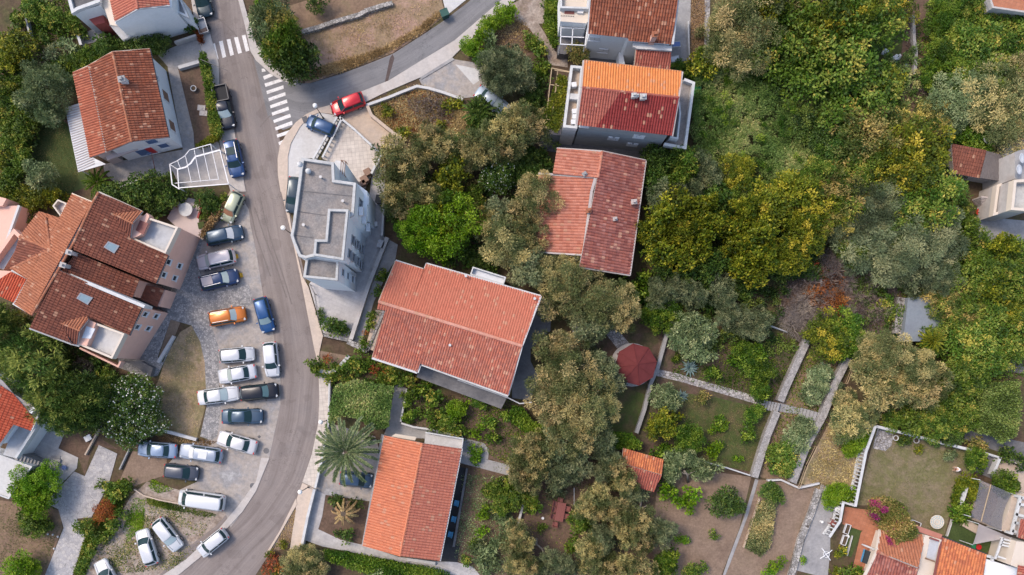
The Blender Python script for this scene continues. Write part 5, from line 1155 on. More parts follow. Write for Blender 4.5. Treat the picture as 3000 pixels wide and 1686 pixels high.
T0, T1, T5, T9 = ((0, 0), 2.576), ((750, 0), 2.576), ((750, 562), 2.576), ((750, 1124), 2.576)
plain('green_reflect', (0.20, 0.48, 0.24), 0.5); plain('white_shade', (0.57, 0.58, 0.59), 0.5); plain('silver_reflect', (0.48, 0.55, 0.52), 0.3, .6, .3)  # green and silver are painted windscreen reflections, white is a real cover
plain('pale_glass', (0.42, 0.50, 0.50), 0.12)
CARS = [
 (S8, (190, -340), (345, 300), 'sedan', (0.012, 0.03, 0.045), 'green_reflect', 0, None, 'dark teal car with a green windscreen, topmost on the street'),
 (T0, (1660, 652), (1728, 975), 'pickup', (0.010, 0.014, 0.026), 'pale_glass', 0, None, 'black pickup truck parked along the clipped roadside hedge'),
 (T0, (1740, 1060), (1797, 1338), 'suv', (0.02, 0.06, 0.17), None, 1, (0, .9, 'car_glass'), 'blue car with roof rails parked beside the white pergola frame'),
 (S1, (905, 165), (650, 705), 'small', (0.30, 0.33, 0.24), 'pale_glass2', 0, None, 'olive-green small hatchback parked at a slant below the shrubs'),
 (S1, (305, 1035), (950, 895), 'wagon', (0.022, 0.05, 0.09), 'white_shade', 0, None, 'dark blue-grey car with a white windscreen cover'),
 (S1, (825, 1345), (120, 1500), 'suv', (0.56, 0.50, 0.51), 'silver_reflect', 1, None, 'pinkish silver car beside a yellow parking barrier'),
 (S2, (175, 440), (895, 268), 'suv', (0.010, 0.032, 0.10), 'silver_reflect', 1, (-.5, 1.25, 'blush_render'), 'dark blue car with a pale panoramic sunroof and a pale windscreen'),
 (S2, (340, 1105), (1035, 985), 'suv', (0.46, 0.13, 0.012), 'pale_glass', 1, None, 'orange car with silver roof rails'),
 (S2, (1290, 690), (1465, 1345), 'hatch', (0.012, 0.065, 0.19), 'pale_glass3', 0, None, 'bright blue car parked at the road edge right of the orange car'),
 (S3, (530, 352), (1195, 298), 'hatch', (0.50, 0.51, 0.53), None, 0, None, 'silver-white hatchback, upper of two pale cars beside the dry grass island'),
 (S3, (1475, 80), (1540, 738), 'hatch', (0.56, 0.57, 0.59), None, 0, None, 'white hatchback parked along the road edge, pointing down'),
 (S3, (1225, 625), (505, 745), 'sedan', (0.52, 0.53, 0.56), 'silver_reflect', 0, None, 'silver-grey sedan between the silver-white hatchback and the white sedan'),
 (S3, (118, 1142), (908, 1035), 'sedan', (0.57, 0.575, 0.585), 'pale_glass', 0, None, 'white sedan parked nose to tail with the black car'),
 (S3, (930, 1065), (1645, 985), 'suv', (0.008, 0.010, 0.018), 'pale_glass4', 0, None, 'black car parked in front of the white sedan'),
 (S4, (1300, 200), (1885, 193), 'sedan', (0.045, 0.08, 0.125), None, 0, None, 'slate-blue sedan below the black car'),
 (S4, (1790, 645), (1240, 488), 'sedan', (0.56, 0.545, 0.545), None, 0, None, 'white sedan at a slant below the slate-blue sedan'),
 (S4, (665, 690), (108, 648), 'sedan', (0.24, 0.31, 0.42), None, 0, None, 'light blue sedan beside the white-flowered bush'),
 (S4, (1310, 765), (700, 675), 'wagon', (0.30, 0.34, 0.41), 'white_shade', 0, (.2, 1.0, 'white_shade'), 'grey-blue estate car with a white sun cover behind the light blue sedan'),
 (S4, (483, 958), (970, 1012), 'hatch', (0.06, 0.068, 0.09), None, 0, None, 'dark grey hatchback between the estate car and the white van'),
 (S5, (2245, 305), (1472, 195), 'van', (0.57, 0.58, 0.59), None, 0, None, 'long white van, the largest parked vehicle'),
 (S5, (1115, 550), (1500, 1050), 'hatch', (0.55, 0.555, 0.565), 'pale_glass', 0, None, 'white hatchback on the dirt lot pointing to the lower right'),
 (S5, (1075, 1300), (885, 705), 'hatch', (0.55, 0.555, 0.565), None, 0, None, 'white hatchback on the dirt lot pointing to the upper left'),
 (S5, (2255, 750), (1805, 1115), 'small', (0.55, 0.555, 0.565), None, 0, None, 'white small car parked along the kerb at the bottom'),
 (S5, (520, 1795), (215, 1215), 'sedan', (0.52, 0.52, 0.53), None, 0, None, 'white car cut by the bottom edge of the picture'),
 (T1, (815, 742), (572, 832), 'hatch', (0.48, 0.012, 0.022), None, 0, None, 'red hatchback parked on the pavement of the side road'),
 (T1, (600, 1000), (385, 908), 'small', (0.02, 0.06, 0.15), None, 0, None, 'small blue car at the street corner beside the balustrades'),
 (T5, (300, -112), (272, 160), 'hatch', (0.03, 0.05, 0.07), None, 0, None, 'dark car half hidden under the roof edge of the white block'),
 (T1, (1665, 685), (1905, 850), 'sedan', (0.30, 0.36, 0.43), 'pale_glass', 0, None, 'silver-blue car half hidden under an olive tree on the parking terrace'),
 (T9, (632, 712), (880, 738), 'hatch', (0.05, 0.09, 0.15), None, 0, None, 'blue car parked under the tall date palm'),
]
plain('pale_glass2', (0.30, 0.15, 0.09), 0.15); plain('pale_glass3', (0.24, 0.32, 0.33), 0.12); plain('pale_glass4', (0.13, 0.22, 0.22), 0.12)
for k, (zz, rr_, ff, kind, col, shade, rails, panel, lab) in enumerate(CARS):
    a = G(Z(zz[0], zz[1], *rr_), .75); b = G(Z(zz[0], zz[1], *ff), .75); d = b - a
    L = min(max(d.length, KINDS[kind][0] * .93), KINDS[kind][0] * 1.06)
    nm = {'pickup': 'pickup_truck', 'van': 'van'}.get(kind, 'parked_car')
    m_ = paint('car_paint_%d' % k, col, .15 if sum(col) > 1.5 else .3, .32)
    c = make_car(kind, m_, shade, rails, panel, nm, L)
    c['label'] = lab; c['category'] = {'pickup': 'pickup truck', 'van': 'van'}.get(kind, 'car')
    c['group'] = 'vehicles parked along the street and lot'
    m0 = (a + b) / 2; c.location = (m0.x, m0.y, .05 if zz is not T1 else .13); c.rotation_euler = (0, 0, math.atan2(d.y, d.x))
# trailer
a = GP([Z(*S8, 205, 640) if False else Z(S8[0], S8[1], 320, 630), Z(S8[0], S8[1], 240, 385)], .6); d = a[1] - a[0]
t = thing('trailer', 'small grey open trailer beside the dark teal car', 'trailer', ((a[0].x + a[1].x) / 2, (a[0].y + a[1].y) / 2, .1), math.atan2(d.y, d.x))
bm = bmesh.new(); b_box(bm, (0, 0, .45), (1.7, 1.05, .06)); obj('bed', bm, M('grey_metal'), t)
bm = bmesh.new()
for q, s_ in (((0, .53, .62), (1.72, .05, .34)), ((0, -.53, .62), (1.72, .05, .34)), ((.85, 0, .62), (.05, 1.05, .34)), ((-.85, 0, .62), (.05, 1.05, .34))): b_box(bm, q, s_)
obj('side_panel', bm, M('rim'), t); bm = bmesh.new(); b_bar(bm, (.85, 0, .42), (1.6, 0, .42), .07); obj('tow_bar', bm, M('dark_metal'), t)
bm = bmesh.new(); b_box(bm, (-.5, 0, .52), (.5, .8, .12), .1); obj('load', bm, M('shutter_brown'), t)
for sy in (-1, 1):
    bm = bmesh.new(); b_lathe(bm, [(.12, -.08), (.26, -.08), (.26, .08), (.12, .08)], (0, 0, 0), 14); bmesh.ops.rotate(bm, verts=bm.verts, matrix=Matrix.Rotation(PI / 2, 3, 'X')); w_ = obj('wheel', bm, M('rubber'), t); w_.location = (-.1, sy * .64, .26)
# ------------------------------------------------------------------ street furniture and garden things
def lamp(q, z, lab, n_=None):
    p = G(q, z); t = thing('street_lamp', lab, 'street lamp', (p.x, p.y, 0), 0, 'street lamps')
    bm = bmesh.new(); b_tube(bm, [(0, 0, 0), (0, 0, .4), (0, 0, z - .25)], [.09, .06, .04], 10); obj('pole', bm, M('dark_metal'), t)
    bm = bmesh.new(); b_lathe(bm, [(.11, 0), (.11, .25), (.07, .3)], (0, 0, .0), 10); obj('base', bm, M('dark_metal'), t)
    bm = bmesh.new(); b_ball(bm, (0, 0, z), .27, 12); obj('globe', bm, M('lamp_white'), t, smooth=True)
lamp((923, 310), 4.2, 'globe street lamp at the street corner beside the red hatchback'); lamp((829, 668), 4.2, 'globe street lamp leaning over the road beside the white block')
lamp((879, 1442), 4.0, 'globe street lamp on the lower pavement left of the dead palm'); lamp(T(9, 488, 292), 3.4, 'globe street lamp above the date palm at the road edge')
def bin_(q, w, d, h, rz, m, lab, name='waste_container', lidm=None):
    p = GP(q, h)[0]; t = thing(name, lab, 'bin', (p.x, p.y, 0), rz); bm = bmesh.new()
    v = [bm.verts.new((sx * w / 2 * k, sy * d / 2 * k, z)) for z, k in ((.12, .86), (h - .1, 1)) for sx, sy in ((-1, -1), (1, -1), (1, 1), (-1, 1))]
    for i in range(4): face(bm, (v[i], v[(i + 1) % 4], v[4 + (i + 1) % 4], v[4 + i]))
    face(bm, v[3::-1]); obj('body', bm, M(m), t)
    bm = bmesh.new(); b_box(bm, (0, 0, h - .05), (w * 1.06, d * 1.08, .1)); b_bar(bm, (-w * .45, d * .56, h), (w * .45, d * .56, h), .05); obj('lid', bm, M(lidm or m), t)
    for sx in (-1, 1):
        for sy in (-1, 1): bm = bmesh.new(); b_box(bm, (sx * w * .36, sy * d * .3, .08), (.08, .16, .16)); obj('caster', bm, M('rubber'), t)
bin_('t1 1422,95', .9, .75, 1.1, .4, 'dark_green_plastic', 'dark green waste container at the edge of the side road')
bin_('t2 1395,688', .95, 1.1, 1.0, -.08, 'green_plastic', 'bright green container beside the maroon-roofed house')
bin_('t5 925,55', .9, .6, 1.0, 1.4, 'black_plastic', 'black waste bin in the yard of the white block')
bin_('t5 940,395', .75, .8, .9, -.3, 'grey_metal', 'grey metal chest in the yard of the white block', 'storage_chest')
bin_('t5 885,245', .9, .45, .7, 0, 'white_plastic', 'white outdoor cabinet in the yard of the white block', 'cabinet')
for k, (q, lab) in enumerate((('t4 1788,490', 'yellow parking barrier in front of the pinkish silver car'), ('t4 1822,632', 'yellow parking barrier in front of the dark blue sunroof car'))):
    p = GP(q)[0]; t = thing('parking_barrier', lab, 'parking barrier', (p.x, p.y, .05), .25, 'yellow parking barriers'); bm = bmesh.new()
    b_tube(bm, [(-.1, -.3, 0), (0, -.26, .35), (0, .26, .35), (-.1, .3, 0)], .05, 8); obj('hoop', bm, M('yellow_paint'), t)
    bm = bmesh.new(); b_box(bm, (0, 0, .03), (.35, .5, .05)); obj('foot_plate', bm, M('yellow_paint'), t)
for q, r_, lab in (('t8 1908,772', .33, 'round manhole cover near the road edge beside the white van'), ('t9 78,508', .33, 'round manhole cover beside the white slanted sedan'), ('t9 25,402', .2, 'small square drain cover at the edge of the car park')):
    p = GP(q)[0]; bm = bmesh.new(); b_lathe(bm, [(r_, .04), (r_, .075), (r_ * .85, .076), (r_ * .84, .07)], (p.x, p.y, 0), 20 if r_ > .3 else 4); tag(obj('manhole_cover', bm, M('dark_concrete')), lab, 'manhole cover')
p = GP('t1 372,905')[0]; bm = bmesh.new(); b_box(bm, (p.x, p.y, .13), (.6, .7, .03), .4); tag(obj('drain_cover', bm, M('dark_concrete')), 'dark drain cover on the corner pavement beside the small blue car', 'drain cover')
# chairs
def chair(loc, rz, m, lab, group=None, s=1.0, name='chair'):
    t = thing(name, lab, 'chair', loc, rz, group)
    bm = bmesh.new(); b_box(bm, (0, 0, .43), (.46, .46, .05)); obj('seat', bm, M(m), t)
    bm = bmesh.new(); 
    for k in range(5): a = -.9 + k * .45; b_box(bm, (-.24 + .06 * (1 - math.cos(a)), .25 * math.sin(a) / .78, .66), (.04, .13, .42), 0)
    obj('backrest', bm, M(m), t)
    for sx in (-1, 1):
        for sy in (-1, 1): bm = bmesh.new(); b_bar(bm, (sx * .22, sy * .22, 0), (sx * .19, sy * .19, .42), .045); obj('leg', bm, M(m), t)
        bm = bmesh.new(); b_bar(bm, (-.24, sx * .25, .64), (.2, sx * .25, .64), .05, .03); b_bar(bm, (.2, sx * .25, .64), (.2, sx * .23, .42), .04); obj('armrest', bm, M(m), t)
    t.scale = (s,) * 3; return t
for k, (q, w_) in enumerate((('t9 1513,900', 'topmost'), ('t9 1492,1020', 'middle'), ('t9 1467,1135', 'lowest'))):
    p = GP(q, .4)[0]; chair((p.x, p.y, .05), 2.9, 'blue_plastic', '%s of three blue plastic chairs beside the light orange house' % w_, 'blue chairs along the porch', 1.15)
for k, (q, w_) in enumerate((('t2 462,218', 'left'), ('t2 515,222', 'right'))):
    p = GP(q, 2.2)[0]; chair((p.x, p.y, 1.52), -1.5, 'dark_green_plastic', '%s of two dark green chairs under the white pergola frame' % w_, 'green chairs on the patio', 1.25)
p = G((2952, 560), 3.0); chair((p.x, p.y, 2.62), .4, 'red_plastic', 'bright red chair on the tan walled balcony at the right edge', None, 1.1)
# garden table with chairs
p = GP('t10 365,970', .75)[0]; t = thing('garden_table', 'long dark red wooden garden table under the olive trees', 'table', (p.x, p.y, 0), 1.38)
bm = bmesh.new()
for k in range(5): b_box(bm, (0, -.4 + k * .2, .74), (2.2, .185, .04))
obj('table_top', bm, M('red_wood'), t)
for sx in (-1, 1):
    for sy in (-1, 1): bm = bmesh.new(); b_bar(bm, (sx * .95, sy * .4, 0), (sx * .95, sy * .4, .72), .08); obj('leg', bm, M('red_wood'), t)
for k, (u, v, a, w_) in enumerate(((-.7, .75, -PI / 2, 'lower left'), (.1, .75, -PI / 2, 'middle left'), (.8, .75, -PI / 2, 'upper left'), (-.4, -.78, PI / 2, 'lower right'), (.5, -.78, PI / 2, 'upper right'), (-1.55, .3, 0, 'bottom end'), (1.4, .25, PI, 'top end'))):
    c, s = math.cos(1.38), math.sin(1.38); chair((p.x + u * c - v * s, p.y + u * s + v * c, 0), 1.38 + a, 'red_wood', 'dark red garden chair at the %s of the long red table' % w_, 'chairs around the red garden table', 1.1)
# round white stone table with bench
p = GP('t4 1400,135', .7)[0]; t = thing('stone_table', 'round white patio table with a short arm on the round patio', 'table', (p.x, p.y, 0), 2.4)
bm = bmesh.new(); b_lathe(bm, [(.2, 0), (.16, .6), (.78, .64), (.8, .72)], (0, 0, 0), 24); obj('table_top', bm, M('white_coping'), t); bm = bmesh.new(); b_box(bm, (1.0, .05, .5), (.7, .38, .1)); b_box(bm, (1.0, .05, .22), (.3, .3, .46)); obj('bench', bm, M('white_coping'), t)
p = GP('t4 1522,256', 0)[0]; bm = bmesh.new(); b_box(bm, (p.x, p.y, .1), (.75, .75, .16), .2); tag(obj('planter_bed', bm, M('lawn')), 'small square dark green planter beside the round patio', 'planter')
# lacy round table on the lawn
p = GP('t11 1276,1046', .7)[0]; t = thing('round_table', 'large round pale lattice table on the enclosed lawn', 'table', (p.x, p.y, 0)); bm = bmesh.new()
for r_ in (.78, .55, .3): b_tube(bm, [(r_ * math.cos(k * PI / 16), r_ * math.sin(k * PI / 16), .72) for k in range(33)], .045, 6)
for k in range(12): a = k * PI / 6; b_bar(bm, (.1 * math.cos(a), .1 * math.sin(a), .72), (.78 * math.cos(a + .3), .78 * math.sin(a + .3), .72), .06, .03)
obj('lattice_top', bm, M('cream_render'), t); bm = bmesh.new(); b_lathe(bm, [(.74, .66), (.74, .7)], (0, 0, 0), 24); obj('glass_plate', bm, M('tiles_none') if False else M('pale_glass'), t)
for k in range(3): a = k * 2.1; bm = bmesh.new(); b_bar(bm, (.5 * math.cos(a), .5 * math.sin(a), 0), (.3 * math.cos(a), .3 * math.sin(a), .68), .05); obj('leg', bm, M('cream_render'), t)
# white folded dryer
p = GP('t11 440,1290', 1.0)[0]; t = thing('clothes_dryer', 'white four-armed clothes dryer on the concrete strip', 'clothes dryer', (p.x, p.y, 0)); bm = bmesh.new(); b_tube(bm, [(0, 0, 0), (0, 0, 1.0)], .035, 8); obj('post', bm, M('white_metal'), t)
for k in range(4): a = R(35) + k * PI / 2; bm = bmesh.new(); b_tube(bm, [(0, 0, .9), (.4 * math.cos(a), .4 * math.sin(a), 1.05), (.85 * math.cos(a), .85 * math.sin(a), .95)], .05, 8); obj('arm', bm, M('white_metal'), t)
bm = bmesh.new(); b_tube(bm, [(.35 * math.cos(k * PI / 8), .35 * math.sin(k * PI / 8), 1.03) for k in range(17)], .03, 6); obj('ring', bm, M('white_metal'), t)
# pools, pots, tubs
def pot(q, r_, h_, m, lab, name='flower_pot', cat='flower pot', plant=None, z=0.05):
    p = GP(q, h_)[0]; t = thing(name, lab, cat, (p.x, p.y, z)); bm = bmesh.new(); b_lathe(bm, [(r_ * .7, 0), (r_, h_ * .9), (r_ * 1.08, h_ * .9), (r_ * 1.08, h_), (r_ * .85, h_), (r_ * .8, h_ * .8)], (0, 0, 0), 16); obj('pot', bm, M(m), t)
    if plant: obj('soil', (lambda b: (b_lathe(b, [(r_ * .8, h_ * .82), (r_ * .4, h_ * .9)], (0, 0, 0), 12), b)[1])(bmesh.new()), M('soil'), t)
pot('t11 1775,1282', .42, .5, 'orange_plastic', 'orange round tub under the white slatted pergola', 'tub', 'tub'); pot('t11 1590,1235', .3, .4, 'red_plastic', 'red bucket below the pale shade sail', 'bucket', 'bucket'); pot('t11 1555,1228', .28, .35, 'green_plastic', 'green bucket next to the red bucket', 'bucket', 'bucket')
pot('t8 485,635', .26, .25, 'blue_tarp', 'small round blue basin on the grey slab terrace', 'basin', 'basin'); pot('t11 965,412', .3, .6, 'white_coping', 'white round planter beside the rock patio', plant=1); pot('t11 1120,430', .33, .5, 'weathered_render', 'weathered grey planter along the upper balustrade', plant=1)
pot('t7 1588,155', .35, .35, 'red_plastic', 'red tub at the edge of the yard below the right edge house', 'tub', 'tub'); pot('t7 1555,235', .3, .35, 'green_plastic', 'green tub at the edge of the yard below the right edge house', 'tub', 'tub'); pot('t9 595,960', .3, .5, 'dark_metal', 'dark pot beside the curved dead palm', plant=1); pot('t10 232,1017', .15, .25, 'white_plastic', 'tiny white garden lamp left of the red garden table', 'garden_lamp', 'garden lamp'); pot('t11 408,1045', .14, .5, 'lamp_white', 'small white ball lamp on the concrete strip', 'garden_lamp', 'garden lamp')
pot('t11 600,1155', .2, .3, 'lamp_white', 'white ball lamp at the corner of the small lawn', 'garden_lamp', 'garden lamp'); pot('t7 1905,615', .5, .9, 'awning_grey', 'large round grey pot at the right edge among green shrubs', plant=1); pot('t0 1460,668', .33, .4, 'white_coping', 'round white stone planter in the front bed', plant=1)
for k, (x, y, r_) in enumerate(((885, 390, .35), (870, 400, .25), (968, 440, .38), (990, 428, .25), (940, 440, .22), (1038, 498, .25), (1112, 570, .22))):
    p = GP('t3 %d,%d' % (x, y), .2)[0]; bm = bmesh.new(); b_ball(bm, (p.x, p.y, .25), r_, 6, 0, .7)
    for v in bm.verts: v.co += Vector((random.uniform(-.06, .06), random.uniform(-.06, .06), random.uniform(-.05, .05)))
    tag(obj('rubbish_bag', bm, M('sheet_cloth' if k % 3 else 'white_plastic')), ('pale rubbish bag dumped on the overgrown bank at the top right'), 'rubbish bag', 'rubbish bags on the overgrown bank')
p = GP('t3 1625,205', 1.6)[0]; bm = bmesh.new(); g_ = [[bm.verts.new((p.x + (i - 3) * .22, p.y + (j - 4) * .24, 1.5 + .2 * math.sin(i * 1.7 + j) + .1 * math.sin(j * 2.3))) for j in range(9)] for i in range(6)]
for i in range(5):
    for j in range(8): face(bm, (g_[i][j], g_[i + 1][j], g_[i + 1][j + 1], g_[i][j + 1]))
r_ = bmesh.ops.solidify(bm, geom=bm.faces[:], thickness=.03); tag(obj('tarpaulin', bm, M('blue_tarp')), 'crumpled blue tarpaulin by the wall at the top right', 'tarpaulin')
# wood stack
t = thing('firewood_stack', 'stack of brown boxes and firewood on the white terrace of the block', 'firewood', tuple(GP('t1 830,1330')[0]))
for k, (x, y, s_, rz) in enumerate(((838, 1295, .75, .3), (815, 1350, .8, .35), (805, 1380, .6, .2))):
    p = GP('t1 %d,%d' % (x, y), 1.0)[0]; bm = bmesh.new()
    for i in range(5): b_box(bm, (p.x, p.y, .25 + i * .15), (s_ * (1.1 if i % 2 else 1), s_, .13), rz + .05 * i)
    obj('crate', bm, M('shutter_brown'), t, True)
# white pergola frame over the pergola floor
t = thing('pergola', 'white curved metal pergola frame over the concrete floor by the street', 'pergola', tuple(GP('t0 1500,1250')[0])); bm = bmesh.new(); zP = 2.7
out = [(1282, 1243), (1340, 1215), (1395, 1180), (1430, 1135), (1590, 1090)]; inn = [(1340, 1280), (1400, 1265), (1440, 1235), (1475, 1185), (1660, 1135)]
for L_, zz, w_ in ((out, zP, .07), (inn, zP, .16)):
    for a, b in zip(L_[:-1], L_[1:]): b_bar(bm, G(T(0, *a), zz), G(T(0, *b), zz), w_, .12)
obj('curved_beam', bm, M('white_metal'), t, True)
bm = bmesh.new()
for a, b in (((1340, 1280), (1350, 1420)), ((1660, 1135), (1725, 1390)), ((1350, 1420), (1725, 1390)), ((1282, 1243), (1300, 1395)), ((1300, 1395), (1355, 1430))): b_bar(bm, G(T(0, *a), zP), G(T(0, *b), zP), .10, .1)
obj('edge_beam', bm, M('white_metal'), t, True)
for a, b in (((1340, 1215), (1365, 1280)), ((1400, 1180), (1445, 1380)), ((1465, 1130), (1515, 1375)), ((1530, 1115), (1585, 1365)), ((1590, 1092), (1650, 1355)), ((1282, 1243), (1340, 1280)), ((1320, 1385), (1650, 1355))): bm = bmesh.new(); b_bar(bm, G(T(0, *a), zP + .05), G(T(0, *b), zP + .05), .055, .08); obj('rafter', bm, M('white_metal'), t, True)
for a in ((1282, 1243), (1300, 1395), (1350, 1420), (1725, 1390), (1660, 1135), (1590, 1090)): p = G(T(0, *a), zP); bm = bmesh.new(); b_bar(bm, (p.x, p.y, 0), p, .09); obj('post', bm, M('white_metal'), t, True)
# yellow scaffold-like pergola beside the orange/maroon house
t = thing('pergola', 'thin yellow metal pergola carrying the vine beside the maroon-roofed house', 'pergola', tuple(GP('t2 350,760')[0])); bm = bmesh.new()
for a, b in (((300, 515), (258, 900)), ((300, 515), (445, 545)), ((345, 540), (330, 700)), ((320, 530), (440, 548)), ((258, 900), (385, 930)), ((285, 640), (430, 660)), ((275, 760), (410, 780)), ((345, 525), (300, 905))): b_bar(bm, G(T(2, *a), 5.0), G(T(2, *b), 5.0), .07)
obj('frame', bm, M('pale_wood'), t, True)
for a in ((300, 515), (258, 900), (285, 640), (275, 760)): p = G(T(2, *a), 5.0); bm = bmesh.new(); b_bar(bm, (p.x, p.y, 0), p, .08); obj('post', bm, M('pale_wood'), t, True)
# awning and shade sail
def cloth(name, quad, zs, mat, lab, cat, sag=.25, n=14, curve=(0, 0, 0, 0)):
    c = [G(p, z) for p, z in zip(P(quad), zs)]; t = thing(name, lab, cat, (c[0].x, c[0].y, 0)); bm = bmesh.new(); g = []
    ctr = sum(c, Vector()) / 4
    for i in range(n + 1):
        row = []
        for j in range(n + 1):
            u, v = i / n, j / n; p = c[0].lerp(c[1], u).lerp(c[3].lerp(c[2], u), v)
            k = 4 * u * (1 - u) * 1.0; l = 4 * v * (1 - v)
            p = p + (ctr - p) * 0 + Vector((0, 0, -sag * k * l))
            for e_, (w_, amt) in enumerate((((1 - v) * k, curve[0]), (u * l, curve[1]), (v * k, curve[2]), ((1 - u) * l, curve[3]))):
                p = p + (ctr - p) * w_ * amt
            row.append(bm.verts.new(p))
        g.append(row)
    for i in range(n):
        for j in range(n): face(bm, (g[i][j], g[i + 1][j], g[i + 1][j + 1], g[i][j + 1]))
    bmesh.ops.solidify(bm, geom=bm.faces[:], thickness=.02); obj('canopy', bm, M(mat), t, True, True)
    for p in c: bm = bmesh.new(); b_bar(bm, (p.x, p.y, 0), p, .07); obj('pole', bm, M('white_metal'), t, True)
    return t, c
t, c = cloth('awning', 't11 1600,728 1842,832 1762,1112 1530,1005', [2.7] * 4, 'awning_net', 'large grey fabric awning beside the lawn at the lower right', 'awning', .12, curve=(0, .18, 0, .06))
bm = bmesh.new(); b_bar(bm, c[0].lerp(c[1], .33) + Vector((0, 0, .05)), c[3].lerp(c[2], .33) + Vector((0, 0, .05)), .07); obj('seam_rail', bm, M('pale_wood'), t, True)
cloth('shade_sail', 't11 1590,1058 1838,1166 1832,1172 1545,1218', [2.8, 2.8, 2.8, 2.5], 'sail_cloth', 'pale triangular shade sail below the grey awning', 'shade sail', .25, curve=(0, 0, .16, .03))
# sun loungers and white plastic things by the dryer, drying racks on the driveway
for q, rz, lab in (('t2 1240,335', .1, 'blue and white drying rack at the top of the grey driveway'), ('t2 1230,445', .2, 'white drying rack with sheets at the bottom of the grey driveway')):
    p = GP(q, .9)[0]; t = thing('drying_rack', lab, 'drying rack', (p.x, p.y, 0), rz); bm = bmesh.new(); b_box(bm, (0, 0, .9), (.9, .5, .03)); obj('laundry', bm, M('sheet_cloth' if '445' in q else 'blue_tarp'), t)
    bm = bmesh.new()
    for sx in (-1, 1): b_bar(bm, (sx * .5, -.3, 0), (sx * .5, .3, .88), .03); b_bar(bm, (sx * .5, .3, 0), (sx * .5, -.3, .88), .03)
    b_bar(bm, (-.5, .3, .92), (.5, .3, .92), .03); b_bar(bm, (-.5, -.3, .92), (.5, -.3, .92), .03); obj('frame', bm, M('white_metal'), t)
p = GP('t2 1343,445', .3)[0]; bm = bmesh.new(); b_box(bm, (p.x, p.y, .2), (.45, .42, .36), 0); b_box(bm, (p.x, p.y, .39), (.5, .47, .03), 0); tag(obj('wooden_box', bm, M('pale_wood')), 'small pale wooden box at the foot of the stone footpath', 'box')
for q, m_, lab in (('t11 520,945', 'white_plastic', 'white garden chair left of the tiled terrace balustrade'), ('t11 485,1050', 'red_wood', 'reddish garden chair below the white chair at the tiled terrace'),):
    p = GP(q, .4)[0]; chair((p.x, p.y, .05), 2.6, m_, lab, None, 1.3)
for q, lab in (('t11 580,1185', 'lower white planter frame beside the small lawn'), ('t11 600,1100', 'upper white planter frame beside the tiled terrace'), ('t11 1118,1058', 'white planter frame at the lower edge of the enclosed lawn')):
    p = GP(q, .4)[0]; t = thing('planter_box', lab, 'planter', (p.x, p.y, .05), 1.25 if '1118' not in q else -.4); bm = bmesh.new(); w_, d_ = (1.1, .5)
    for a, s_ in (((0, d_ / 2, .2), (w_, .06, .4)), ((0, -d_ / 2, .2), (w_, .06, .4)), ((w_ / 2, 0, .2), (.06, d_, .4)), ((-w_ / 2, 0, .2), (.06, d_, .4))): b_box(bm, a, s_)
    obj('frame', bm, M('white_metal'), t); bm = bmesh.new(); b_box(bm, (0, 0, .3), (w_ - .06, d_ - .06, .04)); obj('soil', bm, M('soil'), t)
# flag pole of the rust-tiled house
p = GP('t0 1180,1330')[0]; t = thing('flagpole', 'slanting red flagpole with a small flag by the rust-tiled house', 'flagpole', (p.x, p.y, 0)); top = G(T(0, 1142, 1150), 4.0); bm = bmesh.new(); b_tube(bm, [(p.x, p.y, 0), top], [.05, .03], 8); obj('pole', bm, M('red_wood'), t, True)
bm = bmesh.new(); b_box(bm, top + Vector((-.3, -.1, -.25)), (.6, .04, .4), .3); obj('flag', bm, M('shutter_blue'), t, True)
# satellite dishes
def dish(q, z, r_, lab, rz):
    p = GP(q, z)[0]; t = thing('satellite_dish', lab, 'satellite dish', (p.x, p.y, z), rz); bm = bmesh.new(); b_lathe(bm, [(.05, -.14), (r_ * .6, -.08), (r_, .05), (r_ * .98, .06), (r_ * .5, -.03)], (0, 0, 0), 16); o = obj('reflector', bm, M('white_plastic'), t, smooth=True); o.rotation_euler = (0, .7, 0)
    bm = bmesh.new(); b_bar(bm, (0, 0, -.1), (-.2, 0, -1.2), .05); b_bar(bm, (0, 0, -.1), (.35, 0, .2), .03); obj('bracket', bm, M('grey_metal'), t)
dish('t6 490,502', 3.2, .42, 'white satellite dish under the eave of the old red roof', -1.2); dish('t3 1640,1060', 2.5, .42, 'white satellite dish beside the right edge annex', .4)
# utility pole shadowless bracket by the hedge
p = GP('t0 1590,530')[0]; t = thing('sign_arm', 'thin dark metal arm reaching over the street by the hedge', 'sign arm', (p.x, p.y, 0)); bm = bmesh.new(); b_tube(bm, [(p.x, p.y, 0), (p.x, p.y, 3.0)], .05, 8); obj('post', bm, M('dark_metal'), t, True); bm = bmesh.new(); e_ = G(T(0, 1715, 533), 3.0); b_bar(bm, (p.x, p.y, 2.95), (e_.x, e_.y, 2.95), .05); obj('arm', bm, M('dark_metal'), t, True)
for q, lab in (('t0 1520,815', 'upper square stone lid in the front bed by the hedge'), ('t0 1535,855', 'lower square stone lid in the front bed by the hedge')):
    p = GP(q, .1)[0]; bm = bmesh.new(); b_box(bm, (p.x, p.y, .07), (.9, .62, .12), -.1); b_lathe(bm, [(.22, .13), (.22, .17), (.1, .18)], (p.x, p.y, 0), 14); tag(obj('well_cover', bm, M('weathered_render')), lab, 'well cover')
p = GP('t8 665,412', .3)[0]; bm = bmesh.new(); b_box(bm, (p.x, p.y, .2), (.75, .6, .35), .5); b_box(bm, (p.x, p.y, .39), (.8, .65, .04), .5); tag(obj('storage_box', bm, M('white_plastic')), 'small white utility box in the soil bed left of the flagstone path', 'box')
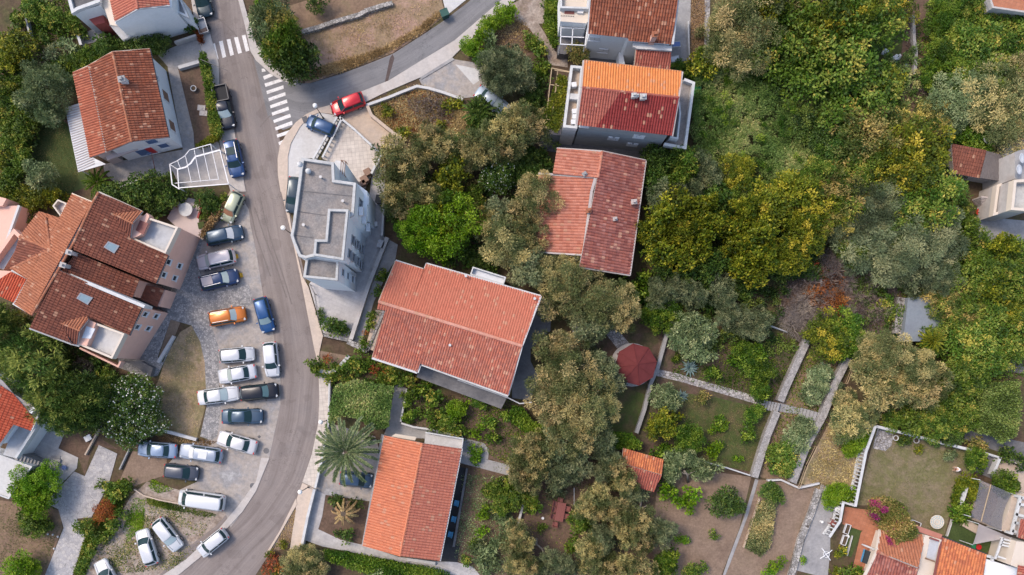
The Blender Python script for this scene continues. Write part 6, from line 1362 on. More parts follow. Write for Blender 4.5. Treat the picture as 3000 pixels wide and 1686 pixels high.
p = GP('t10 745,600' if False else 't7 418,690', .4)[0]; bm = bmesh.new(); b_box(bm, (p.x, p.y, .25), (.7, .85, .5), .1); b_box(bm, (p.x, p.y, .52), (.76, .9, .05), .1); tag(obj('stone_block', bm, M('pale_concrete')), 'pale square block among the rusty dry brush', 'stone block')
for k, (x, y) in enumerate(((365, 1136), (402, 1140), (440, 1155), (412, 1245))):
    p = GP('t8 %d,%d' % (x, y))[0]; bm = bmesh.new(); b_ball(bm, (p.x, p.y, .1), .13, 5, 0, .8); tag(obj('stone', bm, M('white_coping')), 'small white stone on the brown garden beside the flagstone path', 'stone', 'white stones in the lower garden')
# person bending over the flower bed
sk = [(Vector((0.10, .09, .06)), .045), (Vector((0, .09, .06)), .05), (Vector((.02, .10, .48)), .062), (Vector((0, .09, .86)), .095), (Vector((0, 0, .93)), .13), (Vector((0, -.09, .86)), .095), (Vector((.02, -.10, .48)), .062), (Vector((0, -.09, .06)), .05), (Vector((.10, -.09, .06)), .045),
      (Vector((.16, 0, 1.02)), .135), (Vector((.36, 0, 1.08)), .145), (Vector((.50, 0, 1.07)), .11), (Vector((.60, 0, 1.05)), .06), (Vector((.50, .19, 1.03)), .07), (Vector((.56, .24, .78)), .048), (Vector((.66, .20, .56)), .036), (Vector((.69, .19, .49)), .035), (Vector((.50, -.19, 1.03)), .07), (Vector((.58, -.25, .80)), .048), (Vector((.70, -.18, .60)), .036), (Vector((.73, -.16, .53)), .035)]
ed = [(0, 1), (1, 2), (2, 3), (3, 4), (4, 5), (5, 6), (6, 7), (7, 8), (4, 9), (9, 10), (10, 11), (11, 12), (11, 13), (13, 14), (14, 15), (15, 16), (11, 17), (17, 18), (18, 19), (19, 20)]
hv = [(16, (.03, .02, -.06)), (16, (.04, .0, -.08)), (16, (.03, -.02, -.08)), (16, (.01, -.03, -.07)), (16, (.045, .035, -.02)), (20, (.03, .02, -.06)), (20, (.04, .0, -.08)), (20, (.03, -.02, -.08)), (20, (.01, .03, -.07)), (20, (.045, -.035, -.02))]
verts = [v for v, r_ in sk]; rad = [r_ for v, r_ in sk]
for b_, d in hv: verts.append(verts[b_] + Vector(d)); rad.append(.011); ed.append((b_, len(verts) - 1))
hd = [(12, (.10, 0, .02), .085), (None, (.19, 0, .0), .10), (None, (.27, 0, -.04), .07)]
last = 12
for b_, d, r_ in hd: verts.append(verts[12] + Vector(d)); rad.append(r_); ed.append((last, len(verts) - 1)); last = len(verts) - 1
p = GP('t11 1440,648', .5)[0]
t = thing('person', 'person in a white top and dark shorts bending over the flower bed', 'person', (p.x, p.y, .03), PI - .12)
me = bpy.data.meshes.new('body'); me.from_pydata([tuple(v) for v in verts], ed, []); me.materials.append(M('skin')); b = link('body', me, t)
sm = b.modifiers.new('Skin', 'SKIN'); sv = me.skin_vertices[0].data
for i, r_ in enumerate(rad): sv[i].radius = (r_, r_)
sv[4].use_root = True; b.modifiers.new('Subsurf', 'SUBSURF').levels = 1; b.modifiers['Subsurf'].render_levels = 1
def skinned(name, vs, es, rs, mat):
    me = bpy.data.meshes.new(name); me.from_pydata([tuple(v) for v in vs], es, []); me.materials.append(M(mat)); o = link(name, me, t); o.modifiers.new('Skin', 'SKIN')
    for i, r_ in enumerate(rs): me.skin_vertices[0].data[i].radius = (r_, r_)
    me.skin_vertices[0].data[0].use_root = True; q = o.modifiers.new('Subsurf', 'SUBSURF'); q.levels = 1; q.render_levels = 1
V_ = verts
skinned('shirt', [V_[9].lerp(V_[4], .2), V_[10], V_[11], V_[13], V_[13].lerp(V_[14], .5), V_[17], V_[17].lerp(V_[18], .5)], [(0, 1), (1, 2), (2, 3), (3, 4), (2, 5), (5, 6)], [.165, .17, .14, .09, .07, .09, .07], 'shirt_white')
skinned('shorts', [V_[4], V_[4].lerp(V_[9], .4), V_[3], V_[2].lerp(V_[3], .35), V_[5], V_[6].lerp(V_[5], .35)], [(0, 1), (0, 2), (2, 3), (0, 4), (4, 5)], [.16, .16, .115, .09, .115, .09], 'shorts_dark')
hc = V_[-2] + Vector((.0, 0, .035)); skinned('hair', [hc, hc + Vector((-.06, 0, .01)), hc + Vector((.05, 0, .0)), hc + Vector((-.09, .0, -.05))], [(0, 1), (0, 2), (1, 3)], [.105, .095, .085, .06], 'hair_red')
bm = bmesh.new()
for sy in (-1, 1): b_ball(bm, V_[-2] + Vector((.045, sy * .038, -.085)), .014, 6)
obj('eye', bm, M('dark_metal'), t); bm = bmesh.new(); b_ball(bm, V_[-2] + Vector((.03, 0, -.115)), .02, 6); obj('nose', bm, M('skin'), t)
bm = bmesh.new()
for sy in (-1, 1): b_box(bm, (.05, sy * .09, .03), (.27, .1, .07))
obj('shoes', bm, M('white_plastic'), t)
# ------------------------------------------------------------------ plants
from mathutils import noise as mn
leafmat('leaf_olive', [(0.0, (0.056, 0.077, 0.028)), (0.38, (0.160, 0.189, 0.080)), (0.62, (0.340, 0.307, 0.151)), (1.0, (0.660, 0.522, 0.264))], .12)
leafmat('leaf_silver', [(0.0, (0.050, 0.068, 0.034)), (0.5, (0.155, 0.194, 0.103)), (1.0, (0.407, 0.396, 0.220))], .12)
leafmat('leaf_broad', [(0.0, (0.028, 0.059, 0.010)), (0.5, (0.103, 0.168, 0.030)), (0.85, (0.267, 0.298, 0.072)), (1.0, (0.462, 0.374, 0.110))], .18)
leafmat('leaf_dark', [(0.0, (0.019, 0.043, 0.011)), (0.5, (0.065, 0.116, 0.026)), (1.0, (0.209, 0.253, 0.066))], .12)
leafmat('leaf_yellow', [(0.0, (0.040, 0.068, 0.012)), (0.45, (0.135, 0.165, 0.026)), (0.8, (0.305, 0.295, 0.05)), (1.0, (0.50, 0.40, 0.09))], .18)
leafmat('leaf_autumn', [(0.0, (0.05, 0.08, 0.02)), (0.35, (0.15, 0.175, 0.05)), (0.7, (0.40, 0.31, 0.13)), (1.0, (0.60, 0.46, 0.16))], .16)
leafmat('leaf_citrus', [(0.0, (0.022, 0.053, 0.007)), (0.5, (0.077, 0.142, 0.021)), (1.0, (0.275, 0.330, 0.066))], .18)
leafmat('leaf_bright', [(0.0, (0.042, 0.093, 0.011)), (0.5, (0.123, 0.225, 0.026)), (1.0, (0.314, 0.413, 0.066))], .18)
leafmat('leaf_pale', [(0.0, (0.056, 0.084, 0.037)), (0.5, (0.181, 0.237, 0.112)), (1.0, (0.462, 0.484, 0.264))], .12)
leafmat('leaf_conifer', [(0.0, (0.025, 0.059, 0.016)), (0.55, (0.111, 0.177, 0.044)), (1.0, (0.374, 0.374, 0.110))], .12)
leafmat('leaf_rust', [(0.0, (0.087, 0.030, 0.017)), (0.5, (0.289, 0.096, 0.042)), (1.0, (0.554, 0.246, 0.108))], .12)
leafmat('leaf_twig', [(0.0, (0.064, 0.053, 0.048)), (0.6, (0.201, 0.165, 0.153)), (1.0, (0.372, 0.300, 0.243))], .12)
leafmat('leaf_straw', [(0.0, (0.186, 0.130, 0.062)), (0.5, (0.396, 0.284, 0.146)), (1.0, (0.682, 0.528, 0.297))], .12)
leafmat('leaf_bramble', [(0.0, (0.043, 0.077, 0.017)), (0.5, (0.155, 0.224, 0.065)), (0.85, (0.339, 0.380, 0.144)), (1.0, (0.506, 0.440, 0.220))], .12)
leafmat('leaf_palm', [(0.0, (0.043, 0.074, 0.031)), (0.5, (0.146, 0.198, 0.095)), (1.0, (0.396, 0.396, 0.220))], .12)
leafmat('petal_white', [(0.0, (0.620, 0.620, 0.600)), (1.0, (0.760, 0.740, 0.700))], .18)
leafmat('petal_magenta', [(0.0, (0.200, 0.030, 0.080)), (1.0, (0.360, 0.070, 0.170))], .18)
leafmat('petal_yellow', [(0.0, (0.500, 0.420, 0.040)), (1.0, (0.660, 0.580, 0.080))], .18)
leafmat('leaf_agave', [(0.0, (0.130, 0.200, 0.200)), (1.0, (0.260, 0.330, 0.320))], .12)
leafmat('leaf_lawn', [(0.0, (0.056, 0.074, 0.022)), (0.6, (0.173, 0.173, 0.068)), (1.0, (0.374, 0.297, 0.154))], .12)
def leaves(name, P0, D, Lg, Wd, tint, mats, parent=None, rng=None, mi=None, N=None):
    """one diamond leaf per row: base P0, unit direction D, length Lg, width Wd"""
    n = len(P0); r = rng or np.random.default_rng(1)
    side = np.cross(D, r.normal(size=(n, 3)) * .8 + (np.array([[0, 0, 1.6]]) if N is None else N)); side /= np.linalg.norm(side, axis=1, keepdims=True) + 1e-9
    v = np.empty((n, 4, 3)); L = Lg[:, None]; W = Wd[:, None]
    v[:, 0] = P0; v[:, 1] = P0 + D * L * .5 + side * W * .5; v[:, 2] = P0 + D * L; v[:, 3] = P0 + D * L * .5 - side * W * .5
    me = bpy.data.meshes.new(name); me.vertices.add(n * 4); me.loops.add(n * 4); me.polygons.add(n)
    me.vertices.foreach_set('co', v.reshape(-1)); me.loops.foreach_set('vertex_index', np.arange(n * 4, dtype=np.int32))
    me.polygons.foreach_set('loop_start', np.arange(0, n * 4, 4, dtype=np.int32)); me.polygons.foreach_set('loop_total', np.full(n, 4, dtype=np.int32))
    at = me.attributes.new('tint', 'FLOAT', 'POINT'); at.data.foreach_set('value', np.repeat(np.clip(tint, 0, 1), 4).astype(np.float32))
    for m in (mats if isinstance(mats, (list, tuple)) else [mats]): me.materials.append(M(m))
    if mi is not None: me.polygons.foreach_set('material_index', mi.astype(np.int32))
    me.update(calc_edges=True); me.validate()
    return link(name, me, parent)
def unit(v): return v / (np.linalg.norm(v, axis=1, keepdims=True) + 1e-9)
#        material, leaf len, leaf wid, clump radius factor, lobes, spiky, leaf density, tint mean, spread
SPEC = {
 'olive':   ('leaf_olive', .25, .06, .235, 9, .8, 1.0, .50, .44), 'silver': ('leaf_silver', .25, .06, .22, 8, .75, 1.0, .45, .40),
 'broad':   ('leaf_broad', .26, .15, .165, 8, .4, 1.0, .47, .36), 'dark': ('leaf_dark', .25, .14, .17, 7, .35, 1.05, .45, .34),
 'yellow':  ('leaf_yellow', .26, .15, .155, 8, .4, 1.0, .47, .40), 'autumn': ('leaf_autumn', .25, .12, .16, 8, .5, 1.0, .48, .40),
 'citrus':  ('leaf_citrus', .20, .12, .20, 6, .35, 1.1, .47, .36), 'bright': ('leaf_bright', .22, .13, .20, 6, .4, 1.1, .5, .34),
 'pale':    ('leaf_pale', .26, .09, .18, 7, .65, 1.0, .48, .34), 'conifer': ('leaf_conifer', .40, .085, .19, 8, .95, 1.0, .42, .38),
 'oleander':('leaf_dark', .28, .10, .19, 7, .6, 1.05, .45, .3), 'rust': ('leaf_rust', .30, .08, .22, 5, .6, .6, .5, .3), 'twig': ('leaf_twig', .55, .028, .3, 5, .85, .7, .5, .3),
 'vine': ('leaf_broad', .24, .17, .2, 4, .3, 1.0, .6, .3),
}
def crown(kind, r, h, seed, name='crown', ground=False):
    """crown of separate leaf puffs over a few uneven lobes; gaps stay open between the puffs"""
    m, ll, lw, cf, nl, spk, dens, tm, ts = SPEC[kind]; g = np.random.default_rng(seed)
    if r < 1.3: nl = max(nl // 2, 2)
    base = 0.0 if ground else h * .28; ch = h - base; lob = []
    for k in range(nl):
        a = 2 * PI * k / max(nl - 1, 1) + g.uniform(-.45, .45); q = g.uniform(.40, .78) if k else 0.0
        lob.append((q * r * math.cos(a), q * r * math.sin(a), base + ch * (.62 - .42 * q * q + g.uniform(-.13, .13)), r * (g.uniform(.30, .44) if k else .42), ch * g.uniform(.26, .38)))
    cr = max(r * cf, .24); cen = []; NN = []; P0 = []; D = []; TT = []; LL = []; WW = []; MI = []
    for c in range(420):
        x, y, z, lr, lz = lob[g.integers(nl)]; d = unit(g.normal(size=(1, 3)) + np.array([[0, 0, .55]]))[0]
        if d[2] < -.45: continue
        q = g.uniform(.78, 1.0); cp = np.array([x + d[0] * lr * q, y + d[1] * lr * q, max(z + d[2] * lz * q, base * .7 + .05)])
        if cen and min(((cp - e[0]) ** 2 * np.array([1, 1, .6])).sum() for e in cen) < (cr * 1.12) ** 2: continue
        cen.append((cp, d))
    lt = {k: g.normal() * .10 for k in range(nl)}
    for cp, d in cen:
        rr = cr * g.uniform(.6, 1.35); tc = tm + g.normal() * ts * .62
        n = int(dens * .62 * 2 * PI * rr * rr * 1.25 / (ll * lw * .5) * g.uniform(.55, 1.3))
        dd = unit(g.normal(size=(n, 3)) + d * .8 * spk + np.array([0, 0, .55])); s = g.uniform(.12, 1.12, size=(n, 1)) ** .6
        NN.append(dd * 1.3 + np.array([0, 0, .7])); P0.append(cp + dd * rr * s * np.array([1, 1, .85])); D.append(unit(dd * (.35 + spk) + g.normal(size=(n, 3)) * .5)); TT.append(tc + g.normal(size=n) * ts * .30)
        f = g.uniform(.7, 1.3, size=n); LL.append(ll * f); WW.append(lw * f); MI.append(np.zeros(n))
        if kind == 'oleander':
            k = max(int(n * .07), 1); NN.append(dd[:k]); P0.append(cp + dd[:k] * rr * 1.05); D.append(unit(g.normal(size=(k, 3)))); TT.append(g.uniform(0, 1, k)); LL.append(np.full(k, .2)); WW.append(np.full(k, .18)); MI.append(np.ones(k))
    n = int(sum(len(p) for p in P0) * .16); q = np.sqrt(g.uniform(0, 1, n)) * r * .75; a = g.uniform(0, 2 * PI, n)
    NN.append(np.tile(np.array([[0, 0, 1.0]]), (n, 1))); P0.append(np.stack([q * np.cos(a), q * np.sin(a), base + ch * g.uniform(.05, .5, n)], 1)); D.append(unit(g.normal(size=(n, 3)))); TT.append(tm - .15 + g.normal(size=n) * .2); LL.append(np.full(n, ll * 1.1)); WW.append(np.full(n, lw * 1.1)); MI.append(np.zeros(n))  # inner fill leaves tinted darker, crown shade partly set by colour
    P0 = np.concatenate(P0); P0[:, 2] = np.maximum(P0[:, 2], .03)
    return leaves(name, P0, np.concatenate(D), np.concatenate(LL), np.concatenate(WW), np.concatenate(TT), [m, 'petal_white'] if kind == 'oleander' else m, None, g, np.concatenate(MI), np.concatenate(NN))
def trunk(r, h, seed, m='bark'):
    g = random.Random(seed); bm = bmesh.new(); b0 = .05 + .035 * r
    tp = Vector((g.uniform(-.1, .1) * r, g.uniform(-.1, .1) * r, h * .36)); b_tube(bm, [(0, 0, -.1), (tp.x * .4, tp.y * .4, h * .18), tp], [b0 * 1.35, b0, b0 * .8], 8)
    for k in range(5):
        a = k * 2 * PI / 5 + g.uniform(-.4, .4); e = Vector((math.cos(a) * r * g.uniform(.4, .65), math.sin(a) * r * g.uniform(.4, .65), h * g.uniform(.6, .8))); mid = tp.lerp(e, .5) + Vector((0, 0, -.06 * h)); b_tube(bm, [tp, mid, e], [b0 * .6, b0 * .4, b0 * .14], 6)
        for j in range(2): e2 = mid + Vector((g.uniform(-.3, .3) * r, g.uniform(-.3, .3) * r, h * .25)); b_tube(bm, [mid, e2], [b0 * .3, b0 * .08], 5)
    return obj('trunk', bm, M(m), None, smooth=True)
PROTO = {}
def proto(kind, r, var):
    r0 = .7 if r < 1.15 else (1.7 if r < 2.3 else 3.2)
    h0 = r0 * (1.5 if kind in ('citrus', 'bright', 'oleander', 'rust', 'twig') else 1.35) + (.2 if r0 < 1 else .9); key = (kind, r0, var % (2 if r0 < 3 else 3))
    if key not in PROTO:
        sd = sum(ord(c) for c in kind) * 13 + int(r0 * 10) + 97 * key[2]
        c = crown(kind, r0, h0, sd, 'crown' if r0 > 1 else 'foliage', r0 < 1)
        tk = trunk(r0, h0, sd, 'pale_bark' if kind in ('olive', 'silver', 'pale') else 'bark') if r0 > 1 else None
        PROTO[key] = [r0, h0, c.data, tk.data if tk else None]
        bpy.data.objects.remove(c); 
        if tk: bpy.data.objects.remove(tk)
    return PROTO[key]
DESC = {'olive': 'tan-tipped olive tree', 'silver': 'silvery olive tree', 'broad': 'mid-green leafy tree', 'dark': 'dark green tree', 'yellow': 'yellow-green tree', 'autumn': 'ochre-tinged tree', 'citrus': 'round citrus tree', 'bright': 'bright green tree', 'pale': 'pale grey-green tree', 'conifer': 'dark feathery evergreen', 'oleander': 'white-flowered oleander', 'rust': 'rusty dry bush', 'twig': 'leafless grey bush', 'vine': 'leafy vine'}
MARKS = [('octagonal red gazebo', (1860, 1073)), ('coral-roofed house', (1345, 960)), ('white flat-roofed block', (950, 640)), ('light orange house', (1205, 1455)), ('rust-tiled gabled house', (350, 310)), ('pink house', (240, 830)), ('maroon-roofed house', (1830, 300)), ('old red roof', (1730, 620)), ('tall date palm', (1015, 1320)), ('red garden table', (1640, 1500)), ('orange garden shed', (1880, 1370)), ('enclosed lawn', (2690, 1380)), ('blue-grey cistern slab', (2690, 930)), ('brown-red annex', (2840, 480)), ('white van', (590, 1462)), ('flagstone path', (230, 1520)), ('road junction', (800, 230)), ('parking terrace', (1370, 250)), ('bare bank', (2680, 170)), ('fruit lawn', (2090, 1260)), ('rusty brush heap', (2400, 810)), ('red hatchback', (1020, 305)), ('stone terrace walls', (2340, 1270)), ('bean bed', (2230, 1530)), ('blue tarpaulin', (2880, 80)), ('upper meadow', (1020, 20)), ('bougainvillea', (2610, 1510)), ('bramble thicket', (2250, 380)), ('large agave', (2020, 1080))]
TREES = []
def trees(s):
    """lines: tile kind  x,y,r[,h] ..."""
    for ln in s.strip().split('\n'):
        w = ln.split()
        for q in w[2:]:
            v = [float(k) for k in q.split(',')]
            if w[0] == 'o': px = (v[0] * 1.1646, v[1] * 1.1646); r = v[2] * 1.1646 / 25
            else: px = T(int(w[0][1:]), v[0], v[1]); r = v[2] / 2.576 / 25
            TREES.append((w[1], px, r, v[3] if len(v) > 3 else None))
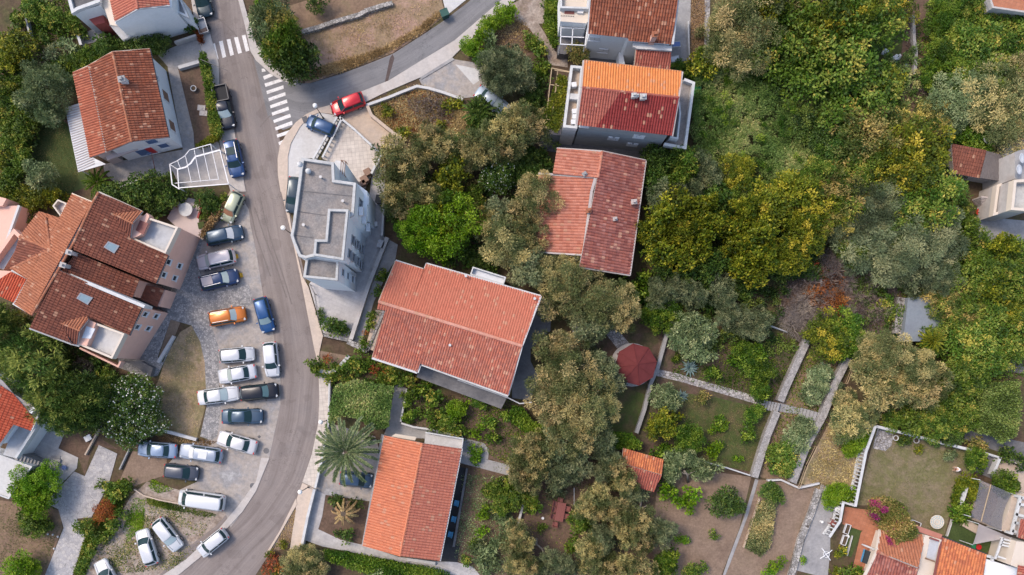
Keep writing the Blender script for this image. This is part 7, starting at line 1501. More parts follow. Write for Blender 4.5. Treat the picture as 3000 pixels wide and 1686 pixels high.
trees('''
t0 broad 250,60,85 400,130,95 540,170,80 560,80,70 130,150,65 450,220,65 320,70,70 600,230,60
t0 dark 800,300,70 860,345,60 520,560,70 760,380,80 1080,350,100 1210,330,85 980,350,60 1430,200,60 380,560,75 330,290,45
t0 citrus 600,480,85 690,420,75 470,500,70 1180,360,60 300,170,60 220,40,60
t0 yellow 140,340,110 60,460,90 60,700,90 50,900,75 60,1230,95 190,400,70 40,590,60 130,480,70
t0 pale 330,650,150,6 420,720,120,6 250,760,120,5.5 380,850,100,5 520,350,65 310,1330,115,4 500,640,80,5 270,610,90
t0 silver 400,420,70 470,480,50
t0 broad 160,830,100 180,980,100 120,1100,100 160,1180,95 80,1000,90 40,800,80 90,1320,90 250,900,80 60,1420,100
t0 dark 1110,1390,110 1230,1380,90 1000,1420,80 220,1080,70
t0 broad 1450,1070,0.1
t4 yellow 60,30,90 170,40,100 290,60,100 380,30,80 450,50,60
t4 dark 200,180,80 150,250,70 230,100,70 900,60,110 1020,50,110 1140,70,100 1250,60,90 1350,20,70 830,20,70 1200,140,70 1560,60,90 1620,110,70
t4 broad 1560,170,45 1610,70,60 1690,60,45
t4 conifer 240,1250,220,7 120,1300,130,6 360,1370,130,6 80,1050,130,6 40,950,110,6 140,1130,100,5
t4 broad 800,1420,90
t4 dark 480,1300,80 600,1390,90 350,1180,70 700,1330,70
t4 twig 640,1350,80
t8 conifer 420,120,180,7 580,100,190,7 720,150,150,6 330,60,110,6 500,260,150,5.5 640,250,110,5
t8 oleander 960,140,170,4.5 1060,120,150,4.5 900,270,140,4 1050,270,140,4 980,400,90,3 1100,200,110,4
t8 dark 860,40,110 740,20,90
t8 bright 260,740,130,4 210,830,120,4 330,800,110,4 290,900,110,4
t8 broad 250,1060,100 340,1080,60 180,1000,60 820,790,50 870,830,60 950,770,60 760,760,40
t8 rust 780,960,75 740,1020,55 830,920,50
t8 broad 640,1080,75 850,1080,60 900,980,55 790,1150,50 730,1180,50 680,1250,50 640,1350,50 600,1400,45
t8 bright 150,1400,110 90,1410,80 240,1420,80
t1 pale 60,130,100,6 180,130,110,6 120,250,110,6 60,300,80,5
t1 autumn 200,200,110,6.5 150,80,70,6
t1 broad 200,360,120,7 150,460,80,6 290,390,110,7
t1 dark 340,440,120,7 290,520,110,6.5 380,520,85,6
t1 broad 280,300,90,7 100,380,70
t1 bright 25,30,55 70,10,50
t1 dark 460,20,85
t1 bright 1610,350,75,2 1690,290,70,2 1740,220,80,2 1800,170,75,2 1870,110,80,2 1920,70,60,2
t1 pale 1768,310,62,2.4
t1 dark 1720,430,65,2 1650,400,50
t1 silver 1830,520,130,5 1900,580,110,5 1850,640,90,5 1780,600,80,4.5 1900,470,80,5
t1 dark 1680,800,90,3 1600,870,80,2.5 1720,900,80,2.5 1640,950,70,2 1830,830,60
t1 yellow 990,840,50 1400,950,45 1440,790,60 1530,770,50 1115,1000,50
t1 olive 1050,1180,130,5.5 1160,1250,130,5.5 1030,1310,110,5 1320,1050,110,5 1400,1120,120,5.5 1250,1150,90,5 1650,1090,120,5.5 1730,1150,110,5.5 1850,1010,120,5.5 1900,1120,110,5 1620,1200,90,5
t1 dark 1250,1080,70 1530,1110,90 1450,1200,80 1080,1400,90 1210,1400,90
t1 yellow 1480,1310,110,5 1420,1380,80 1540,1370,80
t1 oleander 1840,1290,100,4 1780,1360,90,4 1860,1380,80,4
t1 autumn 1330,1420,70 1640,1420,60
t2 dark 300,80,55 320,200,55 310,320,60 290,20,50
t2 broad 140,290,55 210,370,55 160,340,50
t2 autumn 500,410,85,3
t2 citrus 240,510,65 190,550,60 1280,520,75 1350,560,60
t2 dark 170,700,80 130,790,80 220,640,70 170,850,70 100,620,70 240,780,60
t2 silver 30,470,90,5 60,600,100,5
t2 olive 60,900,120,5.5 150,980,110,5.5 60,1040,110,5.5 180,920,80,5
t2 dark 120,1180,90 230,1190,60 60,1290,90 160,1300,80
t5 olive 1050,40,110,5.5 1120,100,110,5.5 1200,30,100,5.5 1300,40,100,5.5
t5 bright 1430,250,190,6.5 1240,260,140,6 1560,300,130,6 1350,400,120,5.5 1500,420,100,5.5 1170,320,85,5
t5 yellow 1330,190,110,6 1480,330,90,6.2
t5 broad 1430,80,110,5 1560,120,90,5 1650,40,90
t5 autumn 1650,180,100,5 1720,260,100,5
t5 dark 1600,490,70 1700,520,80 1790,600,70 1480,520,60
t6 silver 650,1330,110,5 700,1420,100,5 600,1250,70,5 740,1380,60
t10 silver 590,420,90,5 420,440,80,4.5
t2 dark 1080,1180,110,4.5 1120,1280,110,4.5 1060,1380,100,4.5 1200,1200,90,4.5
t2 broad 1300,1230,110,5 1270,1330,100,5 1200,1400,90,4.5
t2 silver 1420,1240,90,4.5 1480,1330,90,4.5 1350,1400,90,4.5
t2 yellow 1630,1240,75,4 1570,1290,60,4
t6 silver 1130,40,110,5 1230,50,110,5 1330,30,100,4.5
t6 yellow 1120,190,140,6.5 1250,120,130,6.5 1380,180,140,6.5 1250,300,150,7 1080,330,120,6 1400,330,130,6.5 1130,450,130,6 1270,480,130,6.5 1400,440,110,6 980,300,80,5 1500,260,110,6 1470,100,80,6
t6 dark 1540,60,110,5 1600,150,90,5 1480,20,80,5 1520,500,110,5 1300,600,110,4.5 1150,600,90,4.5 1450,600,100,4.5
t6 yellow 1730,160,110,6 1850,120,130,6.5 1700,300,120,6 1830,330,140,6.5 1900,220,120,6.5 1650,420,100,5.5 1780,480,130,6 1890,500,120,6 1700,560,100,5.5 1830,620,110,5.5
t6 citrus 850,650,60,3.5 900,720,60,3.5 1000,660,70,3 980,760,70,3 1080,900,80,3 1200,890,90,3 1130,970,90,3 1040,960,80,3 930,800,60,3
t6 yellow 860,710,55,3.5
t6 silver 1110,740,90,4 1100,820,80,4 1290,740,100,4 1380,770,90,4 1230,690,80,4 1590,720,95,4 1620,810,80,4 1540,760,70,4
t6 dark 1000,860,60 1180,760,80 1450,740,80 1450,850,70 1700,700,80 1760,770,70
t6 silver 1620,950,80,3.5 1700,940,90,3.5 1770,1010,90,3.5 1850,1040,80,3.5 1880,960,80,3.5 1660,1000,60
t6 citrus 1740,1200,75,2.6 1790,1290,95,2.8 1700,1270,65,2.4 1860,1240,70,2.6 1900,1330,90,2.8 1880,1400,80,2.6 1240,1270,35 1510,1360,55 1550,1390,50
t6 pale 1300,1010,110,3.6 1400,1080,110,3.6 1280,1120,110,3.4 1380,1180,110,3.4 1460,1030,80,3.4 1470,1220,60,2.5 1350,990,80
t10 pale 1160,80,90,2.8 1110,120,80,2.6 1210,140,60,2.4
t10 autumn 1440,110,50,1.6
t10 yellow 1110,280,95,3.2 1060,350,75,3 1170,340,85,3 1210,250,60,3
t10 citrus 1320,370,95,3 1380,440,80,2.8 1310,470,75,2.8 1120,520,70,2.4 1180,510,60,2.4 1780,380,65,1.8 1810,230,80,2 1870,200,70,2 1860,40,80,2.4 1900,90,70,2.4 1560,290,55,1.2
t10 bright 1535,480,60,1.6 1525,530,45,1.4 1705,570,35,1 1600,330,40,.8 1540,340,45,.9
t10 pale 1240,570,90,3 1200,640,85,3 1320,560,80,3 1440,660,85,2.6 1390,640,60,2.6 1510,650,60,2.6 1180,690,60,2.6
t10 bright 1150,800,60,2 1230,850,70,2 1350,830,70,2 1350,920,55,1.8 1300,890,50,1.6 1290,1180,50,1.2
t10 dark 1620,880,105,2.8 1590,950,85,2.4 1680,920,75,2.4
t10 broad 1525,1150,42,1.2 1440,1390,48,1.2
t10 citrus 1150,1340,80,2.6 1210,1310,70,2.4 1180,1400,80,2.4 
t10 broad 510,1030,85,2.6 540,1070,60,2.4 470,1200,65,1.8 450,1240,45 20,860,90,2.6 130,880,75,2.2 160,940,60,2 220,1090,40
t10 silver 260,600,80,4.5 440,620,100,4.5 360,700,100,4.5 500,640,90,4.5 320,800,70,4 720,560,80,4 770,600,80,4 690,660,80,4
t10 olive 170,440,90,5 100,510,100,5 200,520,90,5 60,620,100,5 170,640,90,5 250,480,70,5 60,720,90,4.5 150,750,80,4.5
t10 olive 800,640,90,4.5 900,660,100,4.8 1000,680,90,4.8 850,740,90,4.5 1060,720,70,4.5 760,760,70,4.2
t10 silver 880,830,80,4 960,840,70,3.5
t10 olive 640,850,95,4.5 700,920,90,4.5 560,920,90,4.5 620,960,85,4.5 500,950,60,4 820,960,90,4.8 850,1050,100,4.8 930,1040,90,4.8 1000,1040,80,4.5 880,1150,90,4.8 970,1190,90,4.5 800,1110,70,4.5
t10 silver 1080,1080,80,4.2 1150,1100,80,4.2 1140,1180,70,4.2 1080,1150,60,4
t10 silver 680,1130,80,4.5 690,1200,80,4.5 620,1120,60,4.2
t10 olive 560,1240,95,4.8 620,1290,80,4.8 650,1390,95,4.8 760,1400,100,4.8 540,1390,60,4.2 860,1370,90,4.8 960,1390,90,4.8 1000,1430,80,4.5 720,1300,70,4.5
t10 olive 30,1110,80,4.5 80,1180,80,4.5 30,1250,90,4.5 100,1290,70,4.5 40,1370,90,4.5 130,1380,80,4.5
t10 silver 300,1320,80,4 380,1370,80,4 440,1400,60,4 230,1410,80,4
t9 olive 1900,1220,60,4
o olive 1420,700,60,6 1478,748,68,6 1545,768,60,6 1392,765,40,5 1562,812,28,5
o olive 1385,880,50,6.5 1432,932,74,7 1398,1000,66,7 1472,1015,72,7 1440,1085,56,6.5
o silver 1480,825,42,5 1518,960,46,5.5 1505,1092,42,5.5 1400,1110,36,5
o olive 1350,505,60,6 1305,560,46,6 1272,602,66,6 1345,600,36,5.5
o silver 1330,670,48,5 1255,545,40,5 1395,640,26,4
o olive 1760,80,70,6 1830,50,80,6.5 1900,30,90,7 1880,110,80,6.5 1790,20,70,6
o broad 1960,60,90,7 2030,30,90,7 2100,60,100,7.5 2010,120,100,7 2110,130,90,7 2170,60,90,6.5 2080,190,80,6.5 2140,200,90,6 2190,140,80,6 2130,260,70,5 2210,30,80,5.5
o yellow 1930,20,60,7 2050,80,60,7.5 2150,20,60,7 2230,210,60,4 2260,60,50,4 2250,20,60,4.5 1770,160,45,4 1800,130,45,4
o dark 1840,110,70,5.5 1770,110,60,4 1960,170,60,4.5 2110,330,70,4 2050,310,60,4
o citrus 2360,50,60,3.6 2400,70,55,3.6 2380,25,50,3.6 2370,120,60,3.6 2350,160,60,3.6 2420,130,60,3.6 2340,190,50,3.2 2420,190,60,3.4
o broad 2470,140,70,4 2530,120,70,4 2560,190,70,4 2500,200,70,4 2480,30,50,3 2440,15,50,3 2540,60,60,3.5 2560,30,45,3.5 2460,90,55,3.5 2520,80,60,3
o pale 2400,240,60,4 2440,260,60,4 2410,290,50,3.5 2460,220,55,4
o olive 2530,240,75,5 2490,280,70,5 2560,300,70,5 2520,330,60,5 2550,200,60,4.5
o citrus 2440,330,55,3.5 2420,360,45,3.2 2460,350,45,3.2
o autumn 2330,300,80,6 2260,320,80,6 2200,340,70,5.5 2380,320,60,5.5 2290,280,60,5.5 2170,370,65,5.5 2160,330,40,5
o yellow 2290,380,90,6 2360,370,80,6 2230,400,70,5.5 2330,430,80,6 2270,440,70,5.5 2390,420,60,5
o broad 2390,470,70,5 2350,500,80,5.5 2420,530,70,5 2390,570,70,5 2320,530,80,5.5 2280,500,70,5 2430,590,40,4
o silver 2230,470,60,4.5 2190,500,60,4.5 2240,540,60,4.5 2160,560,70,4.5 2200,600,70,4.5 2260,600,65,4.5 2330,600,70,4.5 2290,640,60,4.5 2240,650,60,4 2350,650,70,4.5 2300,690,45,4 2190,650,50,4 2370,690,50,4
o broad 2150,450,60,4.5 2120,520,70,4.5 2200,440,60,4.5 2280,560,60,5 2140,620,50,3.5
o yellow 2060,540,60,5.5 2030,590,58,5.5 1985,650,52,5.5
o autumn 2090,550,50,5 2110,480,60,5 2060,490,50,4.5
o broad 2050,450,50,4.5 1830,520,50,4 1880,540,45,4 1800,560,50
o yellow 1850,430,50,4 1990,500,70,5.5 1930,510,60,5.5
o broad 2440,640,70,4 2500,640,80,4.5 2560,640,70,4.5 2430,700,70,4 2500,700,70,4 2560,720,60,4 2470,760,50,3 2530,760,50,3 2400,780,60,3
o yellow 2520,620,40,4.5 2490,730,45,4 2560,760,40,3.5
o autumn 2400,750,60,3 2440,790,50,2.8 2370,740,50,3
o broad 2400,840,70,3.5 2460,860,70,3.5 2510,830,70,3.5 2560,860,60,3 2380,890,60,3 2440,900,60,3 2500,890,60,3 2340,850,45,3 2550,800,50
o yellow 2530,800,50,3.5 2090,840,50,3.4 2060,850,40,3
o citrus 2130,830,45,3 2100,880,50,3 2140,870,40,3
o olive 2205,885,52,4.8 2252,905,58,5 2195,940,48,4.8 2300,935,56,4.8 2262,970,46,4.5 2345,950,44,4.5 2222,985,46,4.5 2318,992,42,4.5
o olive 2110,1010,55,4 2150,1000,50,4 2170,1050,50,4 2130,1060,45,4 2200,1040,50,4
o silver 2090,1040,40,3.5 2110,970,40,3.5
o broad 2250,1060,60,3.5 2300,1050,60,3.5 2400,960,60,3.5 2430,990,60,3.5 2370,1010,55,3.5 2440,930,55,3.5 2420,1040,50,3.2 2350,1060,50,3 2300,1090,35
o bright 2180,1090,30,1.6 2150,1100,35,1.6 2140,1130,25,1.4 2108,1238,28,1.5 2140,1250,22,1.4 2090,1255,30,1.4
o dark 2230,1110,35,1.4 2350,1100,40,2 2400,1090,40,2
o yellow 2270,1105,25,1 2315,1130,20,.9
o pale 2065,945,32,1.8 2045,985,34,1.8 2015,1075,32,1.8 2000,1105,34,1.8
o broad 1975,1145,36,1.8 1958,1165,32,1.6 1975,1180,30,1.6 1950,1140,26,1.6 1880,1000,30
o dark 1945,1240,26,1 1930,1250,22,.9
o broad 1660,1440,30 1740,1440,25
t9 broad 1180,80,70,1.6 1340,120,70,2 1310,250,60,1.6 1340,330,50,1.5 1450,310,80,2 1530,350,60,1.8 1400,240,50
t9 bright 1510,200,80,2.2 1560,170,60,2 1470,260,60,2 1660,380,50,1.4 1690,330,35,1.2 1770,1,0.2
t9 citrus 1250,40,70,2 1140,150,45,1.4 1680,110,75,1.8 1600,50,60,2 1180,230,50,1.4 1130,260,40,1.2 1770,300,60,1.6 1790,420,60,1.6 1900,240,60,1.6
t9 broad 1790,800,80,2.4 1870,860,80,2.4 1840,930,75,2.4 1890,770,70,2.4 1750,830,50
t9 bright 1730,960,50,1.4 1700,990,40,1.2 1710,1110,52,1.5
t9 pale 1860,1020,60,1.8 1890,1100,60,1.8 1880,960,50 1660,1240,60,1.6 1700,1300,60,1.6 1770,1330,70,1.8 1780,1250,60,1.6 1840,1190,60,2 1720,1400,50
t9 broad 1640,1220,45 1580,1340,40
t9 bright 1650,545,62,1.2 1680,530,45,1.1
t9 olive 290,1340,90,2.6 380,1310,90,2.6 340,1410,100,2.8 450,1370,90,2.6 430,1440,90,2.6 260,1430,70,2.4
t9 rust 130,1320,55,1.2 90,1400,60,1.3 180,1380,50,1.2
t9 yellow 200,1210,40 110,1290,35 150,1420,45
t9 pale 890,1430,60 
t9 dark 620,890,60 760,900,50 700,1160,55 640,1130,45
t5 dark 575,1000,70,1.8 630,1040,60,1.6 650,1030,50 480,900,30 490,950,30
t5 broad 960,640,50,1.2 920,760,45,1.2 860,1000,45,1.2 880,930,40,1.1 820,1150,50,1.3 800,1190,45 440,1300,55,1.6 450,1350,45,1.4 690,1310,60 780,1300,60,1.8 860,1290,60 560,1400,50
t5 rust 900,1340,50 990,1370,50 540,1260,45 840,1060,30
t5 broad 1050,1400,70 1130,1410,60 950,1420,60
t7 rust 330,560,60 330,760,60 400,740,55 560,830,60 530,900,50 480,600,50
t7 twig 470,520,80 230,920,110,1.6 280,980,90,1.4 520,600,60 450,660,60 600,700,60
t7 broad 900,850,60 860,760,50 930,930,50 1100,620,60
t7 rust 1180,720,45 1600,800,50
t11 citrus 1560,560,85,2.2 1600,600,60,2 1760,740,80,2.6 1820,730,80,2.6 1850,760,60,2.4 1790,800,60,2.4
t11 pale 1370,545,52,1.1
t11 dark 1030,430,45 1800,540,60 1860,570,60 1910,610,50
t11 yellow 1490,740,60,1.4 1540,730,55,1.4 1580,780,45,1.4 1550,850,40,1.3 555,1270,42,1.2 520,1420,50,1.2
t11 citrus 1420,960,60,1.5 1480,950,65,1.5 1440,1000,55,1.4 1500,1000,45,1.4 1440,800,40,1.4 1420,880,40,1.4
t11 broad 610,1420,60,1.4 690,1430,50,1.4 600,840,50,1.4
t11 bright 560,850,50,1.4 500,830,50,1.4 70,1370,60,1.4 270,1340,32,.9 20,1420,50
t11 dark 60,850,60,1.4 40,790,50,1.2
t11 autumn 1560,460,60,1.4 1620,480,45
t11 broad 1330,390,60,1.2 1230,370,50,1 1150,370,40
''')
def merge_trees():
    keep = []
    for t in sorted(TREES, key=lambda q: -q[2]):
        if t[2] < .3: continue
        hit = None
        if t[2] >= .95:
            for k in keep:
                if k[0] == t[0] and k[2] >= .95:
                    d = math.hypot(k[1][0] - t[1][0], k[1][1] - t[1][1]) / 25
                    if d < .78 * k[2] and k[2] < k[4] * 1.2: hit = (k, d); break
        if hit:
            k, d = hit; nr = min(max(k[2], (k[2] + d + t[2]) / 2 * .98), k[4] * 1.22); f = min(max((nr - k[2]) / max(d, .01), 0), .5)
            k[1] = (k[1][0] + (t[1][0] - k[1][0]) * f, k[1][1] + (t[1][1] - k[1][1]) * f); k[2] = nr
        else: keep.append([t[0], t[1], t[2], t[3], t[2]])
    TREES[:] = [tuple(k[:4]) for k in keep]
CLEAR = '''2308,60,8 2310,110,8 2312,160,10 2308,220,12 2290,265,10 2220,140,6 2250,150,6 2270,172,6 2400,375,4 2400,440,4 2420,410,8 2475,560,6 2520,580,6 2570,590,4 2460,500,4 2290,760,6 2290,820,6 2325,770,8 2335,810,4
2060,690,10 2050,730,12 2110,760,12 2010,790,12 2150,740,10 2190,760,8 2180,710,6 2015,880,6 1990,940,6 1970,1000,6 1950,1060,6 1930,1110,6 1910,1170,6 2115,920,6 2095,980,6 2075,1040,6 2050,1100,6 2020,1150,6 2000,1200,6
1665,945,6 1700,955,6 1740,965,6 1790,980,6 1840,995,6 1890,1010,6 1930,1020,6 1600,920,46 2205,1078,5 2260,1092,5 2320,1110,5 2380,1128,5 2215,1105,14 1405,1290,22 2055,1262,8 2040,1330,8 1180,200,8 1130,190,8 1212,235,6 1370,60,6 1390,110,6 1400,140,6 1715,60,4 1715,140,4 1750,60,6 1780,60,8 1780,110,6 2152,1298,10 1340,770,4 1350,840,6 1330,930,6 1530,840,8 1560,870,8 1165,290,4 1585,1150,4 1615,1165,10 1640,1180,6 1635,1200,4 20,1015,8 50,1000,6 73,1042,8 2475,490,4 2490,540,4 2465,530,4 2470,575,4'''
CLEAR = [tuple(float(v) for v in q.split(',')) for q in CLEAR.split()]
merge_trees()
for k_, t_ in enumerate(TREES):
    r_ = t_[2]
    for cx, cy, cq in ([] if t_[0] in ('rust', 'twig') else CLEAR): r_ = min(r_, (math.hypot(cx * 1.1646 - t_[1][0], cy * 1.1646 - t_[1][1]) - cq * 1.1646) / 25 * .97)
    TREES[k_] = (t_[0], t_[1], r_ if r_ > .4 else 0.0, t_[3] if t_[3] is None or r_ > .8 * t_[2] else max(t_[3] * max(r_, .1) / t_[2], .6))
def build_trees():
    info = []
    for k, (kind, px, r, h) in enumerate(TREES):
        if r < .3: continue
        r0, h0, cm, tm = proto(kind, r, k)
        sz = 'small' if r < 1.15 else ('medium' if r < 1.9 else 'large')
        hh = h or (max(r * 1.5, .6) if r0 < 1 else r * 1.35 + .6)
        if r0 < 1: hh = min(hh, 2.6)
        mk_ = min(MARKS, key=lambda q: (q[1][0] - px[0]) ** 2 + (q[1][1] - px[1]) ** 2)
        dx, dy = px[0] - mk_[1][0], px[1] - mk_[1][1]; ang = math.degrees(math.atan2(-dy, dx)) % 360
        dr = ['right of', 'upper right of', 'above', 'upper left of', 'left of', 'lower left of', 'below', 'lower right of'][int((ang + 22.5) // 45) % 8]
        info.append([kind, px, r, hh, r0, h0, cm, tm, sz, dr, mk_[0], math.hypot(dx, dy)])
    groups = {}
    for it in info: groups.setdefault((it[8], it[0], it[9], it[10]), []).append(it)
    ORD = ['nearest', 'second nearest', 'third nearest', 'fourth nearest', 'fifth nearest', 'sixth nearest', 'seventh nearest', 'eighth nearest', 'ninth nearest', 'tenth nearest', 'eleventh nearest', 'twelfth nearest']
    for key, lst in groups.items():
        lst.sort(key=lambda q: q[11])
        for i, it in enumerate(lst):
            kind, px, r, hh, r0, h0, cm, tm, sz, dr, mkn, dist = it
            d = DESC[kind]; nm = d.split()[-1] if kind not in ('oleander', 'conifer', 'vine') else {'oleander': 'oleander', 'conifer': 'evergreen_tree', 'vine': 'vine'}[kind]
            if r0 < 1: d = d.replace(' tree', ' bush')
            lab = '%s %s %s the %s' % (sz, d, dr, mkn)
            if len(lst) > 1: lab += ', %s of its kind' % ORD[min(i, 11)]
            p = G(px, hh * .62); g = random.Random(int(px[0] * 31 + px[1] * 17)); rz = g.uniform(0, 2 * PI); s = r / r0 * 1.0; szz = hh / h0
            name = {'olive': 'olive_tree', 'silver': 'olive_tree', 'citrus': 'citrus_tree', 'oleander': 'oleander', 'conifer': 'evergreen_tree', 'vine': 'vine'}.get(kind, 'tree')
            if r0 < 1: name = 'bush'
            cat = 'bush' if r0 < 1 else 'tree'
            if tm is None:
                o = bpy.data.objects.new(name, cm); C.objects.link(o); o.location = (p.x, p.y, 0.02); o.rotation_euler = (0, 0, rz); o.scale = (s, s, szz); tag(o, lab, cat)
            else:
                t = thing(name, lab, cat, (p.x, p.y, 0), rz); t.scale = (s, s, szz)
                o = bpy.data.objects.new('trunk', tm); C.objects.link(o); o.parent = t
                o = bpy.data.objects.new('crown', cm); C.objects.link(o); o.parent = t
            it_group = {'tree': 'trees of the gardens', 'bush': 'bushes of the gardens'}[cat]
            (t if tm is not None else o)['group'] = it_group
build_trees()
# ------------------------------------------------------------------ scattered cover
def in_poly(x, y, poly):
    c = np.zeros(len(x), bool); n = len(poly); j = n - 1
    for i in range(n):
        xi, yi, xj, yj = poly[i][0], poly[i][1], poly[j][0], poly[j][1]
        c ^= ((yi > y) != (yj > y)) & (x < (xj - xi) * (y - yi) / (yj - yi + 1e-12) + xi); j = i
    return c
def points(poly, n, seed, clump=0.0, sc=.4):
    g = np.random.default_rng(seed); xs = [p[0] for p in poly]; ys = [p[1] for p in poly]; X = []; Y = []; tot = 0
    while tot < n:
        x = g.uniform(min(xs), max(xs), 4 * n); y = g.uniform(min(ys), max(ys), 4 * n); k = in_poly(x, y, poly)
        if clump > 0:
            f = 0.5 + .5 * (np.sin(x * sc * 2.1 + 1.3 * np.sin(y * sc * 1.7)) * np.sin(y * sc * 2.6 + 1.1 * np.sin(x * sc * 1.3 + 2)))
            k &= g.uniform(0, 1, len(x)) < (1 - clump) + clump * f ** 2
        X.append(x[k]); Y.append(y[k]); tot += k.sum()
        if k.sum() == 0: break
    return np.concatenate(X)[:n], np.concatenate(Y)[:n], g
def puffs(name, s, npf, per, rad, mat, ln, wd, seed, zf, kind='stuff', ts=.3, long=.5):
    x, y, g = points(GP(s), npf, seed); npf = len(x); z = zf(x, y, g); rr = rad * g.uniform(.55, 1.4, npf); tc = .48 + .22 * np.sin(x * .8 + 1.4 * np.sin(y * .6)) + g.normal(size=npf) * ts
    idx = np.repeat(np.arange(npf), per); n = len(idx); dd = unit(g.normal(size=(n, 3)) + np.array([[0, 0, .7]])); q = g.uniform(.15, 1.1, (n, 1)) ** .6
    P0 = np.stack([x, y, z], 1)[idx] + dd * rr[idx][:, None] * q * np.array([1, 1, .8]); P0[:, 2] = np.maximum(P0[:, 2], .03)
    D = unit(dd * long + g.normal(size=(n, 3)) * .6); f = g.uniform(.6, 1.4, n)
    o = leaves(name, P0, D, ln * f, wd * f, tc[idx] + g.normal(size=n) * .14, mat, None, g, None, dd * 1.3 + np.array([0, 0, .6])); return tag(o, None, None, None, kind)
def hummock(lo, hi, s=.45): return lambda x, y, g: lo + (hi - lo) * (.5 + .25 * np.sin(x * s + 2 * np.sin(y * s * .6)) + .25 * np.sin(y * s * 1.4 + 1.5 * np.sin(x * s * .9)))
def scatter(name, s, n, mat, ln, wd, seed, clump=.6, lean=.8, z=0.03, lab=None, sc=.4):
    x, y, g = points(GP(s), n, seed, clump, sc); n = len(x); P0 = np.stack([x, y, np.full(n, z)], 1)
    D = unit(np.stack([g.normal(size=n) * lean, g.normal(size=n) * lean, np.ones(n) * .7], 1)); f = g.uniform(.5, 1.4, n)
    tint = .5 + .28 * np.sin(x * 1.1 + y * .7) * np.sin(y * 1.3) + g.normal(size=n) * .2
    o = leaves(name, P0, D, ln * f, wd * f, tint, mat, None, g); tag(o, lab, None, None, 'stuff'); return o
scatter('dry_grass', 't1 330,620 640,545 830,470 1030,380 1280,230 1400,110 1380,90 1200,230 950,370 700,450 450,520', 7000, 'leaf_straw', .35, .06, 3, .55)
scatter('dry_grass', 't1 480,200 900,80 1380,-10 1390,110 1030,330 640,480 470,440 360,250', 2600, 'leaf_straw', .22, .05, 4, .8)
scatter('scrub', 't1 860,800 1220,650 1500,740 1690,1000 1300,1100 1100,1050 980,960 880,870', 9000, 'leaf_straw', .45, .06, 5, .5)
scatter('scrub', 't1 900,810 1220,660 1480,750 1500,1000 1300,1080 1100,1040', 2500, 'leaf_rust', .4, .06, 6, .8)
scatter('scrub', 't1 1100,760 1350,720 1500,800 1450,950 1250,920', 1500, 'leaf_twig', .8, .04, 8, .4)
scatter('weeds', 't8 640,1450 740,1200 860,1050 960,850 1000,770 940,720 850,760 720,1010 650,1150 560,1440', 9000, 'leaf_broad', .28, .1, 9, .4)
scatter('weeds', 't8 1010,860 1100,880 1080,1100 960,1190 930,1100', 2600, 'leaf_bright', .16, .07, 10, .85, 1.0)
scatter('weeds', 't8 1100,860 1400,930 1640,990 1560,1010 1250,940 1120,910', 2200, 'leaf_broad', .18, .07, 11, .7)
scatter('weeds', 't8 960,860 1340,930 1600,1000 1480,1270 1300,1400 800,1440 700,1300 860,1120', 5200, 'leaf_broad', .15, .07, 77, .97, 1.1)
scatter('weeds', 't8 960,860 1340,930 1600,1000 1480,1270 1300,1400 800,1440 700,1300 860,1120', 2200, 'leaf_straw', .15, .06, 78, .9, 1.6)
scatter('weeds', 't8 1150,720 1240,760 1320,800 1200,830 1120,780', 700, 'leaf_bright', .15, .07, 12, .8)
scatter('weeds', 't8 1170,370 1420,400 1640,440 1560,480 1350,440 1200,430', 1500, 'leaf_straw', .16, .06, 13, .6)
scatter('dry_grass', 't8 1210,20 1540,20 1540,180 1470,410 1200,340', 900, 'leaf_straw', .16, .045, 14, .7, 1.2)
scatter('dry_grass', 't4 1440,1040 1520,1200 1545,1440 1190,1440 1290,1200', 700, 'leaf_straw', .16, .045, 15, .7, 1.2)
scatter('dry_grass', 'o 2090,1055 2190,1080 2140,1220 2060,1230 2030,1200', 3000, 'leaf_straw', .38, .06, 16, .5)
scatter('weeds', 'o 1700,860 2010,850 1990,960 1940,1010 1690,950', 6000, 'leaf_citrus', .22, .08, 79, .8)
puffs('undergrowth', 'o 1700,850 2010,840 2000,880 1900,900 1760,880', 60, 70, .4, 'leaf_dark', .25, .1, 80, hummock(.1, .7, .6))
scatter('weeds', 'o 1920,1180 1990,960 2040,870 2140,900 2080,1060 2000,1210', 4000, 'leaf_broad', .25, .09, 17, .7)
scatter('weeds', 'o 1690,985 1940,1035 1900,1190 1760,1160', 9000, 'leaf_lawn', .10, .04, 18, .4, 1.2)
scatter('weeds', 't11 820,350 1500,520 1380,960 1300,1130 1100,1060 780,910 690,910', 4500, 'leaf_lawn', .10, .045, 19, .6, 1.2)
scatter('weeds', 't0 300,960 470,890 600,1300 560,1430 t4 250,60 t0 220,1400', 6000, 'leaf_lawn', .10, .045, 20, .3, 1.2)
scatter('weeds', 'o 1010,990 1330,1010 1330,1130 1290,1170 1160,1110 1010,1060', 6000, 'leaf_broad', .2, .08, 21, .85)
scatter('weeds', 't9 1560,690 1900,700 1930,1440 1700,1440 1500,1320', 5000, 'leaf_pale', .2, .07, 22, .85)
scatter('weeds', 'o 1190,1150 1680,1160 1680,1448 1180,1448', 5000, 'leaf_broad', .16, .06, 23, .9)
scatter('weeds', 't8 -20,900 340,930 460,1080 330,1440 -20,1440', 3500, 'leaf_lawn', .15, .06, 24, .85, 1.0)
scatter('dry_grass', 't9 300,920 310,980 250,1240 140,1260 190,1120', 900, 'leaf_straw', .16, .05, 25, .5)
scatter('dry_grass', 't2 1350,0 1455,0 1450,380 1345,445', 1500, 'leaf_straw', .2, .06, 26, .4)
scatter('dead_brush', 'o 1960,690 2250,690 2270,840 2060,840 1960,800', 11000, 'leaf_twig', .6, .03, 27, .4)
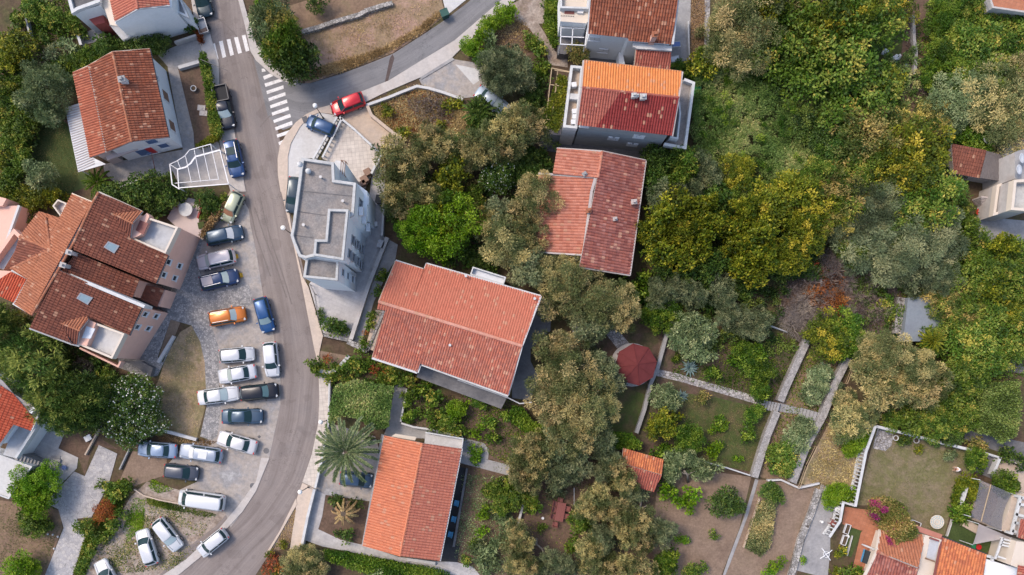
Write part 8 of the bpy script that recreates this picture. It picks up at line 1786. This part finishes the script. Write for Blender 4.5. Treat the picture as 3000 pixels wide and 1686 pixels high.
puffs('dead_brush', 'o 2000,670 2130,640 2200,700 2230,800 2090,830 1970,800', 60, 80, .5, 'leaf_twig', .6, .03, 127, hummock(.3, 1.2, .9), long=.9)
puffs('dead_brush', 'o 2040,660 2110,650 2120,780 2040,790', 26, 80, .45, 'leaf_rust', .3, .06, 128, hummock(.3, 1.1, .9), long=.8)
puffs('undergrowth', 'o 2140,700 2260,690 2280,850 2200,850 2130,780', 46, 70, .4, 'leaf_dark', .25, .1, 129, hummock(.2, .9, .9))
scatter('dead_brush', 'o 2040,650 2110,640 2120,800 2080,790 2030,760', 2600, 'leaf_rust', .3, .07, 28, .5)
scatter('dead_brush', 't3 1040,150 1110,160 1120,560 1300,640 1200,720 1030,690 1050,500', 2500, 'leaf_twig', .5, .04, 29, .5)
scatter('weeds', 'o 2290,60 2400,20 2576,20 2576,250 2400,240 2330,230', 6000, 'leaf_broad', .3, .12, 30, .5)
scatter('weeds', 'o 2200,650 2576,600 2576,960 2400,1080 2200,1080 2150,860', 14000, 'leaf_broad', .3, .12, 31, .5)
scatter('weeds', 't0 170,0 490,0 560,280 310,480 220,250', 3500, 'leaf_broad', .25, .1, 32, .6)
scatter('weeds', 't1 1550,400 1700,380 1932,110 t2 100,170 240,380 0,420', 3000, 'leaf_straw', .18, .06, 33, .7)
# bean bed, bramble thicket, clipped hedges, vines on frames: leaf masses over a soft height field
def mass(name, s, n, mat, ln, wd, seed, zf, lab=None, cat=None, kind=None, spread=.35, group=None, mats=None, frac=0.0, up=.5, edge=None):
    poly = GP(s, edge if edge is not None else 0); x, y, g = points(poly, n, seed); n = len(x)
    z = zf(x, y, g); P0 = np.stack([x, y, np.maximum(z - np.abs(g.normal(size=n)) * spread, .03)], 1)
    D = unit(np.stack([g.normal(size=n), g.normal(size=n), np.abs(g.normal(size=n)) * .6 + up], 1)); f = g.uniform(.6, 1.4, n)
    tint = .48 + .30 * np.sin(x * .9 + 1.7 * np.sin(y * .8)) * np.sin(y * 1.1 + .6) + g.normal(size=n) * .17; mi = (g.uniform(0, 1, n) < frac).astype(np.int32)
    o = leaves(name, P0, D, ln * f, wd * f, tint, [mat] + (mats or []), None, g, mi); tag(o, lab, cat, group, kind); return o
puffs('bramble', 'o 1740,150 1800,120 1900,150 1990,220 2080,270 2150,320 2150,430 2060,500 1960,530 1850,520 1780,480 1730,400 1735,290', 1250, 105, .42, 'leaf_bramble', .28, .06, 41, hummock(.9, 2.5, .7), long=.8, ts=.10)
puffs('creeper', 'o 1760,170 1900,190 2060,300 2120,420 1960,510 1800,480 1740,380', 120, 90, .4, 'leaf_citrus', .2, .09, 141, hummock(.9, 3.0, .9))
puffs('undergrowth', 'o 2080,240 2240,220 2260,330 2160,420 2110,400', 120, 70, .5, 'leaf_citrus', .28, .13, 42, hummock(.4, 1.6, .6))
puffs('undergrowth', 'o 2220,150 2310,120 2300,260 2230,270', 60, 70, .5, 'leaf_bramble', .3, .1, 43, hummock(.2, .9, .6))
puffs('undergrowth', 'o 1590,690 1980,700 1950,840 1800,850 1640,840', 160, 70, .5, 'leaf_dark', .28, .12, 44, hummock(.3, 1.6, .6))
puffs('undergrowth', 'o 930,370 1400,330 1390,560 1340,690 1180,640 960,560', 200, 70, .5, 'leaf_dark', .28, .12, 45, hummock(.3, 1.5, .5))
puffs('undergrowth', 'o 1620,380 1780,400 1780,560 1640,560', 106, 70, .5, 'leaf_dark', .28, .12, 46, hummock(.4, 1.8, .6))
puffs('undergrowth', 't0 0,300 230,300 300,700 250,1300 200,1448 0,1448', 213, 70, .5, 'leaf_broad', .28, .13, 47, hummock(.6, 2.4, .5))
puffs('undergrowth', 't4 0,820 210,930 600,1180 880,1330 1100,1420 1180,1448 0,1448', 120, 70, .5, 'leaf_dark', .26, .11, 48, hummock(.2, 1.2, .5))
puffs('undergrowth', 't5 480,1290 860,1270 1240,1400 1560,1448 560,1448 480,1380', 93, 70, .5, 'leaf_broad', .24, .1, 49, hummock(.15, .9, .6))
puffs('undergrowth', 't0 640,380 1000,300 1290,290 1180,400 900,370 560,520 400,600 300,560', 66, 70, .5, 'leaf_dark', .25, .11, 50, hummock(.3, 1.3, .6))
puffs('undergrowth', 'o 2060,420 2420,420 2440,620 2380,700 2200,690 2120,620', 173, 70, .5, 'leaf_dark', .3, .13, 51, hummock(.4, 1.8, .5))
puffs('undergrowth', 'o 2010,470 2150,470 2150,560 2120,690 2020,690', 80, 70, .5, 'leaf_dark', .28, .12, 54, hummock(.4, 1.7, .6))
puffs('undergrowth', 't4 780,0 1330,20 1260,160 1060,130 760,10', 66, 70, .5, 'leaf_dark', .24, .11, 52, hummock(.5, 1.6, .6))
puffs('undergrowth', 'o 1890,590 2070,590 2070,705 1890,705', 110, 70, .5, 'leaf_dark', .28, .12, 55, hummock(.4, 1.6, .6))
mass('vegetable_bed', 't10 1850,900 1932,860 t11 40,880 40,960 t10 1932,1230 1870,1300 1750,1230 1790,1060', 5200, 'leaf_olive', .28, .1, 53, hummock(.4, 1.1, 1.5), 'bed of bean plants on stakes on the bare yard strip', 'vegetable bed')
def flat(h, j=.1): return lambda x, y, g: h + g.normal(size=len(x)) * j
def hedge(s, h, n, mat, seed, lab, cat='hedge', name='hedge', spread=.4, z0=None, **k):
    return mass(name, s, n, mat, .22, .12, seed, lambda x, y, g: h + .10 * np.sin(x * 2.3) * np.sin(y * 2.7) + g.normal(size=len(x)) * .06, lab, cat, spread=spread, edge=h, **k)
hedge('t0 1505,395 1540,390 1575,480 1600,620 1650,850 1672,1000 1640,1030 1580,1000 1560,800 1530,600 1500,450', 1.5, 6200, 'leaf_broad', 61, 'clipped yellow-green hedge along the street beside the black pickup', spread=.5)
hedge('t0 1470,1090 1600,1020 1660,1030 1640,1055 1500,1118', 1.2, 1300, 'leaf_yellow', 62, 'short clipped hedge at the lower corner of the front bed')
hedge('t9 500,1260 640,1270 900,1320 1100,1360 1400,1410 1480,1460 1000,1480 700,1400 520,1330', 1.4, 9000, 'leaf_citrus', 63, 'long dense green hedge below the light orange house', spread=.5)
hedge('t9 590,20 760,-30 900,0 1040,30 1020,130 1000,330 880,350 760,260 640,240 560,330 540,240 580,80', 2.2, 11000, 'leaf_bramble', 64, 'flat square mat of vine leaves above the date palm', 'vine', 'vine_mat', .25)
hedge('t10 0,170 80,180 160,290 310,340 320,400 250,400 100,370 0,300', 1.5, 4200, 'leaf_citrus', 65, 'dark clipped hedge left of the biggest tan olive tree', spread=.5)
hedge('t10 650,380 700,360 900,380 985,450 970,500 850,490 700,500', 1.6, 4200, 'leaf_citrus', 66, 'clipped dark green hedge above the orange garden shed', spread=.5)
hedge('t2 345,570 410,580 420,650 400,780 370,950 340,1000 240,940 230,890 270,790 310,680', 5.05, 5200, 'leaf_yellow', 67, 'golden-green vine covering the yellow pergola', 'vine', 'vine', .2)
hedge('t11 1640,0 1900,-20 1925,200 1880,400 1760,460 1700,390 1590,380 1610,150', 2.6, 9500, 'leaf_bramble', 68, 'broad leafy vine arbour at the right edge above the enclosed lawn', 'vine', 'vine', .4)
hedge('t2 255,0 350,0 360,330 310,350 240,200', 1.6, 3500, 'leaf_citrus', 69, 'green hedge between the gravel path and the white house at the top', spread=.5)
hedge('t4 1700,60 1730,60 1640,200 1530,350 1500,330 1600,160', 1.1, 1800, 'leaf_straw', 70, 'strip of dry yellowish shrubs left of the olive-green car', spread=.4)
hedge('t11 1440,760 1480,715 1595,730 1580,870 1540,890 1520,790 1470,790 1430,920 1400,930', 1.2, 2600, 'leaf_yellow', 71, 'curved clipped hedge left of the grey awning', spread=.4)
# bougainvillea over the roof corner
b = mass('bougainvillea', 't11 780,880 900,850 1040,920 1070,1030 1110,1100 1090,1250 1060,1340 980,1300 950,1180 860,1100 830,1010 775,1000', 10500, 'leaf_autumn', .22, .12, 72, hummock(1.7, 3.3, .9), 'bougainvillea with magenta flowers climbing over the rust-tiled roof', 'bougainvillea', spread=.6, mats=['petal_magenta'], frac=.02, edge=2.4)
for k, s in enumerate(('t11 780,880 850,880 840,940 790,930', 't11 775,980 830,985 850,1030 800,1030', 't11 870,930 900,930 900,975 865,975', 't11 900,1150 930,1180 950,1230 920,1215', 't11 985,1290 1015,1295 1010,1315 980,1310')):
    o = mass('flowers', s, 150, 'petal_magenta', .15, .12, 73 + k, lambda x, y, g: 3.1 + g.normal(size=len(x)) * .25, edge=3.1); o.parent = b
# palms
def frond(L, seed, mat='leaf_palm', n=30, droop=1.0, name='frond', wid=.42):
    g = np.random.default_rng(seed); t = np.linspace(0, 1, 12); x = L * (t - .10 * droop * t ** 3); z = L * (.30 * t - .62 * droop * t ** 2); bm = bmesh.new()
    P0 = []; D = []; LL = []
    for i in range(n):
        u = .14 + .86 * i / n; px, pz = np.interp(u, t, x), np.interp(u, t, z)
        for s in (-1, 1):
            for q in range(2):
                P0.append((px + .05 * q, 0, pz)); d = np.array([1.25 + g.normal() * .08, s * (.62 + g.normal() * .08), .22 - .3 * q + g.normal() * .06]); D.append(d / np.linalg.norm(d)); LL.append(wid * L * .36 * (1 - abs(u - .5) ** 2 * 1.9) * g.uniform(.8, 1.15))
    n2 = len(P0); o = leaves(name, np.array(P0), np.array(D), np.array(LL), np.full(n2, .12), np.clip(g.normal(.5, .22, n2), 0, 1), mat, None, g); return o
def palm(px, zc, L, nf, lab, name='palm_tree', cat='palm tree', mat='leaf_palm', tr=.32, droop=1.0, tilt=(0, 0), elev=(-.25, 1.15), wid=.36, fw=1.0):
    c = G(px, zc); b0 = (c.x - tilt[0], c.y - tilt[1]); t = thing(name, lab, cat, (b0[0], b0[1], 0)); bm = bmesh.new()
    prof = [((tilt[0] * u * u, tilt[1] * u * u, zc * u), tr * (1.15 - .3 * u) * (1.0 + .06 * (i % 2))) for i, u in enumerate(np.linspace(0, 1, 15))]
    b_tube(bm, [p for p, r_ in prof], [r_ for p, r_ in prof], 12); obj('trunk', bm, M('bark'), t)
    pr = [frond(L, 11 + k, mat, droop=droop, wid=wid) for k in range(3)]; used = set()
    for k in range(nf):
        o = pr[k % 3]
        if (k % 3) in used: o = o.copy(); C.objects.link(o)
        used.add(k % 3); u = k / nf; o.parent = t; o.location = (tilt[0], tilt[1], zc)
        e = elev[0] + (elev[1] - elev[0]) * u ** 1.3; o.rotation_euler = (random.uniform(-.3, .3), -e, k * 2.39996); s = (1.05 - .35 * u) * random.uniform(.88, 1.1); o.scale = (s, s * fw, s)
    return t
palm(T(9, 680, 515), 4.6, 4.3, 46, 'tall date palm with a wide grey-green crown beside the pavement')
palm(T(9, 660, 985), 2.6, 2.6, 22, 'dead date palm with hanging tan fronds beside the light orange house', 'dead_palm', 'palm tree', 'leaf_straw', .36, 1.25, (.5, -.25), (-1.0, .25))
palm(T(0, 735, 1375), 1.0, 2.0, 30, 'low spreading green palm beside the white carport', 'palm', 'palm', 'leaf_citrus', .22, .8)
palm(T(1, 1690, 850), 1.6, 2.3, 30, 'broad dark green palm among the shrubs below the parking terrace', 'palm', 'palm', 'leaf_dark', .22, .9)
palm(T(7, 1245, 1130), 2.2, 1.7, 34, 'pale yellowish palm beside the blue-grey cistern slab', 'palm', 'palm', 'leaf_yellow', .2, .8)
palm(T(11, 640, 380), 1.2, 1.3, 24, 'small bright palm at the upper corner of the enclosed lawn', 'palm', 'palm', 'leaf_citrus', .15, .8)
palm(T(11, 1480, 1030), .5, .9, 20, 'very small dark palm in the shade left of the grey awning', 'palm', 'palm', 'leaf_dark', .12, .8)
palm(T(5, 1000, 1420) if False else T(9, 850, 420), .4, .8, 14, 'tiny dark palm between the date palm and the orange roof', 'palm', 'palm', 'leaf_dark', .1, .8)
def agave(px, r, lab, seed):
    c = G(px, .4); t = random.Random(seed); bm = bmesh.new()
    for k in range(30):
        a = k * 2.39996; e = .12 + 1.15 * (k / 30); L = r * (1 - .45 * k / 30) * t.uniform(.85, 1.12); dx, dy = math.cos(a), math.sin(a); w = .085 * r; pts = []
        for u in (0, .35, .7, 1.0):
            rr = L * u * math.cos(e) ; zz = .1 + L * u * math.sin(e) - .18 * L * u * u; ww = w * (.75, 1.0, .65, .03)[int(round(u * 3))]
            pts.append([bm.verts.new((dx * rr - dy * ww, dy * rr + dx * ww, zz + .03)), bm.verts.new((dx * rr, dy * rr, zz - .02)), bm.verts.new((dx * rr + dy * ww, dy * rr - dx * ww, zz + .03))])
        for i in range(3):
            for j in range(2): face(bm, (pts[i][j], pts[i][j + 1], pts[i + 1][j + 1], pts[i + 1][j]))
    o = obj('agave', bm, M('leaf_agave')); o.location = (c.x, c.y, 0); tag(o, lab, 'agave')
    at = o.data.attributes.new('tint', 'FLOAT', 'POINT'); at.data.foreach_set('value', np.random.default_rng(seed).uniform(.2, .9, len(o.data.vertices)).astype(np.float32))
agave(T(6, 1345, 1330), 1.35, 'large blue-grey agave beside the stone garden path', 3); agave(T(10, 1285, 95), 1.0, 'smaller blue-grey agave below the garden path', 4)
# fallen trunks and bare limbs
def branch(name, pts, rad, lab, m='pale_bark', cat='branch'):
    bm = bmesh.new(); b_tube(bm, pts, rad, 7); return bm
t = thing('fallen_palm_trunk', 'curved brown cut palm trunk lying beside the dead palm', 'tree trunk', tuple(GP('t9 670,900')[0])); bm = bmesh.new(); b_tube(bm, [G(T(9, 600, 950), .5), G(T(9, 640, 915), .9), G(T(9, 690, 900), .8), G(T(9, 735, 920), .5)], [.22, .26, .26, .2], 12); obj('trunk', bm, M('bark'), t, True)
p = GP('t0 1520,305')[0]; o = mass('dry_frond_bundle', 't0 1490,230 1515,225 1545,330 1520,345', 500, 'leaf_rust', .4, .06, 90, flat(.5), 'bundle of dry brown palm fronds leaning below the grey trailer', 'dry fronds', spread=.2)
for k, (pts, lab) in enumerate((([(185, 1170, .0), (185, 1215, .6), (228, 1250, 1.2), (250, 1300, 1.6)], 'bare grey forked limb below the red garden table'), ([(960, 1010, 2.2), (963, 950, 2.4), (975, 890, 2.0)], 'bare pale limb between two olives right of the red table'), ([(1325, 745, .0), (1325, 690, 1.6), (1300, 660, 2.2)], 'bare thin trunk right of the orange shed'))):
    bm = bmesh.new(); b_tube(bm, [G(T(10, x, y), z) for x, y, z in pts], [.16, .14, .11, .06][:len(pts)], 8); q = [G(T(10, x, y), z) for x, y, z in pts]
    b_tube(bm, [q[1], q[1] + Vector((-.8, .35, .5))], [.1, .04], 6); b_tube(bm, [q[-2], q[-2] + Vector((.7, .5, .5))], [.09, .03], 6); tag(obj('bare_limb', bm, M('pale_bark'), None, smooth=True), lab, 'tree limb')
# ------------------------------------------------------------------ light and camera
W = bpy.data.worlds.new('World'); bpy.context.scene.world = W; W.use_nodes = True
nt = W.node_tree; bg = nt.nodes['Background']; sk = nt.nodes.new('ShaderNodeTexSky'); sk.sky_type = 'NISHITA'; sk.sun_disc = False
EL, AZ = R(54), R(-62)       # azimuth from north (+y), negative = west
sk.sun_elevation = EL; sk.sun_rotation = AZ; sk.air_density = 1.0; sk.dust_density = 2.5; sk.ozone_density = 1.0
nt.links.new(sk.outputs[0], bg.inputs[0]); bg.inputs[1].default_value = 0.15
sl = bpy.data.lights.new('Sun', 'SUN'); sl.energy = 1.25; sl.angle = R(14); sl.color = (1.0, 0.85, 0.69)
so = bpy.data.objects.new('Sun', sl); C.objects.link(so)
d = Vector((math.sin(AZ) * math.cos(EL), math.cos(AZ) * math.cos(EL), math.sin(EL)))
so.rotation_euler = (-d).to_track_quat('-Z', 'Y').to_euler(); so.location = d * 60
cd = bpy.data.cameras.new('Camera'); cam = bpy.data.objects.new('Camera', cd); C.objects.link(cam); bpy.context.scene.camera = cam
cd.sensor_width = 36.0; cd.lens = 36.0 * HC * SC / 3000.0; cd.clip_start = 1.0; cd.clip_end = 2000.0
cam.location = ((NX - 1500) / SC, (843 - NY) / SC, HC); cam.rotation_euler = (0, 0, 0)
cd.shift_x = (1500 - NX) / 3000.0; cd.shift_y = (NY - 843) / 3000.0
S_ = bpy.context.scene; S_.view_settings.view_transform = 'Standard'; S_.view_settings.look = 'None'; S_.view_settings.gamma = 1.0; S_.view_settings.exposure = 0.86
S_.cycles.max_bounces = 5; S_.cycles.diffuse_bounces = 2; S_.cycles.transmission_bounces = 2
